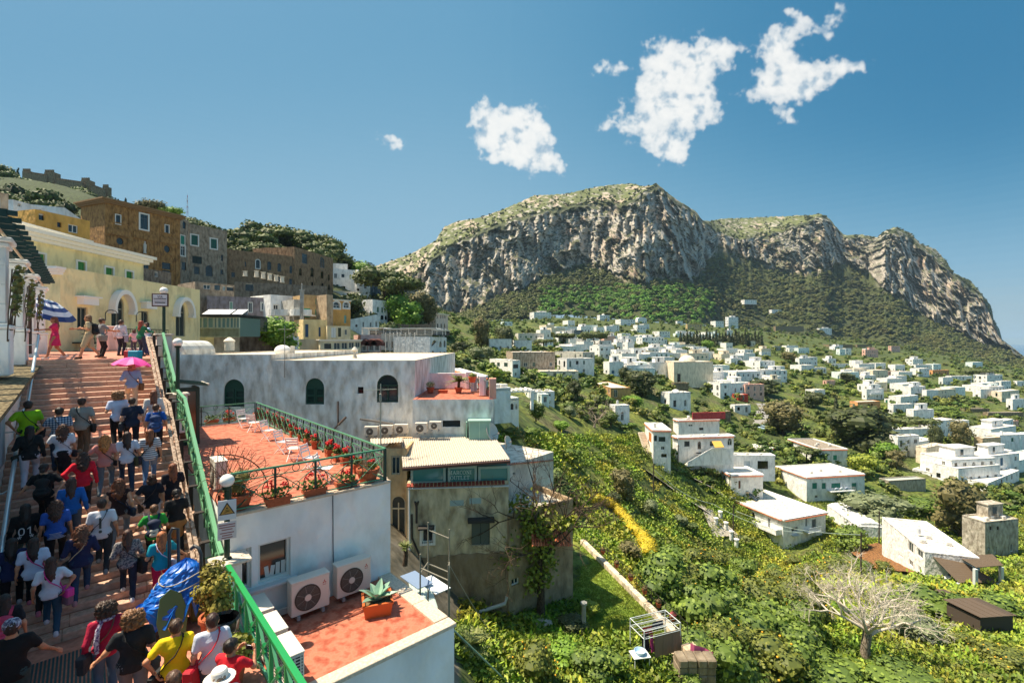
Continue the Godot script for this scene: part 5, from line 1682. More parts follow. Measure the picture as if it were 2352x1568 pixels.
func pots():
	var clay:=mt("b4603c",.85,tx("terra"),1.2)
	var red:=mt("d01016",.6)
	var list:=[
		[1010,718,"s",7,"square terracotta pot of red geraniums, farthest in the row at the side railing"],[1068,744,"s",9,"square pot of red geraniums, second from the far end of the row"],[1112,782,"s",8,"square pot of red geraniums, third from the far end of the row"],[1168,812,"s",8,"square pot of red geraniums, fourth from the far end of the row"],
		[1226,850,"s",8,"square pot of red geraniums in the middle of the row, before the gap"],[1295,882,"s",5,"small square pot of red geraniums just after the middle of the row"],[1350,918,"s",5,"square pot with few red geraniums beside the hexagonal pot"],[1420,950,"h",7,"wide hexagonal terracotta pot of red geraniums in the row"],
		[1535,1018,"s",10,"square pot with the fullest red geraniums, after the gap in the row"],[1605,1055,"s",6,"square pot of sparse red geraniums, third nearest the front railing"],[1670,1090,"s",6,"square pot of red geraniums, second nearest the front railing"],[1765,1150,"s",4,"square pot with thin red geraniums at the near end of the row"],
		[525,742,"t",0,"terracotta trough with a small green sprig beside the booth"],[678,722,"t",6,"terracotta trough of orange red flowers by the back railing"],
		[1092,1430,"t",5,"long terracotta trough of red geraniums behind the front railing, left"],[1405,1355,"t",5,"long terracotta trough of red geraniums behind the front railing, middle post"],[1678,1290,"t",4,"long terracotta trough of red geraniums behind the front railing, right"]]
	for i in list.size():
		var q:Array=list[i]
		var at:=G(Z5[0]+q[0]*Z5[2],Z5[1]+q[1]*Z5[2],TY)
		var o:=thing("flower_pot",q[4],"flower pot",at,TH)
		var m:=M.new()
		var w:=.62 if q[2]=="t" else .3
		if q[2]=="h":m.lathe([[0,0],[.16,0],[.2,.26],[.25,.26],[.25,.33],[.21,.33],[.2,.28],[0,.28]],6)
		else:
			var d:=.24 if q[2]=="t" else .3
			var hh:=.2 if q[2]=="t" else .26
			m.box(V(0,hh*.45,0),V(w*.88,hh*.9,d*.86))
			for s in[-1,1]:
				m.box(V(s*(w*.5-.02),hh-.03,0),V(.04,.09,d));m.box(V(0,hh-.03,s*(d*.5-.02)),V(w-.082,.088,.04))
		part("pot",m,clay,o)
		var f:=M.new();var l:=M.new()
		geranium(f,l,V(0,.22,0),w,100+i,q[3])
		part("leaves",l,leaf_mat(),o)
		if q[3]:part("flowers",f,mt("e0401c",.6)if i==13 else red,o)
	var rp:=[[930,700,.3,.36,"big round pot with a wispy plant and red bloom at the terrace's far end"],[1862,1235,.34,.42,"big round terracotta pot with dry wisps in the terrace's right front corner"],[745,1470,.36,.4,"large terracotta pot holding the bare twiggy shrub behind the third lamp"]]
	for i in 3:
		var q:Array=rp[i]
		var at:=G(Z5[0]+q[0]*Z5[2],Z5[1]+q[1]*Z5[2],TY)
		var o:=thing("round_pot",q[4],"potted plant",at,0)
		var r:float=q[2];var h:float=q[3]
		var m:=M.new();m.lathe([[0,0],[r*.66,0],[r*.92,h*.8],[r,h*.8],[r,h],[r*.88,h],[r*.86,h*.88],[0,h*.86]],18)
		part("pot",m,clay,o)
		var st:=M.new();var g:=rg(40+i)
		if i<2:
			for k in 46:
				var p:=V(g.randfn()*r*.35,h*.86,g.randfn()*r*.35)
				st.tube([p,p+V(g.randfn()*.08,g.randf_range(.14,.4),g.randfn()*.08)],.006,3)
			part("stems",st,mt("7d6a4e",.9),o)
			var f:=M.new();var l:=M.new();geranium(f,l,V(.12,h*.86,0),.2,77+i,3,.25)
			part("flowers",f,red,o);part("leaves",l,leaf_mat(),o)
		else:
			for k in 9:limb(st,V(g.randfn()*.06,h*.86,g.randfn()*.06),V(g.randfn()*.5,1.,g.randfn()*.5).normalized(),g.randf_range(.55,.95),.02,g,2)
			part("twigs",st,mt("6a5240",.9),o)
			part("foliage",leafy([[V(0,h+.14,0),V(.3,.16,.3)],[V(.05,h+.4,0),V(.34,.25,.34)]],260,.05,66,Color(.34,.29,.07),Color(.14,.11,.03)),leaf_mat(),o)
func box_ac(called:String,label:String,zm:Array,q:Array,d:float):
	var k:float=zm[2]
	var at:=P(zm[0]+(q[0]+q[2])*.5*k,zm[1]+q[3]*k,d)
	air_con(called,label,at,.0,(q[2]-q[0])*k/F*d,(q[3]-q[1])*k/F*d,.3,false,"air conditioners on the long wall")
func middle():
	var grey:=wallm("e6e4dd",2);var cream:=mt("e3d5bf",.9,tx("plaster1"),.17)
	var o:=bld(Z5,"long_grey_house","long weathered grey white house with arched green shutters, left half with higher roof",[250,145,28.6],[1035,28.6],-8.,16.,grey,
		[[627,357,803,592,"ask"]],{"roof":cream,"parapet":.06,"cap":cream,"shut":"124234"})
	bld(Z5,"long_grey_house","right half of the long grey house with a glazed arched window and a cream roof",[1036,195,28.5],[2265,28.5],-8.,20.,grey,
		[[1327,347,1488,572,"ask"],[1770,422,1825,480,"d"],[1937,318,2122,555,"ag"]],{"roof":cream,"parapet":.06,"cap":cream,"shut":"124234","frame":"16392d"})
	var bv:=M.new()
	for i in 10:
		var a0:=PI*i/10.;var a1:=PI*(i+1)/10.
		bv.quad(V(.8*cos(a0),.8*sin(a0),0),V(.8*cos(a0),.8*sin(a0),-3),V(.8*cos(a1),.8*sin(a1),-3),V(.8*cos(a1),.8*sin(a1),0))
		bv.tri(VO,V(.8*cos(a0),.8*sin(a0),0),V(.8*cos(a1),.8*sin(a1),0))
	bv.box(V(0,-4,-1.5),V(1.6,8.,3.))
	single("vaulted_annex","barrel vaulted white annex at the left end of the long grey house","building",bv,wallm("d5d5d0",2),P(393,812,28.8))
	var tk:=thing("water_tank","white egg shaped water tank on the roof of the long grey house","water tank",P(Z5[0]+1134*Z5[2],Z5[1]+168*Z5[2],32.))
	var m:=M.new();m.ball(V(0,.45,0),V(.55,.38,.38),20)
	part("tank",m,mt("f0efec",.4),tk)
	m=M.new();m.box(V(-.3,.08,0),V(.1,.16,.5));m.box(V(.3,.08,0),V(.1,.16,.5));m.bev(V(.62,.5,-.1),V(.2,.5,.3),.03)
	part("stand",m,mt("cfcbc2",.8),tk)
	m=M.new();m.lathe([[.43,0],[.43,.72],[.5,.74],[.5,.84],[.12,1.12],[.0,1.14]],6)
	single("roof_turret","stubby cream chimney turret with a pointed cap on the long grey roof","chimney",m,wallm("e3d5c2",1),P(Z5[0]+678*Z5[2],Z5[1]+112*Z5[2],40.))
	m=M.new();m.lathe([[.18,0],[.12,.3],[.1,.5],[.26,.62],[.06,.85],[.0,.86]],10)
	single("roof_vent","small grey roof vent with a cone cap near the right end of the long roof","vent",m,mt("b9b4aa",.7),P(Z5[0]+1750*Z5[2],Z5[1]+180*Z5[2],34.))
	m=M.new();m.tube([P(0,0,0)+V(0,0,0),V(0,-.6,.02),V(0,-1.,.0)],.03,6);m.tube([V(0,0,0),V(0,2.1,0)],.018,5);m.tube([V(-.4,1.9,0),V(.4,1.9,0)],.012,4)
	single("roof_aerial","thin aerial pole in front of the white water tank","antenna",m,mt("8f8d88",.6),P(Z5[0]+1150*Z5[2],Z5[1]+200*Z5[2],28.42))
	var an:=M.new();an.tube([VO,V(0,3.6,0)],.03,6);an.tube([V(-.75,3.3,.3),V(.75,3.3,-.3)],.014,4)
	for i in 7:an.tube([V(-.6+i*.2,3.3,.24-i*.08-.22),V(-.6+i*.2,3.3,.24-i*.08+.22)],.008,4)
	an.bev(V(0,2.9,.06),V(.12,.4,.08),.02)
	single("tv_antenna","tall thin television antenna mast before the arched glazed window","antenna",an,mt("8b9288",.5),P(Z5[0]+1972*Z5[2],Z5[1]+990*Z5[2],24.5))
	var gu:=M.new();gu.bar(P(Z5[0]+1795*Z5[2],Z5[1]+698*Z5[2],28.3),P(Z5[0]+2078*Z5[2],Z5[1]+738*Z5[2],28.3),.1,.09)
	single("gutter_board","weathered sagging gutter board above the row of wall air conditioners","board",gu,mt("7d756c",.9))
	var dp:=M.new();dp.tube([P(Z5[0]+1607*Z5[2],Z5[1]+545*Z5[2],28.4),P(Z5[0]+1607*Z5[2],Z5[1]+745*Z5[2],28.4),P(Z5[0]+1560*Z5[2],Z5[1]+800*Z5[2],28.4)],.05,6);dp.tube([P(Z5[0]+1675*Z5[2],Z5[1]+680*Z5[2],28.35),P(Z5[0]+1612*Z5[2],Z5[1]+745*Z5[2],28.35)],.07,6)
	single("wall_drainpipe","rusty forked drainpipe on the long grey wall below the terrace side","pipe",dp,mt("6b5a50",.9))
	for i in 4:box_ac("wall_ac_unit",["wall air conditioner with brown fan, leftmost of three close together","wall air conditioner with brown fan, middle of three close together","wall air conditioner with brown fan, rightmost of three close together","white wall air conditioner between the close trio and the red labelled one"][i],Z5,[[1837,762,1950,835],[1965,752,2078,827],[2093,744,2203,818],[2270,730,2345,806]][i],28.1)
	box_ac("wall_ac_unit","white wall air conditioner with a red label below the red roof terrace",Z3,[138,1102,243,1184],26.8)
	box_ac("wall_ac_unit","cream wall air conditioner beside the dark slot window",Z3,[265,1090,368,1154],26.8)
	var pinkw:=wallm("ead2d2",0);var redm:=bumpy(mt("bd745a",.85,tx("redroof"),.22),tx("plasterbump"),.25)
	var w:=bld(Z3,"stained_wing","stained white wing with a red roof terrace, dark slot window and green glazed bay",[112,892,27.2],[838,27.4],-8.,6.6,wallm("e6e4de",2),[[380,1078,540,1138,"d"]],{"roof":redm,"parapet":.04,"cap":mt("b86c58",.8)})
	var wl:=P(Z3[0]+838*Z3[2],784,27.4).x-P(Z3[0]+112*Z3[2],784,27.2).x
	var H:=(784.-(Z3[1]+892*Z3[2]))/F*27.2+8.
	m=M.new();m.bev(V(wl*.32,H+.55,-6.45),V(wl*.62,1.1,.15),.02)
	part("pink_parapet",m,pinkw,w)
	for i in 4:
		m=M.new();m.bev(V(wl*[.63,.72,.86,.99][i],H+.6,[-6.3,-4.4,-2.,-.3][i]),V(.42,1.2,.42),.02)
		part("terrace_pillar",m,pinkw if i<3 else wallm("d9a090",1),w)
	m=M.new()
	for i in 3:
		var a:=V(wl*[.63,.72,.86][i],H,[-6.3,-4.4,-2.][i]);var b:=V(wl*[.72,.86,.99][i],H,[-4.4,-2.,-.3][i])
		m.bar(a+V(0,.95,0),b+V(0,.95,0),.05,.05)
		for k in 9:m.bar(a.lerp(b,k/9.),a.lerp(b,k/9.)+V(0,.95,0),.03,.03,VX)
	part("terrace_rail",m,mt("5d6a68",.5),w).set_meta("kind","stuff")
	var bay:=M.new();bay.box(V(wl*.83,H-2.05,.35),V(1.12,1.75,.7))
	part("glazed_bay",bay,glass("8fb8a8"),w)
	m=M.new()
	for q in[[V(wl*.83,H-1.14,.36),V(1.3,.06,.86)],[V(wl*.83-.56,H-2.05,.71),V(.06,1.78,.05)],[V(wl*.83,H-2.05,.712),V(.05,1.76,.04)],[V(wl*.83+.56,H-2.05,.71),V(.06,1.78,.05)],[V(wl*.83,H-2.4,.714),V(1.12,.05,.03)]]:m.box(q[0],q[1])
	m.box(V(wl*.83-.75,H-1.9,.25),V(.05,1.3,.45))
	part("bay_frame",m,mt("9fc4b2",.5),w)
	for q in[[525,780,"palm","potted palm on the second red terrace against its pink parapet"],[272,795,"f","clay pot of white and yellow flowers on the second red terrace"],[385,792,"e","empty low clay trough beside the white flowers on the second terrace"],[648,738,"g","small clay pot of green plants on the terrace pillar, farther one"],[733,798,"g","small clay pot of green plants on the nearer terrace pillar"],[800,855,"g","clay pot with plants on the corner of the second red terrace"]]:
		var d:float=31. if q[2]in["palm","f","e"]else 29.5
		var at:=P(Z3[0]+q[0]*Z3[2],Z3[1]+q[1]*Z3[2],d)
		if q[2]!="g":at.y=(784.-(Z3[1]+892*Z3[2]))/F*27.2-.02
		var po:=thing("terrace_pot",q[3],"potted plant",at)
		m=M.new();m.lathe([[0,0],[.17,0],[.24,.3],[.27,.3],[.27,.36],[.2,.36],[0,.3]],12)
		if q[2]=="e":m=M.new();m.bev(V(0,.1,0),V(.6,.2,.24),.02)
		part("pot",m,mt("b85a38",.85),po)
		if q[2]=="palm":part("fronds",palm_crown(1.,26,3),leaf_mat(),po).position=V(0,.8,0);m=M.new();m.tube([V(0,.3,0),V(.03,.85,0)],.1,6);part("stem",m,bark(),po)
		elif q[2]=="f":part("foliage",leafy([[V(0,.55,0),V(.3,.22,.25)]],160,.09,5,Color(.75,.7,.45),Color(.1,.15,.03)),leaf_mat(),po)
		elif q[2]=="g":part("foliage",leafy([[V(0,.45,0),V(.24,.16,.24)]],120,.08,6,Color(.3,.34,.05),Color(.08,.12,.02)),leaf_mat(),po)
	outlet()
func palm_crown(l:float,n:int,sd:int,stiff:=.4)->M:
	var m:=M.new();var g:=rg(sd)
	for i in n:
		var a:=TAU*i/n*2.4;var up:=g.randf_range(-.1,1.3)
		var d:=V(cos(a),up,sin(a)).normalized();var s:=d.cross(VU).normalized()
		m.col=Color(.13,.17,.04).lerp(Color(.25,.27,.08),g.randf())
		var p:=VO;var prev:=p
		for k in 7:
			var t:=(k+1)/7.
			p=d*l*t-V(0,(1.-stiff)*l*.55*t*t,0)
			var w:=l*.16*sin(PI*minf(t*.9+.12,1.))
			for q in[-1,1]:m.quad(prev,prev+s*q*w+d*.08*l-V(0,.06*l,0),p+s*q*w*.9+d*.06*l-V(0,.06*l,0),prev.lerp(p,.55))
			prev=p
	return m
const Z9:=[890.,1119.7,.2015]
func outlet():
	var wallg:=wallm("d2c4a8",3);var beige:=wallm("c9ad84",2)
	var A:=24.
	var o:=bld(Z0,"outlet_house","stained grey house with a glazed upper floor lettered MARCONI OUTLET and corrugated roof",[934,1112,A],[1168,A+.6],-16.2,5.,wallg,
		[[969,1213,995,1247,"gw"],[1083,1198,1125,1253,"s","5b625c"]],{"parapet":.05})
	var PA:=P(934,784,A);var PB:=P(1168,784,A+.6)
	var W:=PA.distance_to(PB);var yb:=-16.2
	var at:=func(u:float,v:float)->Vector3:
		var s:=spot(PA,PB,u,v)
		return V(s.x,s.y-yb,0)
	var top:float=at.call(934,1112).y
	var gy1:float=at.call(940,1073).y
	var body:=M.new();body.box(V(W*.5+.1,(top+gy1)*.5+.02,-2.6),V(W-.3,gy1-top,4.6))
	part("glazed_storey",body,mt("4d8078",.6),o)
	var xs:=[944,1020,1030,1092,1100,1168]
	for i in 3:
		var a:Vector3=at.call(xs[i*2]+4,1108);var b:Vector3=at.call(xs[i*2+1]-2,1076)
		var op:=[a.x,a.y,b.x,b.y,"g"]
		var g:=part("pane",pane_shape(op,-.2),glass("4f8f88"),o)
		part("frame",ring_shape(op,-.2,-.08,.0,.12),mt("a9b8ac",.6),g)
	var c:Vector3=at.call(1056,1086)
	sign_text(o,"MARCONI",V(c.x,c.y,-.06),.19,"cfe3de","Droid Serif")
	c=at.call(1056,1097)
	sign_text(o,"OUTLET",V(c.x,c.y-.02,-.06),.19,"cfe3de","Droid Serif")
	var roof:=thing("corrugated_roof","pale corrugated metal roof sloping down over the MARCONI OUTLET windows","roof",VO)
	var e0:=P(925,1073,23.5);var e1:=P(1172,1055,24.1);var b0:=P(918.7,1008,26.9);var b1:=P(1137,1003,27.1)
	var sheets:=9
	for k in sheets:
		var rm:=M.new()
		var n:=10
		for i in n:
			var t0:=(k+i/float(n))/sheets;var t1:=(k+(i+1.)/n)/sheets
			var h0:=.045*(i%2);var h1:=.045*((i+1)%2)
			rm.quad(e0.lerp(e1,t0)+V(0,h0,0),b0.lerp(b1,t0)+V(0,h0,0),b0.lerp(b1,t1)+V(0,h1,0),e0.lerp(e1,t1)+V(0,h1,0))
			rm.quad(e0.lerp(e1,t0)+V(0,h0-.05,0),e0.lerp(e1,t0)+V(0,h0,0),e0.lerp(e1,t1)+V(0,h1,0),e0.lerp(e1,t1)+V(0,h1-.05,0))
		part("sheet",rm,mt("d6c8b6",.75,tx("stone"),.5),roof)
	var rl:=M.new()
	var f0:=P(852,1021,24.8);var f1:=P(925,1016,24.6);var g0:=P(850,1008,27.5);var g1:=P(925,1006,27.2)
	for i in 22:
		var t0:=i/22.;var t1:=(i+1)/22.
		rl.quad(f0.lerp(f1,t0)+V(0,.05*(i%2),0),g0.lerp(g1,t0)+V(0,.05*(i%2),0),g0.lerp(g1,t1)+V(0,.05*((i+1)%2),0),f0.lerp(f1,t1)+V(0,.05*((i+1)%2),0))
	part("left_strip",rl,mt("d6c8b6",.75,tx("stone"),.5),roof)
	var gm:=M.new();gm.bar(e0+V(0,-.1,.05),e1+V(0,-.1,.05),.12,.12)
	part("gutter",gm,mt("5a3a30",.7),roof)
	for q in[[1074,1135,1186,1196],[961,998,1205,1211]]:
		var a:Vector3=at.call(q[0],q[3]);var b:Vector3=at.call(q[1],q[2])
		var hm:=M.new();hm.bev((a+b)*.5+V(0,0,.22),V(b.x-a.x,b.y-a.y,.46),.02)
		part("hood",hm,mt("3b3834",.95),o)
	var pw:=M.new();pw.tube([at.call(938,1121)+V(0,0,.07),at.call(1168,1115)+V(0,0,.07)],.05,6);pw.tube([at.call(940,1121)+V(0,0,.06),at.call(941,1300)+V(0,0,.06)],.045,6)
	part("white_pipe",pw,mt("d9dadb",.5),o)
	var tl:=M.new()
	for i in 26:
		var x:=.1+i*(W-.2)/26.
		tl.box(V(x,top-.02,.14),V(.15,.05,.28),Basis(VX,.35))
	part("tile_course",tl,mt("8e3d2c",.85),o).set_meta("kind","stuff")
	var lp:=M.new();lp.lathe([[.13,0],[.06,-.25],[.05,-1.1]],8,at.call(957,1150)+V(0,0,.1));lp.tube([at.call(946,1180)+V(0,0,.05),at.call(947,1235)+V(0,0,.05),at.call(975,1300)+V(0,0,.05)],.05,6)
	part("drain_hopper",lp,mt("3f3630",.8),o)
	var low:=M.new()
	var poly:=PackedVector2Array();var gr:=rg(3)
	poly.append(W(.02,.0));poly.append(W(W-.02,.0))
	for i in 14:poly.append(W(W-.02-i*(W-.04)/13.,(at.call(1168-18*i,1266+i*1.2)).y+gr.randf_range(-.08,.08)))
	low.prism(poly,.0,.03,Transform3D(Basis(VX,V(0,0,1),VU),V(0,0,.0)))
	part("lower_render",low,wallm("8f7c63",2),o)
	var pt:=M.new()
	for q in[[1033,1065,1148,1162],[1078,1105,1143,1157]]:
		var a:Vector3=at.call(q[0],q[3]);var b:Vector3=at.call(q[1],q[2])
		pt.box((a+b)*.5+V(0,0,.006),V(b.x-a.x,b.y-a.y,.012))
	part("plaster_patch",pt,mt("a3b3b0",.9),o)
	var gp:=M.new();gp.tube([P(1000,1440,23.),P(1080,1412,23.6),P(1160,1386,24.2),P(1164,1370,24.3)],.09,8)
	single("grey_waste_pipe","grey waste pipe along the foot of the stained outlet house","pipe",gp,mt("a9aaa4",.6))
	bld(Z0,"beige_back_house","beige house with an arched window squeezed between terrace house and outlet house",[880,1030,24.7],[934,24.7],-16.,3.,beige,[[896,1138,932,1250,"ag"],[898,1045,918,1090,"g"]],{"frame":"cfc3a8"})
	bld(Z0,"shaded_garden_house","shaded stone garden house with a tiled lean-to behind the climbing tree",[1168,1182,24.5],[1316,27.],-16.2,4.,wallm("a8967c",3),[[1175,1325,1193,1347,"g"]],{})
	tiles("tiled_lean_to","orange clay tiled lean-to roof half hidden by the climbing tree",P(1222,1258,23.6),P(1316,1258,26.),P(1218,1192,25.6),P(1300,1186,28.),16,7)
	var fr:=bld(Z3,"flat_roof_neighbour","grey white house with a flat weathered roof and orange tile edge beside the outlet",[940,1502,27.5],[1375,31.5],-14.,7.,wallm("cdc9bf",2),[[1010,1540,1030,1568,"d"]],{"roof":wallm("d9d2c6",2),"parapet":.05})
	tiles("tile_edge","row of orange clay tiles edging the flat roof beside the outlet",P(Z3[0]+940*Z3[2],Z3[1]+1495*Z3[2],27.3),P(Z3[0]+1378*Z3[2],Z3[1]+1448*Z3[2],31.3),P(Z3[0]+940*Z3[2],Z3[1]+1472*Z3[2],27.6),P(Z3[0]+1370*Z3[2],Z3[1]+1432*Z3[2],31.6),30,1)
	for q in[[810,1315,27.,.55,"large satellite dish on the corrugated roof by the glazed bay"],[950,1340,26.,.3,"small satellite dish at the right edge of the corrugated roof"]]:
		var d:=thing("satellite_dish",q[4],"satellite dish",P(Z3[0]+q[0]*Z3[2],Z3[1]+q[1]*Z3[2],q[2]),60.)
		var r:float=q[3]
		var m:=M.new();m.lathe([[.0,.0],[r*.5,.03],[r,.14],[r,.155],[r*.5,.045],[.0,.015]],20,V(0,r*1.5,0),Basis(VX,1.2))
		part("dish",m,mt("cfc8be",.5),d)
		m=M.new();m.tube([VO,V(0,r*1.5,0)],.03,6);m.tube([V(0,r*1.1,.05),V(0,r*1.5,r*1.)],.015,5);m.box(V(0,r*1.5,r),V(.08,.08,.1))
		part("arm",m,mt("8e8a84",.5),d)
	yard_rig()
func tiles(called:String,label:String,e0:Vector3,e1:Vector3,b0:Vector3,b1:Vector3,n:int,rows:int):
	var o:=thing(called,label,"tiled roof",e0)
	var mats2:=[mt("b9603c",.85),mt("c9744c",.85),mt("a04e30",.85)]
	var g:=rg(n)
	for r in rows:
		for i in n:
			var f:=func(tx:float,ty:float)->Vector3:return e0.lerp(e1,tx).lerp(b0.lerp(b1,tx),ty)-e0
			var m:=M.new()
			var c0:Vector3=f.call((i+.5)/n,r/float(rows));var c1:Vector3=f.call((i+.5)/n,(r+1.08)/rows)
			var side:Vector3=(f.call((i+1.)/n,.0)-f.call(i/float(n),.0))*.5
			var prev:=[]
			for k in 6:
				var a:=PI*k/5.
				var d:=side*cos(a)*.97+V(0,side.length()*.75*sin(a),0)
				if k:m.quad(prev[0],c0+d+V(0,.03,0),c1+d*.9,prev[1])
				prev=[c0+d+V(0,.03,0),c1+d*.9]
			part("tile",m,mats2[g.randi()%3],o)
func yard_rig():
	var d:=17.5
	var iron:=mt("8a8577",.6,null,1.,VI,.3)
	var o:=thing("scaffold","rusty scaffold frame carrying two white boards beyond the cream roof edge","scaffold",P(1000,1560,d))
	var q:=[P(965,1360,d-.6),P(1030,1400,d-1.),P(983,1262,d+.8),P(1032,1300,d+.6)]
	var origin:=P(1000,1560,d)
	for i in 4:
		var m:=M.new();m.tube([V(q[i].x,-12.5,q[i].z)-origin,V(q[i].x,[-7.6,-7.8,-7.,-7.2][i],q[i].z)-origin],.03,6)
		part("pole",m,iron,o)
	for k in[[2,3,-7.3],[0,1,-8.1],[0,2,-8.3],[1,3,-8.2],[2,3,-8.6]]:
		var m:=M.new();m.tube([V(q[k[0]].x,k[2],q[k[0]].z)-origin,V(q[k[1]].x,k[2]-.25,q[k[1]].z)-origin],.028,6)
		part("rail",m,iron,o)
	var bd:=M.new();var c:=P(976,1331,d)-origin
	for k in 2:
		bd=M.new();bd.box(c+V(-.32+k*.66,-.12*k,.12*k),V(.64,.03,1.25),Basis(VU,.75))
		part("board",bd,mt("7f93b0",.4)if k==0 else mt("e8ecee",.35),o)
	var lt:=thing("metal_lean_to","pale green ribbed metal lean-to roof below the scaffold","roof",P(950,1450,19.))
	var a0:=P(895,1275,21.5);var a1:=P(985,1290,21.);var b0:=P(895,1400,17.);var b1:=P(1030,1420,17.5)
	for i in 12:
		var m:=M.new()
		var t0:=i/12.;var t1:=(i+.97)/12.
		var lo:=V(0,-.8,0)
		m.quad(b0.lerp(b1,t0)+lo-P(950,1450,19.),a0.lerp(a1,t0)+lo-P(950,1450,19.),a0.lerp(a1,t1)+lo-P(950,1450,19.),b0.lerp(b1,t1)+lo-P(950,1450,19.))
		m.bar(b0.lerp(b1,t0)+lo-P(950,1450,19.),a0.lerp(a1,t0)+lo-P(950,1450,19.),.04,.05)
		part("sheet",m,mt("b4c4bb",.5),lt)
	for k in 3:
		var p0:=P([1035,1028,1005][k],[1440,1290,1395][k],[16.5,18.5,17.][k]);var p1:=P([1200,1180,1160][k],[1600,1520,1560][k],[17.5,20.,18.5][k])
		if k==0:
			var m:=M.new();m.tube([p0,p1],.035,5)
			single("green_yard_pole","long pale green pole slanting down past the yard plants","pole",m,mt("8fa88c",.6))
		else:
			var m:=M.new()
			var pts:=[]
			for i in 9:
				var t:=i/8.
				pts.append(p0.lerp(p1,t)-V(0,.25*sin(PI*t),0))
			m.tube(pts,.012,4)
			single("washing_line",["","upper sagging line running from the scaffold to the yard","lower sagging line running from the scaffold to the yard"][k],"line",m,mt("a09884",.8))
func trunk_shape(h:float,r:float,sd:int,limbs:=4,spread:=1.2,bare:=0)->M:
	var m:=M.new()
	var g:=rg(sd)
	var p:=[];var rad:=[]
	var lean:=V(g.randf_range(-.1,.1),0,g.randf_range(-.1,.1))*h
	for i in 6:
		var t:=i/5.
		p.append(V(lean.x*t*t,h*t,lean.z*t*t)+V(g.randfn(),0,g.randfn())*r*.5*t);rad.append(r*(1.25-.7*t)if i else r*1.6)
	m.tube(p,rad,7)
	for i in limbs:
		var t0:=g.randf_range(.5,.95)
		var o:Vector3=p[int(t0*5)]
		var a:=TAU*i/limbs+g.randf_range(-.4,.4)
		var d:=V(cos(a),g.randf_range(.5,1.1),sin(a))
		limb(m,o,d.normalized(),spread*g.randf_range(.7,1.1),r*.5,g,bare)
	return m
func limb(m:M,o:Vector3,d:Vector3,l:float,r:float,g:RandomNumberGenerator,more:int):
	var q:=[o];var rad:=[r]
	var p:=o;var dd:=d
	for i in 3:
		dd=(dd+V(g.randfn(),g.randfn()+.15,g.randfn())*.22).normalized()
		p=p+dd*l/3.
		q.append(p);rad.append(r*(1.-.22*(i+1)))
		if more>0 and i>0:
			for k in 2:limb(m,p,(dd+V(g.randfn(),g.randfn()*.7+.1,g.randfn())*.75).normalized(),l*.62,r*.5,g,more-1)
	m.tube(q,rad,5 if r>.03 else 3)
var tree_protos:={}
func tree_kind(kind:String)->Array:
	if tree_protos.has(kind):return tree_protos[kind]
	var t:M;var c:M
	var base:=kind.substr(0,kind.length()-1);var sd:=kind.unicode_at(kind.length()-1)
	match base:
		"pine":
			t=trunk_shape(4.,.16,sd,6,2.2)
			var bl:=[]
			var g:=rg(sd)
			for i in 13:
				var a:=g.randf()*TAU;var k:=sqrt(g.randf())*2.5
				bl.append([V(cos(a)*k,4.9+g.randf_range(-.45,.5)-k*.16,sin(a)*k),V(1.2,.8,1.2)])
			c=leafy(bl,1300,.42,sd,Color(.163,.195,.0546),Color(.0585,.078,.0234))
		"round":t=trunk_shape(2.6,.16,sd,5,1.8);c=leafy(clump(13,5.2,5.8,sd,.34),1500,.42,sd,Color(.176,.234,.0494),Color(.052,.0845,.0208))
		"bright":t=trunk_shape(2.4,.14,sd,5,1.6);c=leafy(clump(14,5.4,5.6,sd,.28),1600,.42,sd,Color(.26,.416,.039),Color(.0975,.195,.0195))
		"olive":t=trunk_shape(2.,.2,sd,5,1.6);c=leafy(clump(14,5.6,5.2,sd,.28),1900,.32,sd,Color(.286,.325,.169),Color(.111,.137,.065))
		"dark":t=trunk_shape(2.4,.18,sd,5,1.7);c=leafy(clump(15,5.4,6.2,sd,.22),1700,.42,sd,Color(.111,.13,.0364),Color(.0364,.0494,.0169))
		"brown":t=trunk_shape(2.8,.16,sd,6,2.);c=leafy(clump(14,4.6,6.6,sd,.28),1500,.38,sd,Color(.247,.208,.078),Color(.0975,.091,.0325))
		"yellow":t=trunk_shape(1.8,.1,sd,5,1.4);c=leafy(clump(10,4.6,4.8,sd,.25),1200,.36,sd,Color(.442,.468,.052),Color(.208,.26,.026))
		"cypress":
			t=trunk_shape(1.4,.14,sd,0)
			var bl:=[]
			for i in 8:bl.append([V(.08*sin(i*2.),1.+i*.64,.08*cos(i*3.)),VI*(.72-.075*i)+V(0,.3,0)])
			c=leafy(bl,900,.3,sd,Color(.091,.111,.0364),Color(.0286,.039,.0156))
		"shrub":t=trunk_shape(.8,.07,sd,5,1.);c=leafy(clump(12,6.,4.6,sd,.12),1700,.4,sd,Color(.247,.338,.0455),Color(.065,.111,.0195))
		"lemon":
			t=trunk_shape(1.5,.1,sd,5,1.3)
			c=leafy(clump(12,5.,4.4,sd,.24),2300,.3,sd,Color(.26,.273,.039),Color(.0715,.0975,.0182))
			c.col=Color(.95,.468,.026)
			var g:=rg(sd+9)
			for i in 26:
				var d:=V(g.randfn(),g.randfn()*.7,g.randfn()).normalized()
				c.ball(V(0,2.7,0)+d*V(2.2,1.8,2.2),VI*.09,6)
		"bare":
			t=trunk_shape(1.8,.17,sd,7,3.,3);c=leafy(clump(6,4.,5.2,sd,.4),90,.18,sd,Color(.312,.286,.182),Color(.208,.182,.104))if base=="none" else null
		_:pass
	tree_protos[kind]=[t.mesh(),c.mesh()if c else null]
	return tree_protos[kind]
func bark(pale:=false)->StandardMaterial3D:
	return mt("b3a596" if pale else "5a4a3a",.95,tx("bark"),1.2,V(1,.3,1))
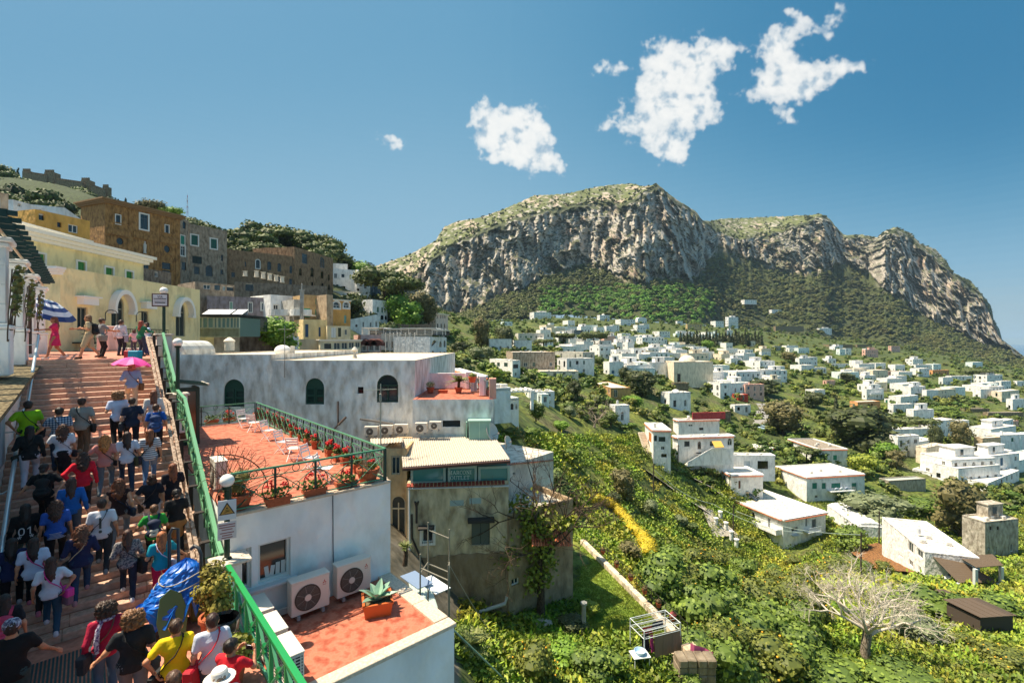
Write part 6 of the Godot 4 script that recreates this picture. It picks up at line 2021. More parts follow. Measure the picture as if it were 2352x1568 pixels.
func tree(called:String,label:String,kind:String,at:Vector3,h:float,wide:=1.,yaw:=.0,group:="",tint:="")->Node3D:
	var k:=tree_kind(kind)
	var o:=thing(called,label,"shrub" if kind.begins_with("shrub")else "tree",at,yaw,group)
	var s:=h/6.
	part("trunk",k[0],bark(kind.begins_with("bare")),o)
	if k[1]:
		var mat:=leaf_mat()
		if tint:
			var key:="leaf"+tint
			if not mats.has(key):
				var lm:StandardMaterial3D=leaf_mat().duplicate()
				lm.albedo_color=Color(tint);mats[key]=lm
			mat=mats[key]
		part("crown",k[1],mat,o)
	o.scale=V(s*wide,s,s*wide)
	return o
func hill_trees():
	var g:=rg(17)
	var pines:=[[533,535,175,15],[552,555,168,10],[575,548,190,13],[592,518,215,13],[600,545,180,12],[622,530,200,13],[640,528,205,14],[655,535,195,12],[668,532,205,13],[685,535,200,12],[700,540,195,13],[718,543,200,12],[735,552,195,12],[748,566,190,12],[760,575,185,11],[775,590,190,11],[612,565,165,10],[580,572,160,9],[728,578,172,10]]
	var spots:=["at the left end of the ridge","low on the ridge beside the grey palazzo","second row at the ridge's left","standing alone above the ridge line","below the lone pine on the ridge","left of the ridge's highest crowns","highest in the middle of the ridge","right beside the highest ridge pine","in the middle of the ridge","on the ridge above the roof house","on the ridge above the tall ruin's left","on the ridge above the tall ruin's centre","on the ridge above the tall ruin's right","where the ridge starts to fall","on the falling end of the ridge","last on the ridge above the white chimneys","low behind the long ruin's roof","lowest beside the red roof box","close behind the tall ruin's roof"]
	for i in pines.size():
		var q:Array=pines[i]
		var top:=P(q[0],q[1],q[2])
		tree("umbrella_pine","dark umbrella pine "+spots[i],"pine%d"%(i%3),top-V(0,q[3]*1.2,0),q[3]*1.3,g.randf_range(.95,1.3),g.randf()*360,"umbrella pines on the ridge")
	var n:=0
	for i in 46:
		var u:=g.randf_range(-30.,390.)
		var k=["dark0","round1","cypress0","dark1","cypress1","olive0"][g.randi()%6]
		var line_v:=line([[-40,385],[40,400],[60,412],[130,418],[200,432],[250,445],[330,462],[395,492]],u)
		var v:=line_v+g.randf_range(4.,46.)
		if u<45:v=g.randf_range(382,440)
		var h:=g.randf_range(7.,12.)
		var d:=250.-(v-line_v)*1.4
		tree("hill_tree" if not k.begins_with("cypress")else "cypress",("dark cypress under the castle, %s" if k.begins_with("cypress")else "bushy tree on the slope below the castle, %s")%["low behind the yellow house roofs" if v>line_v+24 and u<200 else "low behind the church roof" if v>line_v+24 else "high below the first castle tower" if u<90 else "high below the middle castle tower" if u<180 else "high near the last castle tower" if u<260 else "where the hill drops to the church"],k,P(u,v,d)-V(0,h*.9,0),h,1.15,g.randf()*360,"cypresses on the castle hill" if k.begins_with("cypress")else "trees on the castle hill")
	var fx:=[];var fc:=[]
	var fm:=leafy(clump(7,8.,7.,5,.2),420,.9,6,Color(.115,.15,.035),Color(.035,.05,.016)).mesh()
	for i in 520:
		var u:=g.randf_range(-60.,900.)
		var d:=g.randf_range(140.,300.)
		var p:=land(u,d)
		var s:=g.randf_range(.7,1.3)
		if u>400 and u<800 and d<185:continue
		if u<290 and 784.-(p.y+8.)/d*F<line([[-60,385],[40,402],[110,412],[210,436],[290,470]],u):continue
		fx.append(Transform3D(Basis(VU,g.randf()*TAU).scaled(VI*s),p-V(0,2.5,0)));fc.append(Color.WHITE*g.randf_range(.65,1.3))
	stuff("hill_wood","mixed green wood covering the castle hill behind the town",fm,leaf_mat(),fx,fc)
	var bank:=[[450,512,150,12,"pine1","umbrella pine rising behind the grey palazzo near the mast"],[436,500,152,9,"pine0","small umbrella pine just left of the mast"],[462,520,148,8,"pine2","low wide pine right of the mast above the palazzo roof"],
		[308,470,118,7,"cypress0","small cypress behind the church roof, leftmost of three"],[320,462,118,8,"cypress1","middle cypress behind the church roof"],[362,474,120,6,"cypress0","cypress behind the church roof near its right end"],[335,466,120,6,"brown0","thin brownish tree behind the church roof"],[352,470,121,7,"brown1","loose brownish tree behind the right part of the church roof"],[375,468,122,6,"yellow0","yellow green bush tree behind the church roof"],[300,480,117,5,"dark0","dark round tree behind the left part of the church roof"],[395,475,122,5,"bright1","light green feathery tree at the church roof's right end"],
		[812,605,195,12,"dark1","dark tree behind the white roof tower"],[830,600,190,11,"bright0","fresh green tree above the white penthouse"],[845,610,195,10,"dark0","dark tree right of the fresh green tree above the white houses"],[856,618,188,9,"yellow1","yellowish tree on the slope above the netted house"],
		[885,618,165,17,"pine0","big umbrella pine with a tall bare trunk above the stone wall"],[918,640,160,14,"pine1","second big umbrella pine leaning right above the stone wall"],[900,645,175,10,"dark1","dark tree between the two big umbrella pines"],
		[915,672,158,12,"bright0","large bright green tree above the stone wall, left of the pair"],[935,690,156,12,"bright1","large bright green tree above the stone wall, right of the pair"],[905,700,160,9,"dark0","dark bush under the bright green trees"],[950,712,160,8,"round0","round green tree below the right bright tree"],[970,680,185,12,"brown0","rust brown leafed tree before the cliff"],[985,690,186,10,"brown1","smaller rust brown tree before the cliff's foot"]]
	for q in bank:tree("bank_tree",q[5],q[4],P(q[0],q[1],q[2])-V(0,q[3]*.95,0),q[3],1.1,g.randf()*360)
const ZB:=[1435.5,689.,.25634]
const ZC:=[1837.5,689.,.25634]
const ZD:=[832.6,373.2,.3296]
const ZE:=[1550.4,402.,.3408]
const Z6:=[1435.5,947.5,.24414]
const Z7:=[1837.5,1033.6,.34094]
const Z8:=[976.2,1091.,.30435]
func corner(zm:Array,called:String,label:String,q:Array,turn:float,wall:Material,lops:Array,rops:Array,opt:={})->Node3D:
	var k:float=zm[2]
	var u:float=zm[0]+q[0]*k
	var C:Vector3=hit(u,zm[1]+q[1]*k,opt.get("from",30.))
	if opt.has("depth"):C=P(u,zm[1]+q[1]*k,opt.depth)
	var d:=-C.z
	var h:float=(q[1]-q[2])*k/F*d
	var t:=deg_to_rad(turn)
	var dr:=V(cos(t),0,-sin(t));var dl:=V(-sin(t),0,-cos(t))
	var len_to:=func(dir:Vector3,uu:float)->float:
		var r:=(uu-1176.)/F
		return clampf((-r*C.z-C.x)/(dir.x+r*dir.z),.6,60.)
	var w:float=len_to.call(dr,zm[0]+q[4]*k)
	var deep:float=len_to.call(dl,zm[0]+q[3]*k)
	if q[3]>=q[0]-1:deep=minf(w,9.)
	if deep>opt.get("long",26.):deep=minf(w*1.2,12.)
	deep=clampf(deep,2.5,60.)
	var o:=thing(called,label,opt.get("cat","house"),C,turn,opt.get("group",""))
	var found:=2.5
	var m:=M.new()
	var list:=[]
	var A:=C;var B:=C+dr*w
	for e in rops:
		var a:=spot(A,B,zm[0]+e[0]*k,zm[1]+e[3]*k);var b:=spot(A,B,zm[0]+e[2]*k,zm[1]+e[1]*k)
		list.append([clampf(a.x,.1,w-.3),maxf(a.y-C.y,.05),clampf(b.x,.3,w-.1),minf(b.y-C.y,h-.1),e[4]]+e.slice(5))
	var left:=[]
	var xl:=Transform3D(Basis(V(0,0,1),VU,V(-1,0,0)),V(0,0,-deep))
	var B2:=C+dl*deep
	for e in lops:
		var a:=spot(B2,C,zm[0]+e[0]*k,zm[1]+e[3]*k);var b:=spot(B2,C,zm[0]+e[2]*k,zm[1]+e[1]*k)
		left.append([clampf(a.x,.1,deep-.3),maxf(a.y-C.y,.05),clampf(b.x,.3,deep-.1),minf(b.y-C.y,h-.1),e[4]]+e.slice(5))
	if opt.get("auto",false):
		var g:=rg(int(q[0]*7+q[1]))
		var rows:=clampi(int(h/2.9),1,4)
		var shuts:String=["2c6a55","3a5f7c","5f6f68","6b4a35"][g.randi()%4]
		for side in 2:
			var l:=w if side==0 else deep
			var cols:=clampi(int(l/2.8),1,6)
			for r in rows:
				for c in cols:
					if g.randf()<.22:continue
					var ww:=minf(g.randf_range(.8,1.3),l*.5);var x:=l*(c+.5)/cols
					var y0:=h*r/rows+(.05 if g.randf()<.3 else .9)
					var y1:=minf(h*r/rows+2.2,h*(r+1)/rows-.35)
					if y1-y0<.4:y0=y1-.6
					var e:=[x-ww*.5,maxf(y0,.05),x+ww*.5,y1,["g","s","d","ag","g"][g.randi()%5],shuts]
					if y1>y0+.2:(list if side==0 else left).append(e)
	facade(m,w,h,list,.2)
	var ml:=M.new();facade(ml,deep,h,left,.2)
	m.add(ml,xl)
	m.quad(V(w,0,0),V(w,h,0),V(w,h,-deep),V(w,0,-deep))
	m.quad(V(w,0,-deep),V(w,h,-deep),V(0,h,-deep),V(0,0,-deep))
	m.box(V(w*.5,-found*.5,-deep*.5),V(w-.01,found,deep-.01))
	part("wall",m,wall,o)
	var rm:=M.new();rm.box(V(w*.5,h-.2,-deep*.5),V(w-.42,.2,deep-.42))
	part("roof",rm,opt.get("roof",mt("e6dfd2",.9,tx("plaster1"),.17)),o)
	var pm:=M.new()
	var ov:float=opt.get("eave",.0)
	for e in[[V(w*.5,h-.02,-.11+ov*.5),V(w+ov,.3,.22+ov)],[V(w*.5,h-.02,-deep+.11),V(w+ov,.3,.22)],[V(.11-ov*.5,h-.021,-deep*.5),V(.22+ov,.302,deep-.45)],[V(w-.11+ov*.5,h-.021,-deep*.5),V(.22+ov,.302,deep-.45)]]:pm.box(e[0],e[1])
	part("parapet",pm,wall,o)
	if opt.get("tiled",false):
		var tm:=M.new()
		for i in int(w/.24):tm.tube([V(.12+i*.24,h-.22,.16+ov),V(.12+i*.24,h-.12,-.05)],.1,5)
		for i in int(deep/.24):tm.tube([V(-.16-ov,h-.22,-.12-i*.24),V(.05,h-.12,-.12-i*.24)],.1,5)
		part("tile_course",tm,mt("c4714a",.85),o).set_meta("kind","stuff")
	for e in list:window(o,e,"e9e6df",e[5]if e.size()>5 else opt.get("shut","2c5a4c"))
	for e in left:window(o,e,"e9e6df",e[5]if e.size()>5 else opt.get("shut","2c5a4c"),xl)
	var kit:String=opt.get("kit","")
	if "c" in kit:chimney(o,V(w*.3,h-.1,-deep*.4),.5,.9,wall)
	if "p" in kit:
		var b:=M.new();b.box(V(w*.6,h+1.1,-deep*.65),V(w*.45,2.4,deep*.5));b.box(V(w*.6,h+2.34,-deep*.65),V(w*.5,.12,deep*.55))
		part("penthouse",b,wall,o)
		part("window",pane_shape([w*.5,h+.3,w*.5+1.,h+1.9,"g"],-deep*.4+.02),glass(),o)
	if "d" in kit:
		var b:=M.new();b.ball(V(w*.5,h-.1,-deep*.5),V(minf(w,deep)*.3,minf(w,deep)*.24,minf(w,deep)*.3),16)
		part("dome",b,wall,o)
	if "v" in kit:
		var b:=M.new()
		for i in 8:
			var a0:=PI*i/8.;var a1:=PI*(i+1)/8.
			var f:=func(a:float,z:float)->Vector3:return V(w*.5+w*.49*cos(a),h+w*.16*sin(a),z)
			b.quad(f.call(a0,-.25),f.call(a0,-deep+.25),f.call(a1,-deep+.25),f.call(a1,-.25))
			b.tri(V(w*.5,h,-.25),f.call(a0,-.25),f.call(a1,-.25))
		part("vault",b,wall,o)
	if "b" in kit:
		var b:=M.new();b.box(V(w*.5,h*.48,.5),V(w*.7,.14,1.));b.box(V(w*.5,h*.48+.5,.97),V(w*.7,.9,.06))
		part("balcony",b,wall,o)
	if "k" in kit:
		for i in 3:
			var b:=M.new();b.bev(V(w*(.25+.25*i),h+.2,-deep*(.3+.15*(i%2))),V(.7,.45,.5),.04)
			part("roof_box",b,mt("d6d3cc",.7),o)
	if "t" in kit:
		var b:=M.new();b.lathe([[0,.3],[.28,.3],[.28,1.1],[.0,1.2]],10,V(w*.35,h,-deep*.5))
		part("tank",b,mt("c9ccd0",.5),o)
	return o
func valley():
	var white:=wallm("f4f2ee",0);var white1:=wallm("eeece8",0);var cream:=wallm("dfd2bb",1);var pink:=wallm("dcb0a0",1);var tan:=wallm("bca98c",2);var grey:=wallm("b3afa6",2);var blue:=wallm("d3dfe8",0);var orange:=wallm("d49a68",1)
	near_villas()
	var list:=[
		[ZD,1212,926,905,1195,1242,20,white,"","tiny white house highest on the terraced slope at the mountain's left foot"],
		[ZD,1365,958,905,1333,1420,25,white,"p","white stepped house between cypresses halfway up the left slope"],
		[ZD,1205,1003,985,1180,1250,15,white,"","long low white house on the green terraces of the left slope"],
		[ZD,910,1062,1036,893,936,25,white,"","leftmost white cottage on the slope under the cliff"],
		[ZD,1105,1082,1022,1080,1162,22,white,"pk","white two stepped villa in the middle of the left slope"],
		[ZD,1195,1092,1042,1165,1315,18,white,"pb","largest white villa on the left slope with a long terrace"],
		[ZD,1308,1150,1118,1290,1335,20,white1,"","white house with arched windows below the largest slope villa"],
		[ZD,1432,1142,1100,1395,1480,20,white,"k","white cube house at the end of a garden wall below the wood"],
		[ZD,985,1136,1108,963,1045,18,blue,"","bluish white house among trees left of the valley road"],
		[ZD,1655,1102,1062,1635,1722,20,white,"d","white house with a pink dome under umbrella pines"],
		[ZD,1800,1132,1092,1762,1900,14,white,"k","long white house right of the pink domed house"],
		[ZD,1920,1117,1088,1902,1982,16,white,"v","white house with scalloped vaults at the right of the long white one"],
		[ZD,2015,1096,1070,2004,2048,20,white,"","small white cottage above the vaulted house at the wood's edge"],
		[ZD,1540,1166,1132,1512,1640,15,blue,"","long pale blue house in the trees below the wood"],
		[ZD,1700,1176,1138,1680,1760,20,white,"k","white cube house below the pink domed house"],
		[ZE,470,862,840,445,552,12,white,"k","long white villa highest under the wood right of centre"],
		[ZE,250,945,919,228,316,15,white,"","white flat house topmost of a stack of three on the slope"],
		[ZE,262,985,952,238,320,15,white1,"p","white house in the middle of the stack of three on the slope"],
		[ZE,275,1020,984,240,330,12,white1,"","wide white house lowest of the stack of three on the slope"],
		[ZE,362,1025,956,340,428,22,white,"pb","tall white and bluish house right of the stack of three"],
		[ZE,655,941,906,635,718,15,white,"kb","white villa with three arches standing clear before the wood"],
		[ZE,500,1002,968,465,632,12,white,"k","long white house with a garden wall below the dark trees"],
		[ZE,975,1068,1032,958,1058,15,white,"pk","white villa with red roofed turret alone on the green terraces"],
		[ZE,1235,1084,1054,1220,1295,20,white,"p","white house with a pinkish side at the forest edge"],
		[ZE,1460,1190,1152,1440,1520,22,pink,"","square pink house at the foot of the dark forest"],
		[ZE,1285,1224,1176,1262,1372,18,pink,"p","mauve pink villa with a broad flat roof in the green valley"],
		[ZE,672,1182,1152,655,720,20,grey,"","grey stone cube house right of the cypress grove"],
		[ZE,840,1283,1236,812,920,25,white,"pk","white villa with two stepped blocks in the middle of the green fields"],
		[ZE,1060,1296,1273,1043,1170,8,white1,"","very long low white building in the green fields"],
		[ZE,910,1331,1299,883,1022,14,white,"k","white house with grey annex below the two stepped villa"],
		[ZE,660,1336,1290,625,742,20,white1,"t","white house with a pale orange side and roof terrace, left of the field houses"],
		[ZE,1625,1311,1279,1590,1732,12,white,"kc","long white villa with chimneys in the right valley"],
		[ZE,1420,1349,1323,1395,1545,12,pink,"","long pale pink house with white roofs in the right valley"],
		[ZE,1740,1346,1316,1710,1852,12,orange,"","long orange house with a white roof terrace at right"],
		[ZB,100,492,456,82,180,14,white,"k","white flat house at the left end of the dense white row"],
		[ZB,205,480,420,180,352,12,white,"pk","long white house in the middle of the dense white row"],
		[ZB,370,527,470,300,430,20,white,"pt","white house with roof structures left of the cream palazzo"],
		[ZB,25,478,378,-20,82,20,white,"pk","tall white stepped house at the left of the dense row"],
		[ZB,130,360,318,80,180,16,white,"","white house topmost in the dense row"],
		[ZB,460,437,398,430,632,10,cream,"k","long cream house before the cypress grove"],
		[ZB,1225,496,464,1205,1308,18,white,"","low white house in a green field right of the palazzo"],
		[ZB,560,590,480,500,752,15,cream,"pk","large cream palazzo with green shuttered windows and roof garden"],
		[ZB,790,668,588,710,938,14,blue,"k","white and pale blue house right of the cream palazzo"],
		[ZB,1330,778,690,1150,1404,35,white,"","long white house whose blue side faces right, in front of green fields"],
		[ZB,855,880,745,712,952,18,white,"tk","white house with a red outside stair and shuttered windows"],
		[ZB,400,962,835,322,590,20,white,"dk","white house with a domed roof and arched terrace"],
		[ZB,985,1012,945,952,1128,14,white,"","small white house with a round window beside the road"],
		[ZB,1080,880,760,1050,1250,18,pink,"c","salmon pink house with chimneys near the road"],
		[ZB,1700,890,808,1618,1796,22,white1,"k","white house with a broad roof beside a dark tree"],
		[ZB,1020,900,850,962,1106,14,wallm("b5402f",1),"","bright red walled terrace house right of the white stair house"],
		[ZC,600,892,800,578,754,18,white,"pb","white cube villa with porch in the right hand fields"],
		[ZC,800,930,890,768,962,10,white,"","long white low house behind the big white cube"],
		[ZC,520,975,915,448,724,14,orange,"","long orange house with a white roof behind the huge pine"],
		[ZC,840,1032,938,798,1018,15,white,"c","big plain white cube house above the umbrella pine"],
		[ZC,1030,1092,1018,1000,1168,16,blue,"b","bluish white house stepping down right of the plain cube"],
		[ZC,1345,1165,1092,1318,1520,18,white1,"","white two part house left of the brown pine"],
		[ZC,1360,716,682,1308,1545,8,white,"k","long low white house behind the right umbrella pine"],
		[ZC,1680,752,672,1555,1818,16,white,"pk","big white villa behind the right umbrella pine trunk"],
		[ZC,1700,864,778,1548,1842,14,white1,"b","big white block with small square windows at right"],
		[ZC,1950,768,726,1932,2012,14,white,"","white house cut by the right edge of the picture"],
		[ZC,1910,980,890,1850,2012,14,white1,"p","white house with red lower terrace at the right edge"],
		[ZC,1860,1140,1090,1785,1965,18,pink,"k","pink and white cottage near the right edge"],
		[ZC,1640,1385,1240,1608,1802,12,tan,"t","tan box house with a corner pilaster and blue tank"],
		[ZC,880,1420,1225,850,1072,14,white,"","white villa with a wide arched window below the umbrella pine"],
		[ZC,720,1270,1165,640,1160,8,white1,"k","long white house with wavy roof under the huge pine"],
		[ZC,240,758,724,228,322,15,pink,"","small terracotta pink house in the middle fields"],
		[Z3,1010,620,470,950,1390,8,wallm("b9aca0",3),"k","long weathered grey pink block right of the white blue cube"],
		[Z3,1020,462,362,1000,1182,12,white,"","white house with a row of three arched windows"],
		[Z3,1430,482,415,1395,1592,10,white,"","modern white house with a red flat roof edge"],
		[Z3,1640,592,470,1385,1745,30,wallm("b8b6b0",1),"","grey modern block with wide dark openings"],
		[Z3,800,458,350,755,1000,14,white1,"","white house with stepped gable between two tall trees"],
		[Z3,1060,352,298,1030,1290,8,wallm("c9c4ba",1),"k","long grey white block behind the tall pine"],
		[Z3,1830,395,325,1800,1930,16,pink,"","salmon pink house behind the double umbrella pine"],
		[Z3,1940,440,350,1915,2090,14,white,"pk","white stepped house right of the salmon pink house"],
		[Z3,1125,690,648,1100,1235,10,white1,"","low white roofed shed below the grey pink block"],
		[Z3,1260,690,640,1230,1600,5,cream,"k","long low cream building with flat roofs in the orchard"],
		[Z3,1160,880,828,1110,1385,12,white1,"k","low white house with pale roof terraces in the orchard"],
		[Z3,1270,960,850,1255,1335,20,blue,"","narrow pale blue house wall in the orchard"],
		[Z3,1930,1085,950,1880,2058,18,white,"t","small white house with orange roof edge and two dark doors"],
		[Z3,1890,870,790,1710,2068,6,wallm("b08a5c",1),"","long open shed with white roof sheets and wooden front"],
		[Z3,1560,340,270,1540,1645,12,wallm("6b7378",1),"","dark glass fronted house in the valley centre"],
		[ZD,1120,1232,1192,1065,1250,10,white1,"k","long white block left of the umbrella pine group"],
		[ZB,560,265,215,545,690,8,wallm("c2a878",1),"","ochre house with an open concrete frame above the cypresses"],
		[ZB,470,222,188,455,520,20,white,"","white pavilion with a small dome above the ochre house"]]
	var i:=0
	for q in list:
		corner(q[0],["white_house","valley_house","villa"][i%3]if q[7]in[white,white1]else "valley_house",q[9],q.slice(1,6),q[6],q[7],[],[],{"auto":true,"kit":q[8],"tiled":false,"from":45.,"group":""})
		i+=1
	more_houses([white,white1,cream,blue])
	corner(ZB,"monastery","large pale monastery with a curved gable and flat dome above a dark round tree",[440,735,555,40,792],6.,cream,[],[[470,660,500,735,"d"]],{"kit":"d","cat":"monastery"})
	var mo:=corner(ZB,"pale_hall","tall front block of the pale monastery with small square windows",[440,700,590,40,470],5.,cream,[[85,608,110,640,"g"],[120,605,152,642,"ag"],[220,606,245,640,"g"],[262,606,287,640,"g"],[345,612,372,642,"ag"],[400,622,412,642,"g"]],[],{"kit":"d","cat":"monastery","long":60.})
	var aw:=corner(ZB,"arcade_wall","pale arcade wall with three dark arches joining the monastery",[446,715,632,440,790],3.,cream,[],[[540,665,595,715,"ad"],[618,668,670,715,"ad"],[697,672,750,712,"ad"]],{"cat":"wall"})
	corner(Z3,"arch_bridge_wall","pale wall pierced by two large garden arches left of the monastery",[1870,660,595,1850,2065],4.,cream,[],[[1890,620,1945,660,"ad"],[1960,620,2010,660,"ad"]],{"cat":"wall"})
	for q in[[ZE,680,1045,1018,665,870,"dark stone retaining wall with a drive in front of the white house row"],[ZE,1040,1160,1142,1000,1200,"long stone retaining wall in the middle of the terraces"],[ZE,1230,1160,1142,1200,1330,"stone terrace wall right of the long retaining wall"],[ZC,1480,1000,975,1470,1700,"tan stone field wall in the right valley"],[ZC,1690,1045,1010,1680,2010,"long tan stone field wall running to the right edge"],[ZB,740,1030,1000,730,950,"dark stone garden wall above the red roofed villa"],[ZB,440,790,745,430,570,"dark stone wall under the monastery garden"]]:
		corner(q[0],"stone_wall",q[6],q.slice(1,6),3.,wallm("8f8470",3),[],[],{"cat":"wall"})
	var rd:=M.new()
	var a:=[[1975,1105],[1972,1075],[1978,1040],[1990,1010],[1985,985],[1965,960],[1950,945]]
	var pts:=[]
	for q in[[1182,1130],[1195,1090],[1215,1040],[1235,1000],[1225,960],[1190,935]]:pts.append(hit(ZB[0]+q[0]*ZB[2],ZB[1]+q[1]*ZB[2],60.)+V(0,.5,0))
	for k in pts.size()-1:
		var dirn:Vector3=(pts[k+1]-pts[k]).normalized();var side:=V(-dirn.z,0,dirn.x)*2.8
		rd.quad(pts[k]-side,pts[k+1]-side,pts[k+1]+side,pts[k]+side)
	structure("road",rd,mt("8c8a86",.9))
	var car:=thing("parked_car","pale blue car parked on the lane below the big dark tree","car",hit(ZB[0]+1250*ZB[2],ZB[1]+1172*ZB[2],60.)+V(0,.3,0),30.)
	make_car(car,"a9c4d6")
	var car2:=thing("parked_car","white car parked under the brown reed canopy at the right","car",hit(2205,1345,40.)+V(0,.2,0),100.)
	make_car(car2,"e4e4e0")
func more_houses(walls:Array):
	var g:=rg(44)
	var zones:=[[1235,1480,748,800,26,"small white house among the trees of the left valley, under the slope villas"],[1470,1720,770,838,40,"small white house packed in the dense rows above the monastery"],[1700,2000,800,880,22,"small white house in the green fields of the middle valley"],[1960,2345,835,925,26,"small white house in the fields of the right valley"],[1300,1560,800,870,22,"small white house between umbrella pines in the valley centre"],[1620,1800,868,940,12,"small white house along the lane in the middle valley"],[2050,2350,930,1120,14,"small white house among gardens near the right edge"]]
	for z in zones:
		for i in z[4]:
			var u:=g.randf_range(z[0],z[1]);var v:=g.randf_range(z[2],z[3])
			var d:=-hit(u,v,45.).z
			var w:=g.randf_range(7.,13.)/d*F;var h:=g.randf_range(3.4,6.8)/d*F
			corner(Z0,"small_house",z[5],[u,v,v-h,u-w*g.randf_range(.25,.7),u+w*g.randf_range(.7,1.)],g.randf_range(6.,28.),walls[0 if g.randf()<.62 else g.randi()%4],[],[],{"auto":true,"kit":["","k","p","c",""][g.randi()%5],"group":z[5].replace("house","houses"),"from":45.})
func make_car(o:Node3D,hex:String):
	var b:=M.new();b.bev(V(0,.62,0),V(1.7,.62,4.1),.12)
	part("body",b,mt(hex,.25),o)
	var c:=M.new();c.bev(V(0,1.15,-.15),V(1.5,.5,2.1),.18)
	part("windows",c,glass(),o)
	var r:=M.new();r.bev(V(0,1.42,-.15),V(1.36,.08,1.7),.03)
	part("roof",r,mt(hex,.25),o)
	for s in[[-1,-1],[1,-1],[-1,1],[1,1]]:
		var w:=M.new();w.lathe([[0,-.1],[.32,-.1],[.32,.1],[0,.1]],14,V(s[0]*.8,.32,s[1]*1.25),Basis(VB,PI/2))
		part("wheel",w,mt("1c1c1c",.8),o)
func near_villas():
	var white:=wallm("f2f1ee",0)
	var old:=wallm("d9d2c4",2)
	var v:=corner(Z6,"big_white_villa","big white villa with orange tiled eaves, outside stair, long balcony and solar panel",[1490,1292,1005,930,1890],20.,white,
		[[1190,945,1225,1020,"a d"],[1345,1000,1370,1085,"s","8a8d8c"],[1195,1095,1225,1150,"g"],[1335,1230,1357,1262,"g"],[1030,895,1055,935,"g"]],
		[[1570,1070,1632,1122,"g"],[1700,985,1718,1070,"s","9a9c9a"],[1760,1000,1800,1085,"s","5a6468"],[1757,1190,1790,1245,"g"]],{"eave":.45,"tiled":true,"roof":old})
	var C:=v.position;var W:=.0
	var t:=deg_to_rad(20.)
	var b:=M.new();b.box(V(-.75,3.,-5.6),V(1.5,.2,10.6));b.box(V(-1.46,3.5,-5.6),V(.08,.9,10.6));b.box(V(-.75,3.5,-.34),V(1.5,.9,.08))
	part("balcony",b,white,v)
	b=M.new();b.box(V(3.,2.6,.3),V(1.7,.12,.6));b.box(V(7.,3.,.7),V(3.4,.16,1.4));
	for i in 14:b.box(V(5.4+i*.25,3.5,1.36),V(.04,.95,.04))
	b.box(V(7.,3.98,1.36),V(3.4,.06,.06))
	part("small_balcony",b,mt("b9c2c6",.7),v)
	var st:=M.new()
	for i in 14:st.box(V(-2.3,.1+i*.21,-8.4-i*.34),V(1.3,.21+i*.001,.36));
	st.prism(PackedVector2Array([W(0,0),W(4.8,0),W(4.8,3.1)]),-.12,.12,Transform3D(Basis(V(0,0,-1),V(1,0,0),VU),V(-3.,0,-8.2)))
	st.box(V(-2.2,1.6,-15.),V(3.,3.2,3.4))
	part("outside_stair",st,white,v)
	var pr:=M.new();pr.box(V(-2.2,3.3,-14.2),V(3.6,.2,4.8));pr.box(V(-3.6,5.,-12.4),V(.5,3.4,.5));pr.box(V(-2.,6.6,-14.),V(4.,.3,4.4));pr.box(V(-2.6,7.2,-16.),V(.9,2.4,.9))
	part("porch",pr,white,v)
	var sp:=thing("solar_heater","tilted solar water heater standing on the big villa's roof","solar panel",v.position+V(0,(1292-1005)*Z6[2]/F*-v.position.z-.1,0)+v.basis*V(4.,0,-11.),40.)
	var s1:=M.new();s1.box(V(0,.75,0),V(1.1,.1,2.4),Basis(VX,.6))
	part("panel",s1,glass("3d4a55"),sp)
	s1=M.new();s1.tube([V(-.6,1.5,-1.),V(.6,1.5,-1.)],.26,10);s1.box(V(0,.7,-.95),V(.9,1.3,.06))
	part("tank",s1,mt("c9b79c",.6),sp)
	corner(Z6,"tall_white_villa","tall narrow white villa with an outside staircase and pale roof, left of the villas",[268,480,165,190,432],-5.,white,[[225,200,250,265,"s","c47a3c"]],
		[[275,215,302,268,"s","2f3b3a"],[318,228,382,272,"s","26372f"],[340,318,375,350,"g"],[342,388,395,420,"d"]],{"eave":.2,"tiled":true,"roof":old,"kit":"c"})
	var vs:=thing("villa_staircase","white outside staircase climbing the tall narrow villa's left front","stairs",hit(Z6[0]+235*Z6[2],Z6[1]+425*Z6[2],40.),14.)
	for i in 16:
		var m:=M.new();m.box(V(0,.15+i*.3,-.2-i*.22),V(1.5,.3+i*.001,.5))
		part("step",m,mt("e6d8c4",.9),vs)
	var v3:=corner(Z6,"awning_villa","white villa with a yellow awning, curved outside stair and arched windows",[500,480,235,450,1025],8.,white,[],
		[[560,268,610,320,"s","2a3438"],[685,270,718,345,"ad"],[800,265,878,318,"g"],[968,240,1010,308,"ag"],[672,372,722,385,"d"],[818,400,850,425,"g"],[675,400,697,470,"d"]],{"eave":.35,"tiled":true,"kit":"k"})
	var aw:=M.new();aw.prism(PackedVector2Array([W(0,0),W(1.3,-1.1),W(1.3,-1.2),W(0,-.1)]),0,2.2,Transform3D(Basis(V(0,0,1),V(1,0,0),VU),VO))
	var A0:=v3.position
	single("yellow_awning","small yellow awning over a window of the white villa with curved stair","awning",aw,mt("e0b455",.8),P(Z6[0]+818*Z6[2],Z6[1]+268*Z6[2],-A0.z-1.2),8.)
	var sw:=thing("curved_stair","white stair with stepped balustrade rising to the awning villa's balcony","stairs",v3.position+v3.basis*V(1.,0,1.6),8.)
	for i in 15:
		var m:=M.new();m.box(V(.3+i*.36,.12+i*.19,0),V(.38,.2+i*.001,1.3))
		part("step",m,mt("e9e1d3",.9),sw)
	var bl:=M.new();bl.prism(PackedVector2Array([W(0,0),W(5.6,0),W(10.6,0),W(10.6,3.8),W(5.8,3.8),W(0,.9)]),.68,.78,Transform3D(Basis(VX,V(0,0,1),VU),VO))
	part("balustrade",bl,white,sw)
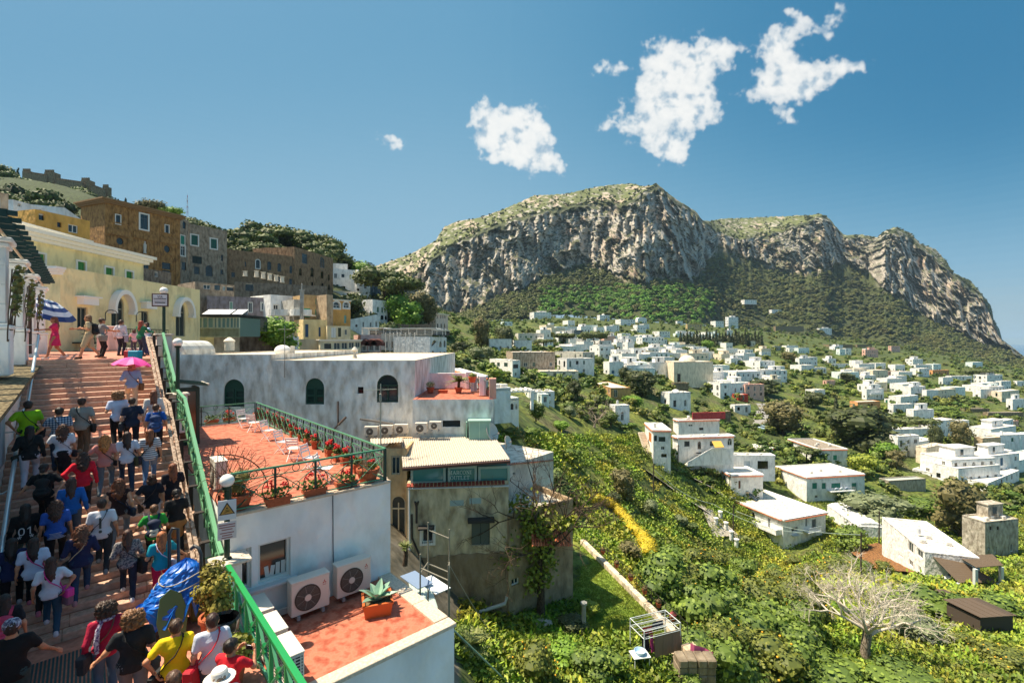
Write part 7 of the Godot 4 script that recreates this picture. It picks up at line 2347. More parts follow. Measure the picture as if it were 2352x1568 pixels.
	corner(Z6,"red_roof_villa","white villa with terracotta and dark red terraces behind the awning villa",[505,240,75,455,890],8.,white,[],[[600,110,640,130,"g"],[700,140,740,165,"d"]],{"eave":.2,"tiled":true,"roof":wallm("d8b8a4",1),"kit":"kc"})
	var rw:=M.new();rw.bev(V(0,.9,0),V(9.,1.8,.4),.03)
	single("red_parapet","dark red parapet wall on the villa behind the awning villa","wall",rw,wallm("9a3a3c",1),P(Z6[0]+790*Z6[2],Z6[1]+62*Z6[2],-A0.z+14.),8.)
	corner(Z6,"arched_villa","long white villa with arched openings, roof pavilion and tiled edges",[1000,760,590,735,1300],3.,white,[[800,520,848,580,"ad"],[875,560,902,615,"ag"],[762,490,778,545,"ag"],[925,595,945,640,"s","4a5458"],[860,655,882,720,"ad"]],[[1070,640,1090,715,"s","6b4030"]],{"eave":.3,"tiled":true})
	corner(Z6,"pavilion_villa","white flat roofed pavilion villa behind the long arched villa",[930,540,400,925,1415],-3.,white,[],[[1120,455,1180,500,"s","aeb8be"],[1250,455,1350,530,"d"]],{"eave":.1,"kit":"k"})
	var gh:=corner(Z6,"green_shutter_villa","wide white villa with four green shuttered windows and a balcony hung with laundry",[1712,850,610,1420,2258],10.,white,[],
		[[1765,660,1810,718,"s"],[1855,660,1893,718,"s"],[1945,660,2030,715,"s"],[2137,660,2182,740,"s"],[1790,775,1820,805,"g"]],{"eave":.15,"tiled":true,"shut":"1f7a66","kit":"k"})
	var gb:=M.new();gb.box(V(8.7,2.6,.7),V(6.4,.16,1.4))
	for i in 26:gb.box(V(5.6+i*.25,3.1,1.36),V(.035,.9,.035))
	gb.box(V(8.7,3.55,1.36),V(6.4,.05,.05))
	part("balcony",gb,mt("c9ced0",.7),gh)
	for i in 3:
		var lm:=M.new();lm.ball(V(6.6+i*1.35,3.3,1.45),V(.5,.38,.14),8)
		part("laundry",lm,mt(["cfd6e6","e4e8ec","b9c4d8"][i],.9),gh)
	corner(Z6,"grey_roof_villa","pale villa with a weathered grey roof and green shutters, before the huge pine",[1830,480,345,1535,2095],2.,wallm("e4e2df",1),[[1560,320,1602,375,"s"]],[[1875,390,1905,460,"s"],[1962,400,1998,445,"s"]],{"eave":.25,"tiled":true,"roof":wallm("9a938a",3),"shut":"2f8f72","kit":"k"})
	corner(Z6,"low_white_villa","low white villa with small turrets between awning villa and grey roof villa",[1330,400,355,1035,1395],40.,white,[[1070,330,1100,350,"d"]],[],{"eave":.2,"tiled":true,"kit":"ck"})
	corner(Z7,"vaulted_white_house","long low white house with barrel vaulted roof below the green shutter villa",[390,605,515,185,580],-10.,white,[],[],{"kit":"v"})
	var lw:=corner(Z7,"long_white_bungalow","long white bungalow with slit windows and weathered roof above the brown plot",[845,870,690,555,1215],-18.,white,[[730,630,765,672,"g"],[790,665,830,705,"g"],[600,670,625,690,"g"],[670,715,692,745,"g"],[735,752,762,780,"g"],[800,790,818,812,"g"],[868,830,890,862,"g"]],[],{"kit":"tk","roof":wallm("d6cfc4",2)})
	for q in[[[860,680],[975,680],[1345,890],[1070,892],"larger brown reed canopy over the bungalow's terrace"],[[1060,712],[1300,700],[1375,775],[1190,790],"smaller brown reed canopy with a rounded end at the bungalow's right"]]:
		var base:=hit(Z7[0]+1100*Z7[2],Z7[1]+960*Z7[2],30.)
		var d:=-base.z
		var o:=thing("reed_canopy",q[4],"canopy",base)
		var p:=[]
		for k in 4:p.append(P(Z7[0]+q[k][0]*Z7[2],Z7[1]+q[k][1]*Z7[2],d*[1.2,1.22,1.03,.99][k])-base)
		var reed:=mt("75634e",.95,tx("reed"),.8,V(1,1,4))
		for i in 18:
			var m:=M.new()
			var t0:=i/18.;var t1:=(i+.96)/18.
			var a0:Vector3=p[0].lerp(p[3],t0);var a1:Vector3=p[1].lerp(p[2],t0);var b0:Vector3=p[0].lerp(p[3],t1);var b1:Vector3=p[1].lerp(p[2],t1)
			m.quad(a0,a1,b1,b0);m.quad(b0-V(0,.08,0),b1-V(0,.08,0),b1,b0)
			part("reed_mat",m,reed,o)
		var pm:=M.new()
		for k in[2,3]:pm.box(p[k]*.94+V(0,-1.3,0),V(.35,2.6,.35))
		part("post",pm,mt("cfd6d2",.7),o)
	corner(Z7,"grey_stone_house","weathered grey stone house with small windows at the right edge behind the reed canopy",[1250,760,490,1095,1475],12.,wallm("b6b2aa",3),[],[[1280,512,1296,540,"d"],[1310,650,1328,695,"g"],[1268,650,1282,672,"g"],[1420,630,1442,685,"g"],[1330,512,1346,540,"d"]],{"kit":"pk","roof":wallm("d6cbba",1)})
	corner(Z7,"white_roofs_house","cluster of low white roofs near the right edge above the brown tree",[1270,290,225,760,1480],30.,white,[],[],{"auto":true,"kit":"k"})
	corner(Z7,"canvas_shed","low shed with pale grey canvas canopy behind the round grey green tree",[600,275,210,535,850],10.,wallm("a9a192",2),[],[],{"roof":mt("aab0a8",.8)})
	corner(Z3,"white_blue_cube","white and pale blue cube house with dark shuttered windows and roof loggia",[1008,688,545,803,1078],28.,wallm("e3eaf0",0),[[820,558,850,590,"s","2f4a44"],[870,560,895,592,"s","2f4a44"],[932,562,965,595,"s","2f4a44"],[930,640,965,672,"g"]],[[1015,575,1060,612,"d"],[1030,650,1045,680,"g"]],{"kit":"k"})
	corner(Z3,"rounded_arch_house","white house with rounded corner, arches and a pergola beside the stained wing",[960,1040,890,838,1065],30.,white,[[918,960,950,1010,"ad"]],[[985,925,1020,985,"ad"],[1035,930,1052,980,"ag"]],{"depth":52.})
	corner(Z3,"roof_terrace_house","white house with a flat cream roof terrace behind the second red terrace",[845,880,800,760,992],25.,white,[],[],{"depth":46.,"kit":"k"})
	corner(Z3,"orange_edge_house","white house with orange edged roof behind the pink parapet",[700,770,690,465,790],18.,white,[],[],{"depth":44.,"tiled":true})
	var pg:=thing("white_pergola","white timber pergola on the rounded white house","pergola",P(Z3[0]+900*Z3[2],Z3[1]+830*Z3[2],50.),20.)
	for i in 7:
		var m:=M.new();m.box(V(i*.55,.2+i*.02,-.3),V(.1,.12,2.2))
		part("rafter",m,white,pg)
	var pm2:=M.new();pm2.box(V(1.6,.1,.5),V(4.2,.14,.14));pm2.box(V(.4,-.9,.5),V(.3,2.,.3));pm2.box(V(3.4,-.9,.5),V(.3,2.,.3))
	part("frame",pm2,white,pg)
	var tn:=M.new();tn.prism(PackedVector2Array([W(-3.5,-.9),W(3.5,-.9),W(.6,.8),W(-.4,.9)]),-2.5,2.5,Transform3D(Basis(VX,V(0,0,1),VU),VO))
	single("white_marquee","white tent roof between the long grey house and the arched white wing","tent",tn,mt("f2f2f0",.7),P(975,857,60.))
func grow(zm:Array,x:float,yb:float,yt:float,w:float,kind:String,called:String,label:String,group:="",tint:=""):
	var k:float=zm[2]
	var at:=hit(zm[0]+x*k,zm[1]+yb*k,17.)
	var h:float=(yb-yt)*k/F*-at.z
	var ww:float=w*k/F*-at.z
	tree(called,label,kind,at-V(0,.05*h,0),h*1.04,clampf(ww/maxf(h,.1)*(3.6 if kind.begins_with("cypress")else 1.13),.5,2.6),fposmod(x*37.,360.),group,tint)
func garden():
	var lawn:=M.new()
	var poly:=[[1316,1392],[1318,1262],[1338,1250],[1420,1330],[1500,1412],[1555,1470],[1488,1512],[1405,1478],[1352,1440]]
	var pts:=[]
	for q in poly:pts.append(G(q[0],q[1],-14.75))
	var p2:=PackedVector2Array()
	for p in pts:p2.append(W(p.x,p.z))
	lawn.prism(p2,-15.6,-14.72)
	structure("lawn",lawn,bumpy(mt("9db548",.95,tx("turf"),.3),tx("turfbump"),.8))
	var gx:=[];var gc:=[]
	var g:=rg(6)
	var blade:=M.new()
	for i in 7:
		var o:=V(g.randfn()*.05,0,g.randfn()*.05)
		blade.tri(o-V(.01,0,0),o+V(g.randfn()*.02,.07,g.randfn()*.02),o+V(.01,0,0))
	var tries:=0
	while gx.size()<6500 and tries<40000:
		tries+=1
		var p:=G(g.randf_range(1316,1556),g.randf_range(1250,1512),-14.72)
		if not Geometry2D.is_point_in_polygon(W(p.x,p.z),p2):continue
		gx.append(Transform3D(Basis(VU,g.randf()*TAU).scaled(V(1.3,g.randf_range(.6,1.2),1.3)),p))
		var a:=noise.get_noise_2d(p.x*.5,p.z*.5)
		gc.append(Color(1.+.35*a,1.,.8,1)*g.randf_range(.7,1.15))
	var gm:StandardMaterial3D=leaf_mat().duplicate();gm.albedo_color=Color(.26,.33,.05).linear_to_srgb()
	stuff("lawn_grass","short sunlit grass of the lawn",blade.mesh(),gm,gx,gc)
	var path:=thing("garden_kerb","pale stone kerb running diagonally along the lawn","kerb",VO)
	for i in 16:
		var a:=G(lerpf(1338,1572,i/16.),lerpf(1244,1478,i/16.),-14.6);var b:=G(lerpf(1338,1572,(i+.97)/16.),lerpf(1244,1478,(i+.97)/16.),-14.6)
		var m:=M.new();m.bar(a,b,.34,.35)
		part("stone",m,wallm("d8c9b2",2),path)
	var fence:=thing("garden_fence","thin dark iron fence with hanging pots along the lawn's stone kerb","fence",VO)
	var iron:=mt("2b2a26",.6)
	for i in 15:
		var a:=G(lerpf(1346,1580,i/14.),lerpf(1243,1474,i/14.),-14.6)
		var m:=M.new();m.tube([a,a+V(0,.95,0)],.022,5)
		part("post",m,iron,fence)
		if i<14:
			var b:=G(lerpf(1346,1580,(i+1)/14.),lerpf(1243,1474,(i+1)/14.),-14.6)
			for hgt in[.9,.5,.15]:
				m=M.new();m.tube([a+V(0,hgt,0),b+V(0,hgt,0)],.013,4)
				part("rail",m,iron,fence)
	for i in 6:
		var a:=G(lerpf(1385,1545,i/5.),lerpf(1272,1424,i/5.),-14.)
		var o:=thing("hanging_pot",["hanging pot on the garden fence, farthest up the lawn","hanging pot on the garden fence, second from the far end","hanging pot on the garden fence beside the lawn's middle","hanging pot on the garden fence, third from the laundry rack","hanging pot on the garden fence, second from the laundry rack","hanging pot with magenta flowers on the fence nearest the laundry rack"][i],"potted plant",a)
		var m:=M.new();m.lathe([[0,0],[.1,0],[.16,.22],[.13,.22],[0,.18]],10)
		part("pot",m,mt("a4532f",.85),o)
		part("foliage",leafy([[V(0,.3,0),V(.17,.12,.17)]],90,.07,20+i,Color(.55,.04,.12)if i==5 else Color(.2,.12,.06),Color(.08,.08,.02)),leaf_mat(),o)
	var yard:=M.new()
	var yp:=PackedVector2Array()
	for q in[[1085,1445],[1165,1378],[1316,1385],[1352,1440],[1300,1440],[1230,1450]]:
		var p:=G(q[0],q[1],-15.2);yp.append(W(p.x,p.z))
	yard.prism(yp,-16.2,-15.15)
	structure("yard_paving",yard,wallm("a79c88",2))
	var lp:=M.new();yp=PackedVector2Array()
	for q in[[1440,1510],[1500,1478],[1590,1500],[1610,1530],[1560,1550],[1470,1545]]:
		var p:=G(q[0],q[1],-14.9);yp.append(W(p.x,p.z))
	lp.prism(yp,-16.,-14.7)
	structure("laundry_paving",lp,wallm("c4b198",2))
	laundry()
	var cp:=thing("garden_post","grey concrete post standing beside the lawn's edge","post",G(1341,1456,-14.9))
	var m:=M.new();m.lathe([[.12,0],[.11,1.5],[.17,1.52],[.17,1.62],[0,1.66]],12)
	part("shaft",m,wallm("a9a79e",2),cp)
	var wl:=thing("rough_stone_wall","rough stone wall block at the bottom edge right of the laundry","wall",G(1600,1560,-15.))
	for i in 12:
		m=M.new();m.bev(V((i%4)*.42-.7,.2+(i/4)*.36,g.randf_range(-.05,.05)),V(.42,.36,.7),.05,Basis(VU,g.randf_range(-.1,.1)))
		part("stone",m,wallm("8b8172",3),wl)
	single("bathtub_block","pale concrete washing trough on the paving beside the laundry rack","trough",(func()->M:var q:=M.new();q.bev(V(0,.3,0),V(.7,.6,.5),.04);return q).call(),wallm("cbb79c",2),G(1585,1512,-14.7),20)
	for q in[[1248,1452,.5,"large grey boulder among the bushes by the yard"],[1262,1492,.4,"smaller pale boulder nearer the bottom among the bushes"]]:
		m=M.new();m.ball(V(0,q[2]*.4,0),V(q[2]*1.3,q[2],q[2]),10)
		for i in m.v.size():m.v[i]+=VI*noise.get_noise_3dv(m.v[i]*1.7)*.16
		single("boulder",q[3],"boulder",m,wallm("a8a39a",2),G(q[0],q[1],-15.))
	var plot:=M.new()
	for i in 12:
		for j in 10:
			var f:=func(x:float,y:float)->Vector3:
				var a:=[lerpf(lerpf(1933,2020,x),lerpf(2005,2128,x),y),lerpf(lerpf(1258,1252,x),lerpf(1310,1326,x),y)]
				var p:=hit(a[0],a[1],40.)
				return p+V(0,.45+.15*fine.get_noise_2d(p.x,p.z),0)
			plot.quad(f.call(i/12.,(j+1)/10.),f.call(i/12.,j/10.),f.call((i+1)/12.,j/10.),f.call((i+1)/12.,(j+1)/10.))
	structure("bare_earth_plot",plot,bumpy(mt("9a6a3e",.95,tx("turf"),.15),tx("turfbump"),.8))
	for k in 2:
		var rb:=M.new()
		var ctl:Array=[[[1482,1082],[1530,1115],[1580,1150],[1625,1178],[1665,1215],[1700,1245]],[[1540,1075],[1590,1100],[1640,1125],[1668,1145]]][k]
		for i in ctl.size()-1:
			var a:=hit(ctl[i][0],ctl[i][1],45.)+V(0,.4,0);var b:=hit(ctl[i+1][0],ctl[i+1][1],45.)+V(0,.4,0)
			var s=(b-a).normalized().cross(VU)*[1.6,1.][k]
			rb.quad(a-s,b-s,b+s,a+s)
		structure("garden_path",rb,wallm("c4bcae",2))
	var vil:=M.new()
	var vq:=[]
	for q in[[1610,1165],[1655,1185],[1690,1235],[1640,1240]]:vq.append(hit(q[0],q[1],45.)+V(0,.5,0))
	vil.quad(vq[0],vq[1],vq[2],vq[3])
	structure("villa_forecourt",vil,wallm("bdb5a6",2))
	for i in 5:
		var at:=hit([1645,1655,1668,1680,1692][i],[1212,1196,1222,1243,1262][i],45.)
		m=M.new();m.lathe([[.34,-.5],[.34,1.7],[.45,1.75],[.45,1.95],[0,2.]],10)
		single("gate_post",["white gate post at the villa drive, farther left","white gate post at the villa drive, farther right","white gate post in the middle of the villa drive","white gate post near the foot of the villa's stair","white gate post nearest the palm by the villa"][i],"post",m,wallm("eceae6",0),at,0,"white posts at the villa drive")
	for i in 7:
		var at:=hit(lerpf(2190,2262,i/6.),lerpf(1480,1560,i/6.),17.)
		var row:=M.new();row.bev(V(0,.12,0),V(3.,.3,.5),.08)
		single("earth_bed","raised earth vegetable bed, %s of the rows at the lower right"%["topmost","second","third","fourth","fifth","sixth","lowest"][i],"vegetable bed",row,wallm("a37e55",2),at,-18,"vegetable beds")
	for q in[[2190,1430,3.2,"brown board covered shed roof among the bushes at the lower right, larger"],[2110,1392,1.8,"small brown shed roof left of the larger board covered shed"]]:
		var at:=hit(q[0]+60.,q[1]+18.,17.)
		var o:=thing("garden_shed",q[3],"shed",at,12.)
		for i in 5:
			m=M.new();m.box(V((i-2)*q[2]*.22,1.9-.05*i,0),V(q[2]*.215,.05,q[2]*.8),Basis(VB,-.1))
			part("roof_board",m,mt("5f5042",.95),o)
		m=M.new();m.box(V(0,.85,0),V(q[2],1.8,q[2]*.7))
		part("wall",m,mt("4d4238",.95),o)
	for q in[[Z6,268,780,480,"thin wooden utility pole in the orchard left of the villas"],[Z6,1020,1190,870,"wooden utility pole beside the big villa's stair"],[Z6,500,510,300,"wooden utility pole before the awning villa"],[Z7,412,878,555,"tall dark utility pole at the edge of the brown plot"],[Z7,535,640,410,"pale pole with a green stay beside the vaulted house"],[ZC,55,1230,1130,"thin pole beside the tall orchard trees at right"]]:
		var at:=hit(q[0][0]+q[1]*q[0][2],q[0][1]+q[2]*q[0][2],17.)
		var h:float=(q[2]-q[3])*q[0][2]/F*-at.z
		m=M.new();m.tube([V(0,-.5,0),V(.05,h,0)],[.13,.09],7);m.box(V(.05,h-.4,0),V(.7,.08,.08))
		single("utility_pole",q[4],"utility pole",m,mt("4a4038",.95),at)
	for q in[[1504,1079,1640,1158],[1640,1158,1845,1224],[1692,1174,1978,1228]]:
		var a:=hit(q[0],q[1]+60.,40.);var b:=hit(q[2],q[3]+90.,40.)
		var pa:=P(q[0],q[1],-a.z*.97);var pb:=P(q[2],q[3],-b.z*.97)
		m=M.new();var wp:=[]
		for i in 13:wp.append(pa.lerp(pb,i/12.)-V(0,1.1*sin(PI*i/12.),0))
		m.tube(wp,.035,4)
		single("overhead_wire",["overhead wire sagging from the orchard pole to the drive","overhead wire passing in front of the big villa's left face","overhead wire crossing before the big villa's right face"][[1504,1640,1692].find(int(q[0]))],"wire",m,mt("9fb0a8",.6))
func laundry():
	var o:=thing("laundry_rack","white metal clothes drying frame on the paving at the lawn's near corner","clothes rack",G(1505,1500,-14.7),20.)
	var wm:=mt("cfd6d6",.45)
	var w:=2.;var d:=1.1;var h:=1.55
	for s in[[0,0],[1,0],[0,1],[1,1]]:
		var m:=M.new();m.tube([V((s[0]-.5)*w,0,(s[1]-.5)*d),V((s[0]-.5)*w,h,(s[1]-.5)*d)],.025,6)
		part("post",m,wm,o)
	for y in[h,h-.35]:
		var m:=M.new()
		for s in[-.5,.5]:
			m.tube([V(-w*.5,y,s*d),V(w*.5,y,s*d)],.02,5);m.tube([V(s*w,y,-d*.5),V(s*w,y,d*.5)],.02,5)
		for k in 5:m.tube([V(-w*.5,y,(k-2)*d*.2),V(w*.5,y,(k-2)*d*.2)],.008,4)
		part("line_frame",m,wm,o)
	var cl:=[["7f6b58",1.5,.9,.5,"big taupe sheet hanging on the drying frame's front line"],["24222a",.35,.75,.3,"black trousers hanging at the drying frame's left end"],["c32a3c",.5,.3,-.1,"red cloth lying over the inner lines of the drying frame"],["3a3f52",.6,.35,-.3,"dark blue clothes over the back lines of the drying frame"],["b03a78",.14,.7,.42,"pink garment hanging beside the taupe sheet"]]
	for i in 5:
		var c:Array=cl[i]
		var m:=M.new()
		var n:=12
		var x0:float=[-.45,-.95,-.6,.1,-.6][i]
		for k in n:
			var a:float=x0+c[1]*k/n;var b:float=x0+c[1]*(k+1)/n
			var za:float=c[3]*d+.03*sin(k*1.7);var zb:float=c[3]*d+.03*sin((k+1)*1.7)
			m.quad(V(a,h-.35-c[2],za*1.05+.04),V(a,h-.3,c[3]*d),V(b,h-.3,c[3]*d),V(b,h-.35-c[2],zb*1.05+.04))
			m.quad(V(a,h-.35-c[2]*.8,za-.05),V(a,h-.3,c[3]*d-.01),V(b,h-.3,c[3]*d-.01),V(b,h-.35-c[2]*.8,zb-.05))
		single("hanging_laundry",c[4],"laundry",m,mt(c[0],.95),G(1505,1500,-14.7),20.)
	var ct:=M.new()
	for k in 6:ct.quad(V(k*.16,0,.05*sin(k*1.3)),V(k*.16,.8-.05*k,.05*sin(k*1.3)),V((k+1)*.16,.75-.05*k,.05*sin(k*1.3+1.3)),V((k+1)*.16,0,.05*sin(k*1.3+1.3)))
	single("pink_towel","bright pink towel hanging on the fence beyond the laundry rack","towel",ct,mt("e8709a",.9),G(1586,1516,-14.5)+V(0,0,0),-10)
	var tb:=thing("garden_table","small white table with a basin left of the laundry paving","table",G(1470,1538,-14.7),10)
	var m:=M.new();m.bev(V(0,.7,0),V(.8,.04,.6),.01)
	part("table_top",m,mt("dfe2e2",.5),tb)
	for s in[[-1,-1],[1,-1],[-1,1],[1,1]]:
		m=M.new();m.tube([V(s[0]*.34,0,s[1]*.24),V(s[0]*.34,.7,s[1]*.24)],.02,5)
		part("leg",m,mt("dfe2e2",.5),tb)
	m=M.new();m.lathe([[0,.0],[.18,.0],[.26,.16],[.24,.16],[.17,.03],[0,.03]],16)
	single("wash_basin","pale blue plastic basin on the small white garden table","basin",m,mt("b4cfe4",.4),G(1470,1538,-14.7)+V(0,.72,0))
func plants():
	var list:=[
		[Z3,730,440,175,180,"brown0","tall_tree","tall olive brown tree with a bare lower trunk, left of the tall pine"],
		[Z3,945,458,245,185,"dark1","tall_tree","tall pine like tree with a clear trunk beside the stepped gable house"],
		[Z3,680,535,405,150,"olive0","olive_tree","silvery olive tree, left of a touching pair"],
		[Z3,790,520,400,120,"olive1","olive_tree","silvery olive tree, right of a touching pair"],
		[Z3,530,515,375,160,"dark0","dark_tree","dark open tree right of the arched white wing"],
		[Z3,1750,450,270,210,"pine0","umbrella_pine","double layered umbrella pine in front of the salmon pink house"],
		[Z3,1290,440,345,190,"pine1","umbrella_pine","wide low umbrella pine over white roofs"],
		[Z3,1465,400,290,180,"pine2","umbrella_pine","umbrella pine right of the wide low one"],
		[Z3,1830,170,110,130,"pine2","umbrella_pine","umbrella pine next to the pink domed house"],
		[Z3,560,610,510,90,"yellow0","yellow_tree","yellow green tree in the bright garden below the olive pair"],
		[Z3,1730,665,590,90,"bright0","bright_tree","light green fig like tree near the garden arches"],
		[Z3,1790,590,500,110,"round0","green_tree","grey green bushy tree left of the garden arches"],
		[Z3,2010,755,600,110,"dark0","dark_tree","dark tree left of the big round tree below the monastery"],
		[Z3,2170,850,635,290,"dark1","dark_tree","big dark round tree below the monastery front"],
		[Z3,1560,940,720,150,"dark0","dark_tree","tall dark green tree in the middle of the orchard"],
		[Z3,1745,1125,880,250,"bare0","bare_tree","wide leafless brown tree in the orchard"],
		[Z3,1525,1050,930,120,"olive0","olive_tree","leaning grey green tree with a white trunk"],
		[Z3,1890,1130,990,180,"round0","green_tree","bushy green tree before the small white house with two doors"],
		[Z3,1500,1440,1290,260,"shrub0","green_tree","broad bright green bush tree right of the neighbour's flat roof"],
		[Z3,1220,1080,900,190,"round1","green_tree","tall green orchard tree in front of the pale blue wall"],
		[Z3,1000,1250,1090,230,"lemon0","lemon_tree","lemon tree with yellow fruit nearest the glazed bay"],
		[Z3,1180,1230,1110,210,"shrub0","orchard_bush","bright orchard bush right of the lemon tree"],
		[Z3,1450,1160,1080,160,"bright1","bright_tree","bright green bush beside the bare orchard ground"],
		[Z3,1240,720,640,170,"bright0","bright_tree","bright vine covered bush in front of the grey pink block"],
		[ZB,740,450,352,110,"bright0","bright_tree","bright green round tree before the cypress grove"],
		[ZB,530,490,415,110,"round0","green_tree","green tree left of the cream palazzo"],
		[ZB,1240,840,712,260,"dark0","dark_tree","wide dark tree in front of the long white house with blue side"],
		[ZB,1690,965,828,190,"dark1","dark_tree","dark tree in front of the broad roofed white house"],
		[ZB,1420,1205,930,390,"brown0","big_tree","huge olive brown tree beside the lane"],
		[ZB,1630,1450,1315,190,"pine2","garden_pine","flat topped garden pine before the grey roof villa"],
		[ZB,1960,1240,990,250,"dark0","dark_tree","dark pine mass left of the huge pine"],
		[ZB,80,950,850,190,"bright1","bright_tree","bright green bushes below the big round tree"],
		[ZB,1480,560,475,160,"brown1","big_tree","brown green tree in the fields above the white villa"],
		[ZB,1090,760,640,200,"shrub0","orchard_bush","green bushes right of the arcade wall"],
		[ZC,560,1320,965,600,"dark0","huge_pine","huge spreading dark pine, the biggest tree of the valley"],
		[ZC,980,1225,1030,330,"pine0","umbrella_pine","umbrella pine leaning over the long white roof"],
		[ZC,1450,1345,1105,210,"brown1","brown_pine","brownish pine right of the thin dark tree"],
		[ZC,1215,1375,1125,110,"dark1","dark_tree","thin dark tree between umbrella pine and brown pine"],
		[ZC,770,1430,1262,250,"bright0","bright_tree","bright green tree under the huge pine"],
		[ZC,860,1500,1355,170,"brown0","rust_tree","rounded rust coloured tree"],
		[ZC,570,1570,1335,290,"yellow0","yellow_tree","large yellow green layered tree beside the green shutter villa"],
		[ZC,1570,722,612,190,"pine1","umbrella_pine","umbrella pine standing before the big white villa at right"],
		[ZC,930,752,665,130,"round0","green_tree","round green tree in the right fields"],
		[ZC,430,742,655,140,"dark1","dark_tree","dark round tree in the middle fields"],
		[ZC,1300,1030,925,330,"shrub0","orchard_bush","wide dark green bush mass in the right fields"],
		[ZC,325,1020,850,60,"cypress1","cypress","tall cypress in the right valley, left of two"],
		[ZC,1400,1560,1430,380,"olive1","grey_bush","grey green flat topped bush mass at right"],
		[Z7,520,510,258,400,"olive0","grey_tree","large grey green dome shaped tree left of the long bungalow"],
		[Z7,1080,600,230,330,"brown0","brown_pine","tall loose brown green tree before the grey stone house"],
		[Z7,800,420,290,260,"shrub0","orchard_bush","dark green bush right of the grey green dome tree"],
		[Z7,350,680,470,200,"shrub1","orchard_bush","bush with yellow flowers beside the vaulted house"],
		[Z7,830,1120,870,380,"shrub0","orange_bush","large green bush in front of the bungalow terrace"],
		[Z7,1050,1160,960,320,"shrub1","orange_bush","large green bush with orange fruit beside the reed canopy"],
		[Z7,1340,1130,950,320,"shrub0","orange_bush","large green bush at the right edge below the reed canopy"],
		[Z7,790,1290,1080,330,"olive1","grey_bush","grey green bush behind the leafless tree"],
		[Z7,1100,1330,1200,180,"lemon0","lemon_tree","lemon tree beside the garden sheds"],
		[Z7,1380,1500,1280,330,"lemon1","lemon_tree","large lemon tree at the lower right corner"],
		[Z7,250,1640,1420,460,"shrub0","orange_bush","large yellow green bush at the bottom, below the leafless tree"],
		[Z7,720,1660,1460,520,"shrub1","orange_bush","wide yellow green bush at the bottom right of the leafless tree"],
		[Z7,-60,1250,1050,380,"lemon0","lemon_tree","orange tree in the grove left of the leafless tree"],
		[Z7,250,870,700,320,"lemon1","lemon_tree","dark orange tree before the brown plot"],
		[Z7,60,920,740,300,"lemon0","lemon_tree","orange tree below the big villa's right corner"],
		[Z8,980,195,-40,290,"round0","round_tree","dense dark green round tree beside the tiled terrace wall"],
		[Z8,1705,310,160,130,"olive0","orchard_tree","small upright orchard tree, nearest the garden path"],
		[Z8,1930,400,285,110,"olive1","orchard_tree","small dark stemmed orchard tree in the bright grass"],
		[Z8,2010,460,350,120,"round1","orchard_tree","young orchard tree with a dark round crown in the grass"],
		[Z8,1430,260,130,110,"dark0","yucca_bush","dark spiky bush behind the yellow broom hedge"],
		[Z8,1500,215,-20,230,"brown1","orchard_tree","thin brownish orchard tree above the broom hedge"],
		[Z8,1200,215,105,110,"yellow1","yellow_tree","yellow flowering shrub at the top end of the broom hedge"],
		[Z8,830,1640,1120,400,"lemon0","lemon_tree","large leafy lemon tree at the bottom centre"],
		[Z8,270,1330,1060,170,"shrub1","yard_bush","bright green bush right of the cream roof corner"],
		[Z8,1250,1060,925,210,"yellow0","yellow_bush","rounded yellow green bush on the lawn's edge"],
		[Z8,1120,1180,1080,240,"dark1","yard_bush","dark bush at the foot of the garden house"],
		[Z8,1290,1560,1240,380,"shrub0","yard_bush","large bright green bush mass at the bottom right of the lemon tree"],
		[Z8,1050,1480,1270,300,"bright1","yard_bush","lush bright green bush behind the lemon tree"],
		[Z8,1950,1640,1380,260,"shrub0","yard_bush","green bush at the bottom edge right of the laundry paving"],
		[Z8,1550,660,520,220,"brown1","dry_bush","dry yellowish bush by the iron fence"]]
	var i:=0
	for q in list:
		grow(q[0],q[1],q[2],q[3],q[4],q[5],q[6],q[7])
		i+=1
	for k in 26:
		var x:=500.+k*29.
		var top:=275.+22.*sin(k*2.1)+(12. if k>20 else .0)
		grow(ZB,x,405.+8.*sin(k*1.3),top,46.,"cypress%d"%(k%2),"cypress",["leftmost cypress of the long dark cypress grove","dark cypress in the left part of the long cypress grove","dark cypress in the middle of the long cypress grove","dark cypress in the right part of the long cypress grove","rightmost cypress of the long cypress grove, standing apart"][0 if k==0 else 4 if k==25 else 1+k/9],"cypress grove")
	var g:=rg(19)
	var spots:=[]
	var n:=0
	while spots.size()<46 and n<4000:
		n+=1
		var u:=g.randf_range(1520,2050);var v:=g.randf_range(1300,1570)
		if u<1640 and v>1400 and u<1600:continue
		if v<1300+(u-1520)*-.05 or(u>1860 and v>1330 and u<2120):continue
		var ok:=true
		for s in spots:
			if W(s.x-u,(s.y-v)*1.6).length()<46:ok=false
		if ok:spots.append(W(u,v))
	for s in spots:
		var at:=hit(s.x,s.y,17.)
		tree("orange_tree","leafy orange tree of the grove, "+("in its far corner under the villa" if s.y<1340 and s.x>1700 else "in its farthest row above the fence" if s.y<1340 else "in its middle near the fence" if s.y<1430 and s.x<1720 else "in its middle before the leafless tree" if s.y<1430 else "in its front rows beyond the pink towel" if s.x<1780 else "in its front rows below the leafless tree"),"lemon%d"%(n%2)if g.randf()<.6 else "shrub%d"%(n%2),at-V(0,.3,0),g.randf_range(2.6,3.9),g.randf_range(.9,1.25),g.randf()*360,"orange grove")
		n+=1
	broom_hedge()
	climbing_tree()
	var dead:=thing("leafless_tree","large leafless pale grey tree with twisted branches at the lower right","tree",hit(1991,1522,17.),0)
	var m:=M.new();var gd:=rg(14)
	m.tube([V(0,-.3,0),V(-.08,.8,0),V(.05,1.7,0),V(-.02,2.3,0)],[.32,.25,.23,.19],9)
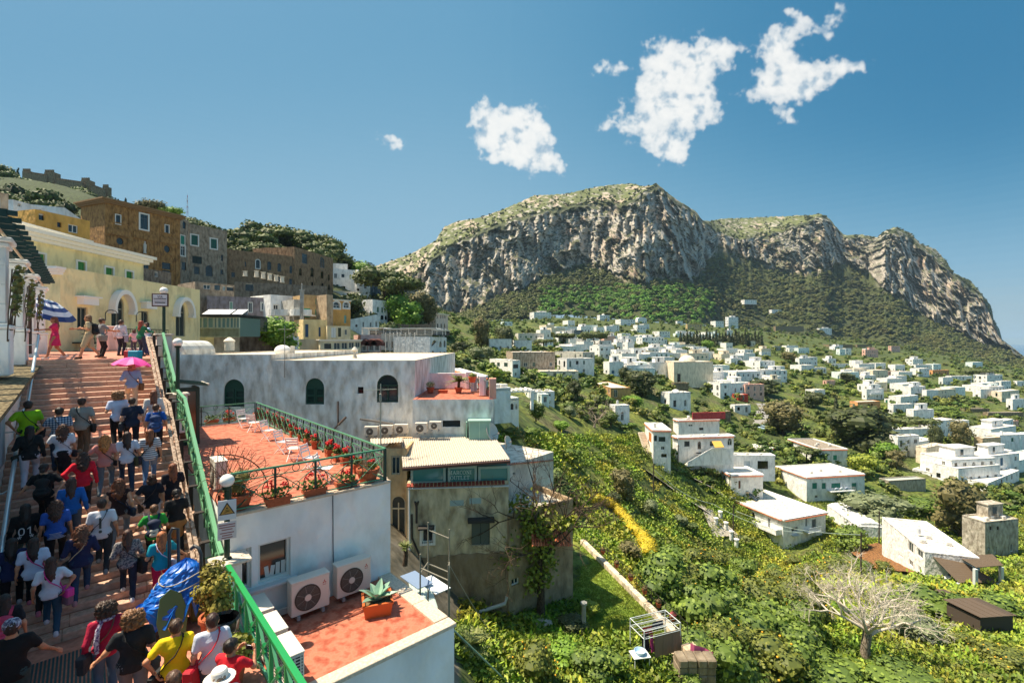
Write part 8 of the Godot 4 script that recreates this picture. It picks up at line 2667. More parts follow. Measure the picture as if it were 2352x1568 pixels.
	part("trunk",m,mt("a39683",.95,tx("bark"),1.2,V(1,.3,1)),dead)
	for k in 9:
		m=M.new()
		var a:=TAU*k/9.
		limb(m,V(0,1.5+.1*k,0),V(cos(a)*1.3,.85,sin(a)*.8).normalized(),1.75+.5*gd.randf(),.12,gd,4)
		part("branch",m,mt("c9bfae",.95),dead)
	for q in[[Z8,380,1470,1150,3.,"tall green yucca with a slim stem beside the cream roof corner"],[Z8,930,1640,1490,1.6,"spiky yucca at the bottom edge below the lemon tree"],[Z6,1140,1270,1150,2.6,"small date palm beside the big villa's stair"],[Z8,340,320,180,1.4,"small yucca on a crooked stem behind the scaffold"]]:
		var at:=hit(q[0][0]+q[1]*q[0][2],q[0][1]+q[2]*q[0][2],17.)
		if q[5].begins_with("small yucca"):at=P(930,1282,20.)
		var h:float=(q[2]-q[3])*q[0][2]/F*-at.z
		var o:=thing("palm" if "palm" in q[5]else "yucca",q[5],"palm" if "palm" in q[5]else "plant",at)
		m=M.new();m.tube([V(0,-.3,0),V(.05,h*.3,0),V(0,h*.62,0)],[.12,.09,.08],7)
		part("stem",m,bark(),o)
		part("fronds",palm_crown(h*.5,34,int(q[1]),.75),leaf_mat(),o).position=V(0,h*.62,0)
	tree("courtyard_palm_tree","feathery green tree behind the long roof, beside the glazed workshop","bright0",P(Z4[0]+845*Z4[2],Z4[1]+1200*Z4[2],58.),4.6,1.3,20)
	undergrowth()
func broom_hedge():
	var g:=rg(3)
	var ctl:=[[1330,1160],[1378,1158],[1410,1172],[1432,1195],[1452,1222],[1475,1250],[1492,1272],[1484,1290]]
	var o:=thing("broom_hedge","winding hedge of bright yellow broom flowers in the green garden","hedge",hit(1330,1162,17.))
	var base:=o.position
	for i in ctl.size()-1:
		var bl:=[]
		for k in 5:
			var t:=k/5.
			var p:=hit(lerpf(ctl[i][0],ctl[i+1][0],t),lerpf(ctl[i][1],ctl[i+1][1],t),17.)-base
			bl.append([p+V(g.randfn()*.15,.75,g.randfn()*.15),V(.85,.7,.75)])
		part("clump",leafy(bl,900,.13,70+i,Color(.85,.6,.02),Color(.4,.33,.02)),leaf_mat(),o)
func climbing_tree():
	var at:=G(1242,1440,-15.1)
	var o:=thing("ivy_clad_tree","old bare branched tree overgrown with bright leaves in the yard","tree",at)
	var g:=rg(11)
	var m:=M.new()
	m.tube([V(0,-.2,0),V(.02,1.6,0),V(-.06,3.2,.05),V(.1,4.6,0),V(.05,5.6,0)],[.26,.2,.19,.15,.11],9)
	for k in 11:limb(m,V(0,3.6+k*.19,0),V(cos(k*2.4)*1.3,.55+.04*k,sin(k*2.4)*.8).normalized(),1.9+g.randf(),.075,g,3)
	part("trunk",m,bark(),o)
	var bl:=[]
	for i in 12:bl.append([V(g.randf_range(-.35,.3),2.2+i*.32,g.randf_range(-.1,.3)),V(.5,.4,.42)])
	for i in 9:bl.append([V(-.9+g.randfn()*.5,4.9+g.randfn()*.7,g.randfn()*.4),V(.6,.5,.5)])
	for i in 5:bl.append([V(1.2+g.randfn()*.5,5.6+g.randfn()*.3,g.randfn()*.4),V(.4,.25,.4)])
	var lf:=M.new()
	for b in bl:
		for i in 95:
			var p:Vector3=b[0]+V(g.randfn(),g.randfn(),g.randfn())*b[1]*.62
			var d:=V(g.randfn(),g.randfn(),g.randfn()).normalized()*.11;var e:=d.cross(V(g.randfn(),g.randfn(),g.randfn())).normalized()*.09
			lf.col=Color(.09,.12,.015).lerp(Color(.34,.36,.04),g.randf())
			lf.quad(p-d,p-e,p+d,p+e)
	part("leaves",lf,leaf_mat(),o).set_meta("kind","stuff")
func undergrowth():
	var g:=rg(23)
	var tuft:=M.new()
	for i in 60:
		var o:=V(g.randfn()*.32,g.randf()*.28,g.randfn()*.32)
		var d:=V(g.randfn(),g.randfn()*.6+.5,g.randfn()).normalized()*.13;var e:=d.cross(V(g.randfn(),g.randfn(),g.randfn())).normalized()*.06
		tuft.col=Color(.1,.15,.02).lerp(Color(.36,.44,.05),g.randf())
		tuft.quad(o-d,o-e,o+d,o+e)
	var xf:=[];var cl:=[]
	var n:=0
	while n<26000:
		n+=1
		var d:=17.*pow(6.5,g.randf())
		var u:=g.randf_range(1060.,2420.)
		var p:=land(u,d)
		var v:=784.-p.y/d*F
		if v<1000. or v>1640.:continue
		if u<1300. and v>1150. and v<1380.:continue
		if u>1300 and u<1570 and v>1245+(u-1338)*.9 and v<1480:continue
		if u>1930 and u<2130 and v>1250 and v<1330:continue
		var near_hedge:=false
		for q in[[1350,1160],[1400,1168],[1432,1195],[1452,1222],[1475,1250],[1490,1280]]:
			if absf(u-q[0])<24 and v>q[1]-14 and v<q[1]+34:near_hedge=true
		if near_hedge:continue
		var a:=noise.get_noise_2d(p.x/9.,p.z/9.)
		if a<-.22 and d>40:continue
		var s:=g.randf_range(.6,1.4)*(1. if d<45 else 1.7)
		xf.append(Transform3D(Basis(VU,g.randf()*TAU).scaled(V(s,s*g.randf_range(.6,1.2),s)),p))
		var tone:=clampf(.5+a,.0,1.)
		var patch:=noise.get_noise_2d(p.x/14.+80.,p.z/14.)
		cl.append(Color(lerpf(.8,1.2,g.randf())+maxf(patch,.0)*.9,lerpf(.85,1.25,tone),.8,1)*lerpf(.6,1.15,g.randf())*(1.-1.2*clampf(-patch-.1,.0,.5)))
	stuff("undergrowth","weeds and low green plants covering the garden slopes",tuft.mesh(),leaf_mat(),xf,cl)
func net(bones:Array,cell:float,k:float,cuts:Array=[])->M:
	var lo:=VI*99.;var hi:=-lo
	for b in bones:
		var r:=maxf(b[2],b[3])+k*.5+cell*1.5
		for p in[b[0],b[1]]:
			lo=lo.min(p-VI*r);hi=hi.max(p+VI*r)
	var nx:=int((hi.x-lo.x)/cell)+2;var ny:=int((hi.y-lo.y)/cell)+2;var nz:=int((hi.z-lo.z)/cell)+2
	var f:=PackedFloat32Array();f.resize(nx*ny*nz);f.fill(1.)
	for b in bones:
		var a:Vector3=b[0];var ab:Vector3=b[1]-b[0]
		var ra:float=b[2];var rb:float=b[3];var fz:float=b[4]if b.size()>4 else 1.
		var reach:=maxf(ra,rb)+k+cell*1.5
		var l0:=((a.min(b[1])-VI*reach-lo)/cell).clamp(VO,V(nx-1,ny-1,nz-1));var l1:=((a.max(b[1])+VI*reach-lo)/cell).clamp(VO,V(nx-1,ny-1,nz-1))
		var abz:=V(ab.x,ab.y,ab.z*fz)
		var inv:=1./maxf(abz.length_squared(),1e-6)
		for y in range(int(l0.y),int(l1.y)+1):
			for z in range(int(l0.z),int(l1.z)+1):
				var row:=(y*nz+z)*nx
				var py:=lo.y+y*cell-a.y;var pz:=(lo.z+z*cell-a.z)*fz
				for x in range(int(l0.x),int(l1.x)+1):
					var p:=V(lo.x+x*cell-a.x,py,pz)
					var t:=clampf(p.dot(abz)*inv,.0,1.)
					var d:=(p-abz*t).length()-ra-(rb-ra)*t
					var o:=f[row+x]
					var h:=maxf(k-absf(o-d),.0)/k
					f[row+x]=minf(o,d)-h*h*k*.25
	for c in cuts:
		for y in ny:
			for z in nz:
				for x in nx:
					var i:=(y*nz+z)*nx+x
					if f[i]<cell*2.:f[i]=maxf(f[i],c[0].dot(lo+V(x,y,z)*cell)-c[1])
	var m:=M.new()
	var ids:=PackedInt32Array();ids.resize(nx*ny*nz);ids.fill(-1)
	var vs:=PackedVector3Array();var ns:=PackedVector3Array()
	var step:=[1,nz*nx,nx]
	for y in range(1,ny-2):
		for z in range(1,nz-2):
			var base:=(y*nz+z)*nx
			for x in range(1,nx-2):
				var i:=base+x
				var s:=f[i]<.0
				if s==(f[i+1]<.0)and s==(f[i+nx]<.0)and s==(f[i+nx+1]<.0):
					var j:=i+nz*nx
					if s==(f[j]<.0)and s==(f[j+1]<.0)and s==(f[j+nx]<.0)and s==(f[j+nx+1]<.0):continue
				var sum:=VO;var n:=0
				for e in 12:
					var ax:=e>>2;var q:=e&1;var w:=(e>>1)&1
					var o:=Vector3i(0,q,w)if ax==0 else Vector3i(q,0,w)if ax==1 else Vector3i(q,w,0)
					var i0:int=i+o.x+o.y*nz*nx+o.z*nx
					var i1:int=i0+step[ax]
					var v0:=f[i0];var v1:=f[i1]
					if(v0<.0)!=(v1<.0):
						var t:=v0/(v0-v1)
						sum+=V(o.x,o.y,o.z)+(V(t,0,0)if ax==0 else V(0,t,0)if ax==1 else V(0,0,t))
						n+=1
				ids[i]=vs.size()
				vs.append(lo+(V(x,y,z)+sum/n)*cell)
				ns.append(V(f[i+1]-f[i-1]+f[i+2]-f[i],f[i+nz*nx]-f[i-nz*nx]+f[i+2*nz*nx]-f[i],f[i+nx]-f[i-nx]+f[i+2*nx]-f[i]).normalized())
	for y in range(1,ny-2):
		for z in range(1,nz-2):
			for x in range(1,nx-2):
				var i:=(y*nz+z)*nx+x
				if ids[i]<0 and f[i]>cell*2.:continue
				var s:=f[i]<.0
				for ax in 3:
					if s==(f[i+step[ax]]<.0):continue
					var u:int=step[(ax+1)%3];var w:int=step[(ax+2)%3]
					var a:=ids[i];var b:=ids[i-u];var c:=ids[i-u-w];var d:=ids[i-w]
					if a<0 or b<0 or c<0 or d<0:continue
					var k2:=(vs[c]-vs[a]).cross(vs[b]-vs[a])
					if k2.dot(ns[a]+ns[b]+ns[c])<.0:var t:=b;b=d;d=t
					m.tris(vs[a],vs[b],vs[c],ns[a],ns[b],ns[c]);m.tris(vs[a],vs[c],vs[d],ns[a],ns[c],ns[d])
	return m
var shapes:={}
func leg_joints(pose:String)->Array:
	var l:={"S":[V(0,0,.0),V(0,0,.0)],"A":[V(0,.16,-.3),V(0,.03,.16)],"B":[V(0,.03,.16),V(0,.16,-.3)],"W":[V(0,.0,-.26),V(0,.06,.3)]}
	var o:=[]
	for s in 2:
		var sx:=-1. if s==0 else 1.
		var hip:=V(sx*.095,.93,0)
		var an:Vector3=V(sx*.1,.08,.02)+l[pose][s]
		var d:=an-hip
		var bend:=sqrt(maxf(.4356*.98-d.length_squared()*.5*.5-.2,.0))
		var mid:=(hip+an)*.5
		var half:=d.length()*.5
		var out:=sqrt(maxf(.44*.44-half*half,.0004))
		var fw:=V(0,d.z,-d.y).normalized()
		if fw.z>0:fw=-fw
		o.append([hip,mid+fw*out,an])
	return o
func arm_joints(pose:String)->Array:
	var t:={
		"d":[V(.07,-.27,.03),V(.03,-.245,-.06)],"s":[V(.09,-.26,.1),V(.02,-.23,-.1)],
		"b":[V(.1,-.25,.05),V(-.1,.04,-.23)],"c":[V(.12,-.24,.07),V(-.12,.16,-.14)],
		"f":[V(.06,-.2,-.2),V(-.02,-.02,-.26)],"p":[V(.12,-.19,-.17),V(-.14,.12,-.19)],"h":[V(.2,-.2,.06),V(-.12,-.2,.04)],
		"u":[V(.12,-.2,-.14),V(-.06,.24,-.08)],"o":[V(.16,-.23,-.04),V(.14,-.17,-.14)]}
	var o:=[]
	for s in 2:
		var q:Array=t[pose[s]]
		var sx:=-1. if s==0 else 1.
		var sh:=V(sx*.175,1.405,0)
		var f:=V(sx,1,1)
		o.append([sh,sh+q[0]*f,sh+q[0]*f+q[1]*f])
	return o
func torso(g:float,wide:float)->Array:
	return[[V(-.075,.95,.015),V(.075,.95,.015),.105*wide+g,.105*wide+g,1.12],[V(0,1.,0),V(0,1.28,.005),.118*wide+g,.128*wide+g,1.3],[V(-.09,1.3,.0),V(.09,1.3,.0),.1*wide+g,.1*wide+g,1.15],[V(-.15,1.395,.0),V(.15,1.395,.0),.062+g,.062+g,1.1],[V(0,1.38,.0),V(0,1.5,-.02),.068+g,.05+g*.3]]
func body_mesh(legs:String,arms:String,wide:float)->Mesh:
	var key:="body"+legs+arms+str(wide)
	if shapes.has(key):return shapes[key]
	var b:=torso(.0,wide*.97)
	b.append([V(0,1.46,-.01),V(0,1.56,-.02),.052,.055])
	for l in leg_joints(legs):b.append_array([[l[0],l[1],.088*wide,.058],[l[1],l[2],.058,.04],[l[2],l[2]+V(0,-.03,-.1),.04,.032]])
	for a in arm_joints(arms):b.append_array([[a[0],a[1],.05*wide,.038],[a[1],a[2],.038,.027]])
	var m:=net(b,.027,.045)
	m.add(head_shape(),Transform3D(Basis.IDENTITY,V(0,1.585,-.025)))
	var aj:=arm_joints(arms)
	for s in 2:
		var d:Vector3=(aj[s][2]-aj[s][1]).normalized()
		var z:=V(-1. if s==0 else 1.,0,0)if absf(d.x)<.9 else V(0,1,0)
		z=(z-d*z.dot(d)).normalized()
		var x:=(-d).cross(z)
		var hm:=hand_shape(pose_grip(arms[s]))
		if s==0:m.add(hm,Transform3D(Basis(x,-d,z),aj[s][2]))
		else:
			var mir:=M.new()
			for i in range(0,hm.v.size(),3):
				var f:=func(p:Vector3)->Vector3:return V(-p.x,p.y,p.z)
				mir.tris(f.call(hm.v[i]),f.call(hm.v[i+2]),f.call(hm.v[i+1]),f.call(hm.n[i]),f.call(hm.n[i+2]),f.call(hm.n[i+1]))
			m.add(mir,Transform3D(Basis(x,-d,z),aj[s][2]))
	shapes[key]=m.mesh()
	return shapes[key]
func pose_grip(p:String)->bool:return p in["b","c","p"]
func head_shape()->M:
	if shapes.has("head"):return shapes.head
	var b:=[[V(0,.045,.018),V(0,.035,-.012),.083,.08],[V(0,-.03,-.03),V(0,-.075,-.05),.062,.042],[V(0,-.1,.02),V(0,-.05,.02),.05,.055],
		[V(0,.015,-.09),V(0,-.025,-.108),.011,.016],[V(-.02,-.062,-.088),V(.02,-.062,-.088),.009,.009]]
	for s in[-1,1]:
		b.append([V(s*.083,.015,.008),V(s*.079,-.025,.004),.017,.011]);b.append([V(s*.045,.032,-.075),V(s*.012,.03,-.088),.012,.012])
		b.append([V(s*.04,-.012,-.062),V(s*.035,-.03,-.06),.026,.022])
	shapes.head=net(b,.0085,.02)
	return shapes.head
func hand_shape(grip:bool)->M:
	var key:="hand%s"%grip
	if shapes.has(key):return shapes[key]
	var b:=[[V(0,0,0),V(0,-.03,0),.024,.027,1.4],[V(-.022,-.045,0),V(.024,-.045,0),.021,.021,1.4],[V(-.024,-.08,0),V(.026,-.078,0),.016,.016,1.3]]
	for i in 4:
		var x:=-.027+i*.018
		var l:float=[.062,.074,.07,.054][i]
		var a:=.35 if not grip else 1.
		var p:=V(x,-.088,0)
		for k in 3:
			var an:=a*(k+.6)
			var q=p+V((i-1.5)*.001,-cos(an),-sin(an))*l*[.45,.32,.27][k]
			b.append([p,q,.0088-k*.0008,.0082-k*.0008]);p=q
	b.append([V(-.026,-.03,-.004),V(-.047,-.058,-.016),.014,.011]);b.append([V(-.047,-.058,-.016),V(-.05,-.088,-.026),.0105,.0085])
	shapes[key]=net(b,.006,.008)
	return shapes[key]
func top_mesh(arms:String,kind:String,wide:float)->Mesh:
	var key:="top"+arms+kind+str(wide)
	if shapes.has(key):return shapes[key]
	var b:=torso(.017,wide)
	b.pop_back()
	b.append([V(0,1.36,.0),V(0,1.46,-.005),.085,.066])
	b.append([V(0,.88,.01),V(0,1.,.01),.15*wide,.135*wide,1.2])
	if kind=="d":b.append([V(0,.56,.0),V(0,.95,.0),.21,.15,1.15])
	var hem:=.84 if kind!="d" else .55
	var cuts:=[[V(0,-1,0),-hem],[V(0,1,-.25),1.465]]
	for a in arm_joints(arms):
		if kind=="l":b.append_array([[a[0],a[1],.066*wide,.05],[a[1],a[2],.05,.04]])
		elif kind=="n":b.append([a[0]*.95+V(0,.07,0),a[0],.05,.056])
		else:b.append([a[0],a[0].lerp(a[1],.62),.068*wide,.062])
	shapes[key]=creased(net(b,.026,.03,cuts),.011)
	return shapes[key]
func creased(m:M,k:float)->Mesh:
	var q:=M.new()
	for i in m.v.size():
		var p:=m.v[i]
		m.v[i]=p+m.n[i]*k*(ridged.get_noise_3d(p.x*3.4+p.y*2.,p.y*4.2,p.z*3.4)-.1)
	for i in range(0,m.v.size(),3):
		var f:=(m.v[i+2]-m.v[i]).cross(m.v[i+1]-m.v[i]).normalized()
		q.tris(m.v[i],m.v[i+1],m.v[i+2],(m.n[i]+f).normalized(),(m.n[i+1]+f).normalized(),(m.n[i+2]+f).normalized())
	return q.mesh()
func bottom_mesh(legs:String,kind:String,wide:float)->Mesh:
	var key:="low"+legs+kind+str(wide)
	if shapes.has(key):return shapes[key]
	var b:=[[V(-.075,.95,.015),V(.075,.95,.015),.118*wide,.118*wide,1.1],[V(0,.98,0),V(0,1.03,0),.125*wide,.12*wide,1.2]]
	var cuts:=[[V(0,1,0),1.05]]
	for l in leg_joints(legs):
		if kind=="k":b.append([l[0],l[1],.11*wide,.092])
		elif kind=="s":b.append([V(0,.93,0),l[1]*V(.5,1,.7),.14*wide,.15])
		else:b.append_array([[l[0],l[1],.1*wide,.071],[l[1],l[2]+V(0,.0,0),.069,.053]])
	shapes[key]=creased(net(b,.026,.03,cuts),.009)
	return shapes[key]
func shoe_mesh(legs:String)->Mesh:
	var key:="shoe"+legs
	if shapes.has(key):return shapes[key]
	var b:=[]
	for l in leg_joints(legs):b.append_array([[l[2]+V(0,-.025,.03),l[2]+V(0,-.045,-.14),.047,.037],[l[2],l[2]+V(0,.02,.01),.047,.045]])
	shapes[key]=net(b,.018,.02).mesh()
	return shapes[key]
func hair_mesh(kind:String)->Mesh:
	if shapes.has("hair"+kind):return shapes["hair"+kind]
	var o:=V(0,1.585,-.025)
	var b:=[[o+V(0,.055,.028),o+V(0,.05,-.012),.09,.085],[o+V(0,.0,.045),o+V(0,.05,.03),.075,.085]]
	var rough:=.006;var cell:=.013
	match kind:
		"l":b.append_array([[o+V(0,-.02,.06),o+V(0,-.24,.115),.08,.06,1.2],[o+V(.05,-.02,.04),o+V(.06,-.3,.11),.05,.035],[o+V(-.05,-.02,.04),o+V(-.065,-.28,.11),.05,.035],[o+V(0,-.2,.12),o+V(.01,-.36,.13),.06,.025,1.4]]);rough=.007
		"c":b.append_array([[o+V(0,-.02,.06),o+V(0,-.22,.12),.105,.1,1.15],[o+V(.07,-.02,.02),o+V(.09,-.22,.07),.06,.055],[o+V(-.07,-.02,.02),o+V(-.09,-.22,.07),.06,.055],[o+V(0,-.2,.12),o+V(0,-.32,.13),.09,.04]]);rough=.022
		"f":b.append_array([[o+V(-.04,.06,.02),o+V(.04,.06,.02),.11,.11],[o+V(-.05,-.03,.04),o+V(.05,-.03,.04),.085,.085]]);rough=.024
		"b":b.append([o+V(0,.0,.09),o+V(0,-.02,.13),.045,.05]);rough=.01
		"p":b.append_array([[o+V(-.05,-.05,.03),o+V(.05,-.05,.03),.07,.07],[o+V(0,-.06,.05),o+V(0,-.1,.05),.075,.07]]);rough=.012
	var m:=net(b,cell,.02,[[V(0,-.35,-1),.068-o.y*.35-o.z]])
	for i in m.v.size():
		var p:=m.v[i]
		var n:=fine.get_noise_3d(p.x*22.,p.y*(9. if kind in["l","s"]else 20.),p.z*22.)+.5*fine.get_noise_3d(p.x*55.,p.y*(16. if kind in["l","s"]else 50.),p.z*55.)
		m.v[i]=p+m.n[i]*n*rough*2.2
		m.c[i]=Color.WHITE*clampf(.85+n*.9,.35,1.5)
	var flat:=M.new()
	for i in range(0,m.v.size(),3):
		var k:=(m.v[i+2]-m.v[i]).cross(m.v[i+1]-m.v[i]).normalized()
		flat.col=m.c[i]
		flat.tris(m.v[i],m.v[i+1],m.v[i+2],(k+m.n[i]).normalized(),(k+m.n[i+1]).normalized(),(k+m.n[i+2]).normalized())
	shapes["hair"+kind]=flat.mesh()
	return shapes["hair"+kind]
func cloth(spec:String)->StandardMaterial3D:
	if mats.has("cloth"+spec):return mats["cloth"+spec]
	var m:=StandardMaterial3D.new()
	m.roughness=.9
	if ":" in spec:
		var q:=spec.split(":")
		var a:=Color(q[1]);var b:=Color(q[2])
		var im:=Image.create(64,64,false,Image.FORMAT_RGB8)
		var nz:=FastNoiseLite.new();nz.frequency=.09;nz.seed=4
		for y in 64:
			for x in 64:
				var k:=.0
				match q[0]:
					"stripe":k=1. if y%16<5 else .0
					"thin":k=.7 if y%8<2 else .0
					"plaid":k=.45*float(x%16<7)+.45*float(y%16<7)
					_:k=smoothstep(.0,.12,nz.get_noise_2d(x,y))
				im.set_pixel(x,y,a.lerp(b,k))
		m.albedo_texture=ImageTexture.create_from_image(im)
		m.uv1_triplanar=true;m.uv1_scale=VI*(4.2 if q[0]!="camo" else 3.);m.uv1_triplanar_sharpness=6.
	else:m.albedo_color=Color(spec)
	bumpy(m,tx("clothfold"),.6)
	if not ":" in spec:m.uv1_triplanar=true;m.uv1_scale=VI*2.2
	mats["cloth"+spec]=m
	return m
func foot_of(u:float,v:float,H:float)->Vector3:
	if v<784.:return P(u,784,(H-.7)*F/(784.-v))+V(0,-.7,0)
	var d:=5.
	while d<32.:
		var p:=P(u,v,d)
		var dx:=p.x+6.7;var dz:=-p.z-11.
		var s:=-sin(deg_to_rad(TH))*dx+cos(deg_to_rad(TH))*dz
		if p.y<=stair_y(s)+H:return V(p.x,stair_y(s),p.z)
		d+=.02
	return P(u,v,10)
func person(q:Array)->Node3D:
	var H:float=q[2]
	var o:=thing("person",q[14],"person",foot_of(q[0],q[1],H),TH+q[3],"people on the steps")
	var skin:String=["c68e6c","b97f5e","d19c7c","c98a66"][int(q[0]+q[1])%4]
	var sm:=mt(skin,.55)
	var n:=part("body",body_mesh(q[4],q[5],q[13]),sm,o)
	if q[6]:part("dress" if q[6]=="d" else "top",top_mesh(q[5],q[6],q[13]),cloth(q[7]),o)
	if q[8]:part({"p":"trousers","k":"shorts","s":"skirt"}[q[8]],bottom_mesh(q[4],q[8],q[13]),cloth(q[9]),o)
	part("shoes",shoe_mesh(q[4]),mt(q[12],.7),o)
	if q[10]:part("hair",hair_mesh(q[10]),vc(mt((Color(q[11])*1.55).clamp().to_html(false),.5)),o)
	var face:=M.new()
	for s in[-1,1]:face.ball(V(s*.033,1.602,-.106),V(.013,.008,.006),6)
	part("eyes",face,mt("2a1c16",.3),o)
	var lips:=M.new();lips.ball(V(0,1.523,-.121),V(.02,.005,.006),6)
	part("mouth",lips,mt("9a4a44",.5),o)
	o.scale=VI*H/1.715
	return o
func worn(o:Node3D,called:String,label:String,cat:String)->Node3D:
	var t:=thing(called,label,cat,o.position,o.rotation_degrees.y)
	t.scale=o.scale
	return t
func strap_bag(o:Node3D,side:int,hex:String,strap:String,size:Vector3,label:String,called:="shoulder_bag",flap:=""):
	var t:=worn(o,called,label,"bag")
	var m:=M.new();var s:=float(side)
	var pts:=[V(s*.2,.98,.03),V(s*.12,1.12,.135),V(.0,1.24,.168),V(-s*.07,1.36,.145),V(-s*.1,1.45,.065),V(-s*.1,1.475,.0),V(-s*.09,1.43,-.09),V(.0,1.27,-.165),V(s*.12,1.1,-.15),V(s*.2,.98,.0)]
	for i in pts.size()-1:m.bar(pts[i],pts[i+1],.012,.034,V(s*.5,.5,.0)if i in[4,5]else V(pts[i].x*.1,0,pts[i].z).normalized())
	part("strap",m,mt(strap,.8),t)
	m=M.new();m.bev(V(s*(.215+size.x*.3),.95-size.y*.5+.04,.03),V(size.x,size.y,size.z),minf(size.x,.08)*.4,Basis(VU,s*.5))
	part("bag",m,mt(hex,.7),t)
	m=M.new();m.bev(V(s*(.215+size.x*.3),.95-size.y*.2+.03,.032),V(size.x*1.08,size.y*.55,size.z*1.05),minf(size.x,.08)*.3,Basis(VU,s*.5))
	part("flap",m,mt(flap if flap else hex,.6),t)
func backpack(o:Node3D,hex:String,trim:String,label:String):
	var t:=worn(o,"backpack",label,"backpack")
	var m:=net([[V(-.07,1.06,.2),V(.07,1.06,.2),.1,.1],[V(-.06,1.3,.18),V(.06,1.3,.18),.085,.085],[V(0,1.06,.2),V(0,1.3,.18),.12,.1]],.02,.03)
	part("bag",m,mt(hex,.75),t)
	m=net([[V(-.05,1.04,.28),V(.05,1.04,.28),.055,.055],[V(-.045,1.13,.27),V(.045,1.13,.27),.05,.05]],.016,.02)
	part("pocket",m,mt(trim,.75),t)
	for s in[-1,1]:
		m=M.new()
		var p:=[V(s*.09,1.38,.14),V(s*.11,1.465,.05),V(s*.11,1.475,-.02),V(s*.11,1.38,-.12),V(s*.13,1.2,-.15),V(s*.16,1.06,-.05)]
		for i in p.size()-1:m.bar(p[i],p[i+1],.045,.014,V(0,.6,.5))
		part("strap",m,mt(hex,.8),t)
func umbrella(called:String,label:String,at:Vector3,r:float,c1:String,c2:String,tilt:Basis):
	var o:=thing(called,label,"umbrella",at)
	o.basis=tilt
	var n:=8
	for i in n:
		var m:=M.new()
		var rows:=6
		for k in rows:
			m.col=Color(c2).srgb_to_linear()if k%2==1 and c2 else Color(c1).srgb_to_linear()
			var f:=func(a:float,t:float)->Vector3:
				var mid:=absf(fposmod(a*n/TAU,1.)-.5)*2.
				var rr:=r*t*(.95+.05*mid)
				return V(cos(a)*rr,.36*r*(1.-t*t)*1.35-.05*(1.-mid)*t,sin(a)*rr)
			for q in 2:
				var a0:float=TAU*(i+q*.5+.0005)/n;var a1:float=TAU*(i+q*.5+.4995)/n
				m.quad(f.call(a1,k/float(rows)),f.call(a0,k/float(rows)),f.call(a0,(k+1.)/rows),f.call(a1,(k+1.)/rows))
		var pm:=vc(mt("ffffff",.6));pm.backlight_enabled=true;pm.backlight=Color(.3,.3,.3)
		part("panel",m,pm,o)
	var s:=M.new();s.tube([V(0,.55*r,0),V(0,-.62,0)],.008,6)
	for i in n:s.tube([V(0,.3*r,0),V(cos(TAU*i/n)*r*.95,.0,sin(TAU*i/n)*r*.95)],.004,3)
	part("shaft",s,mt("b9bcc0",.4),o)
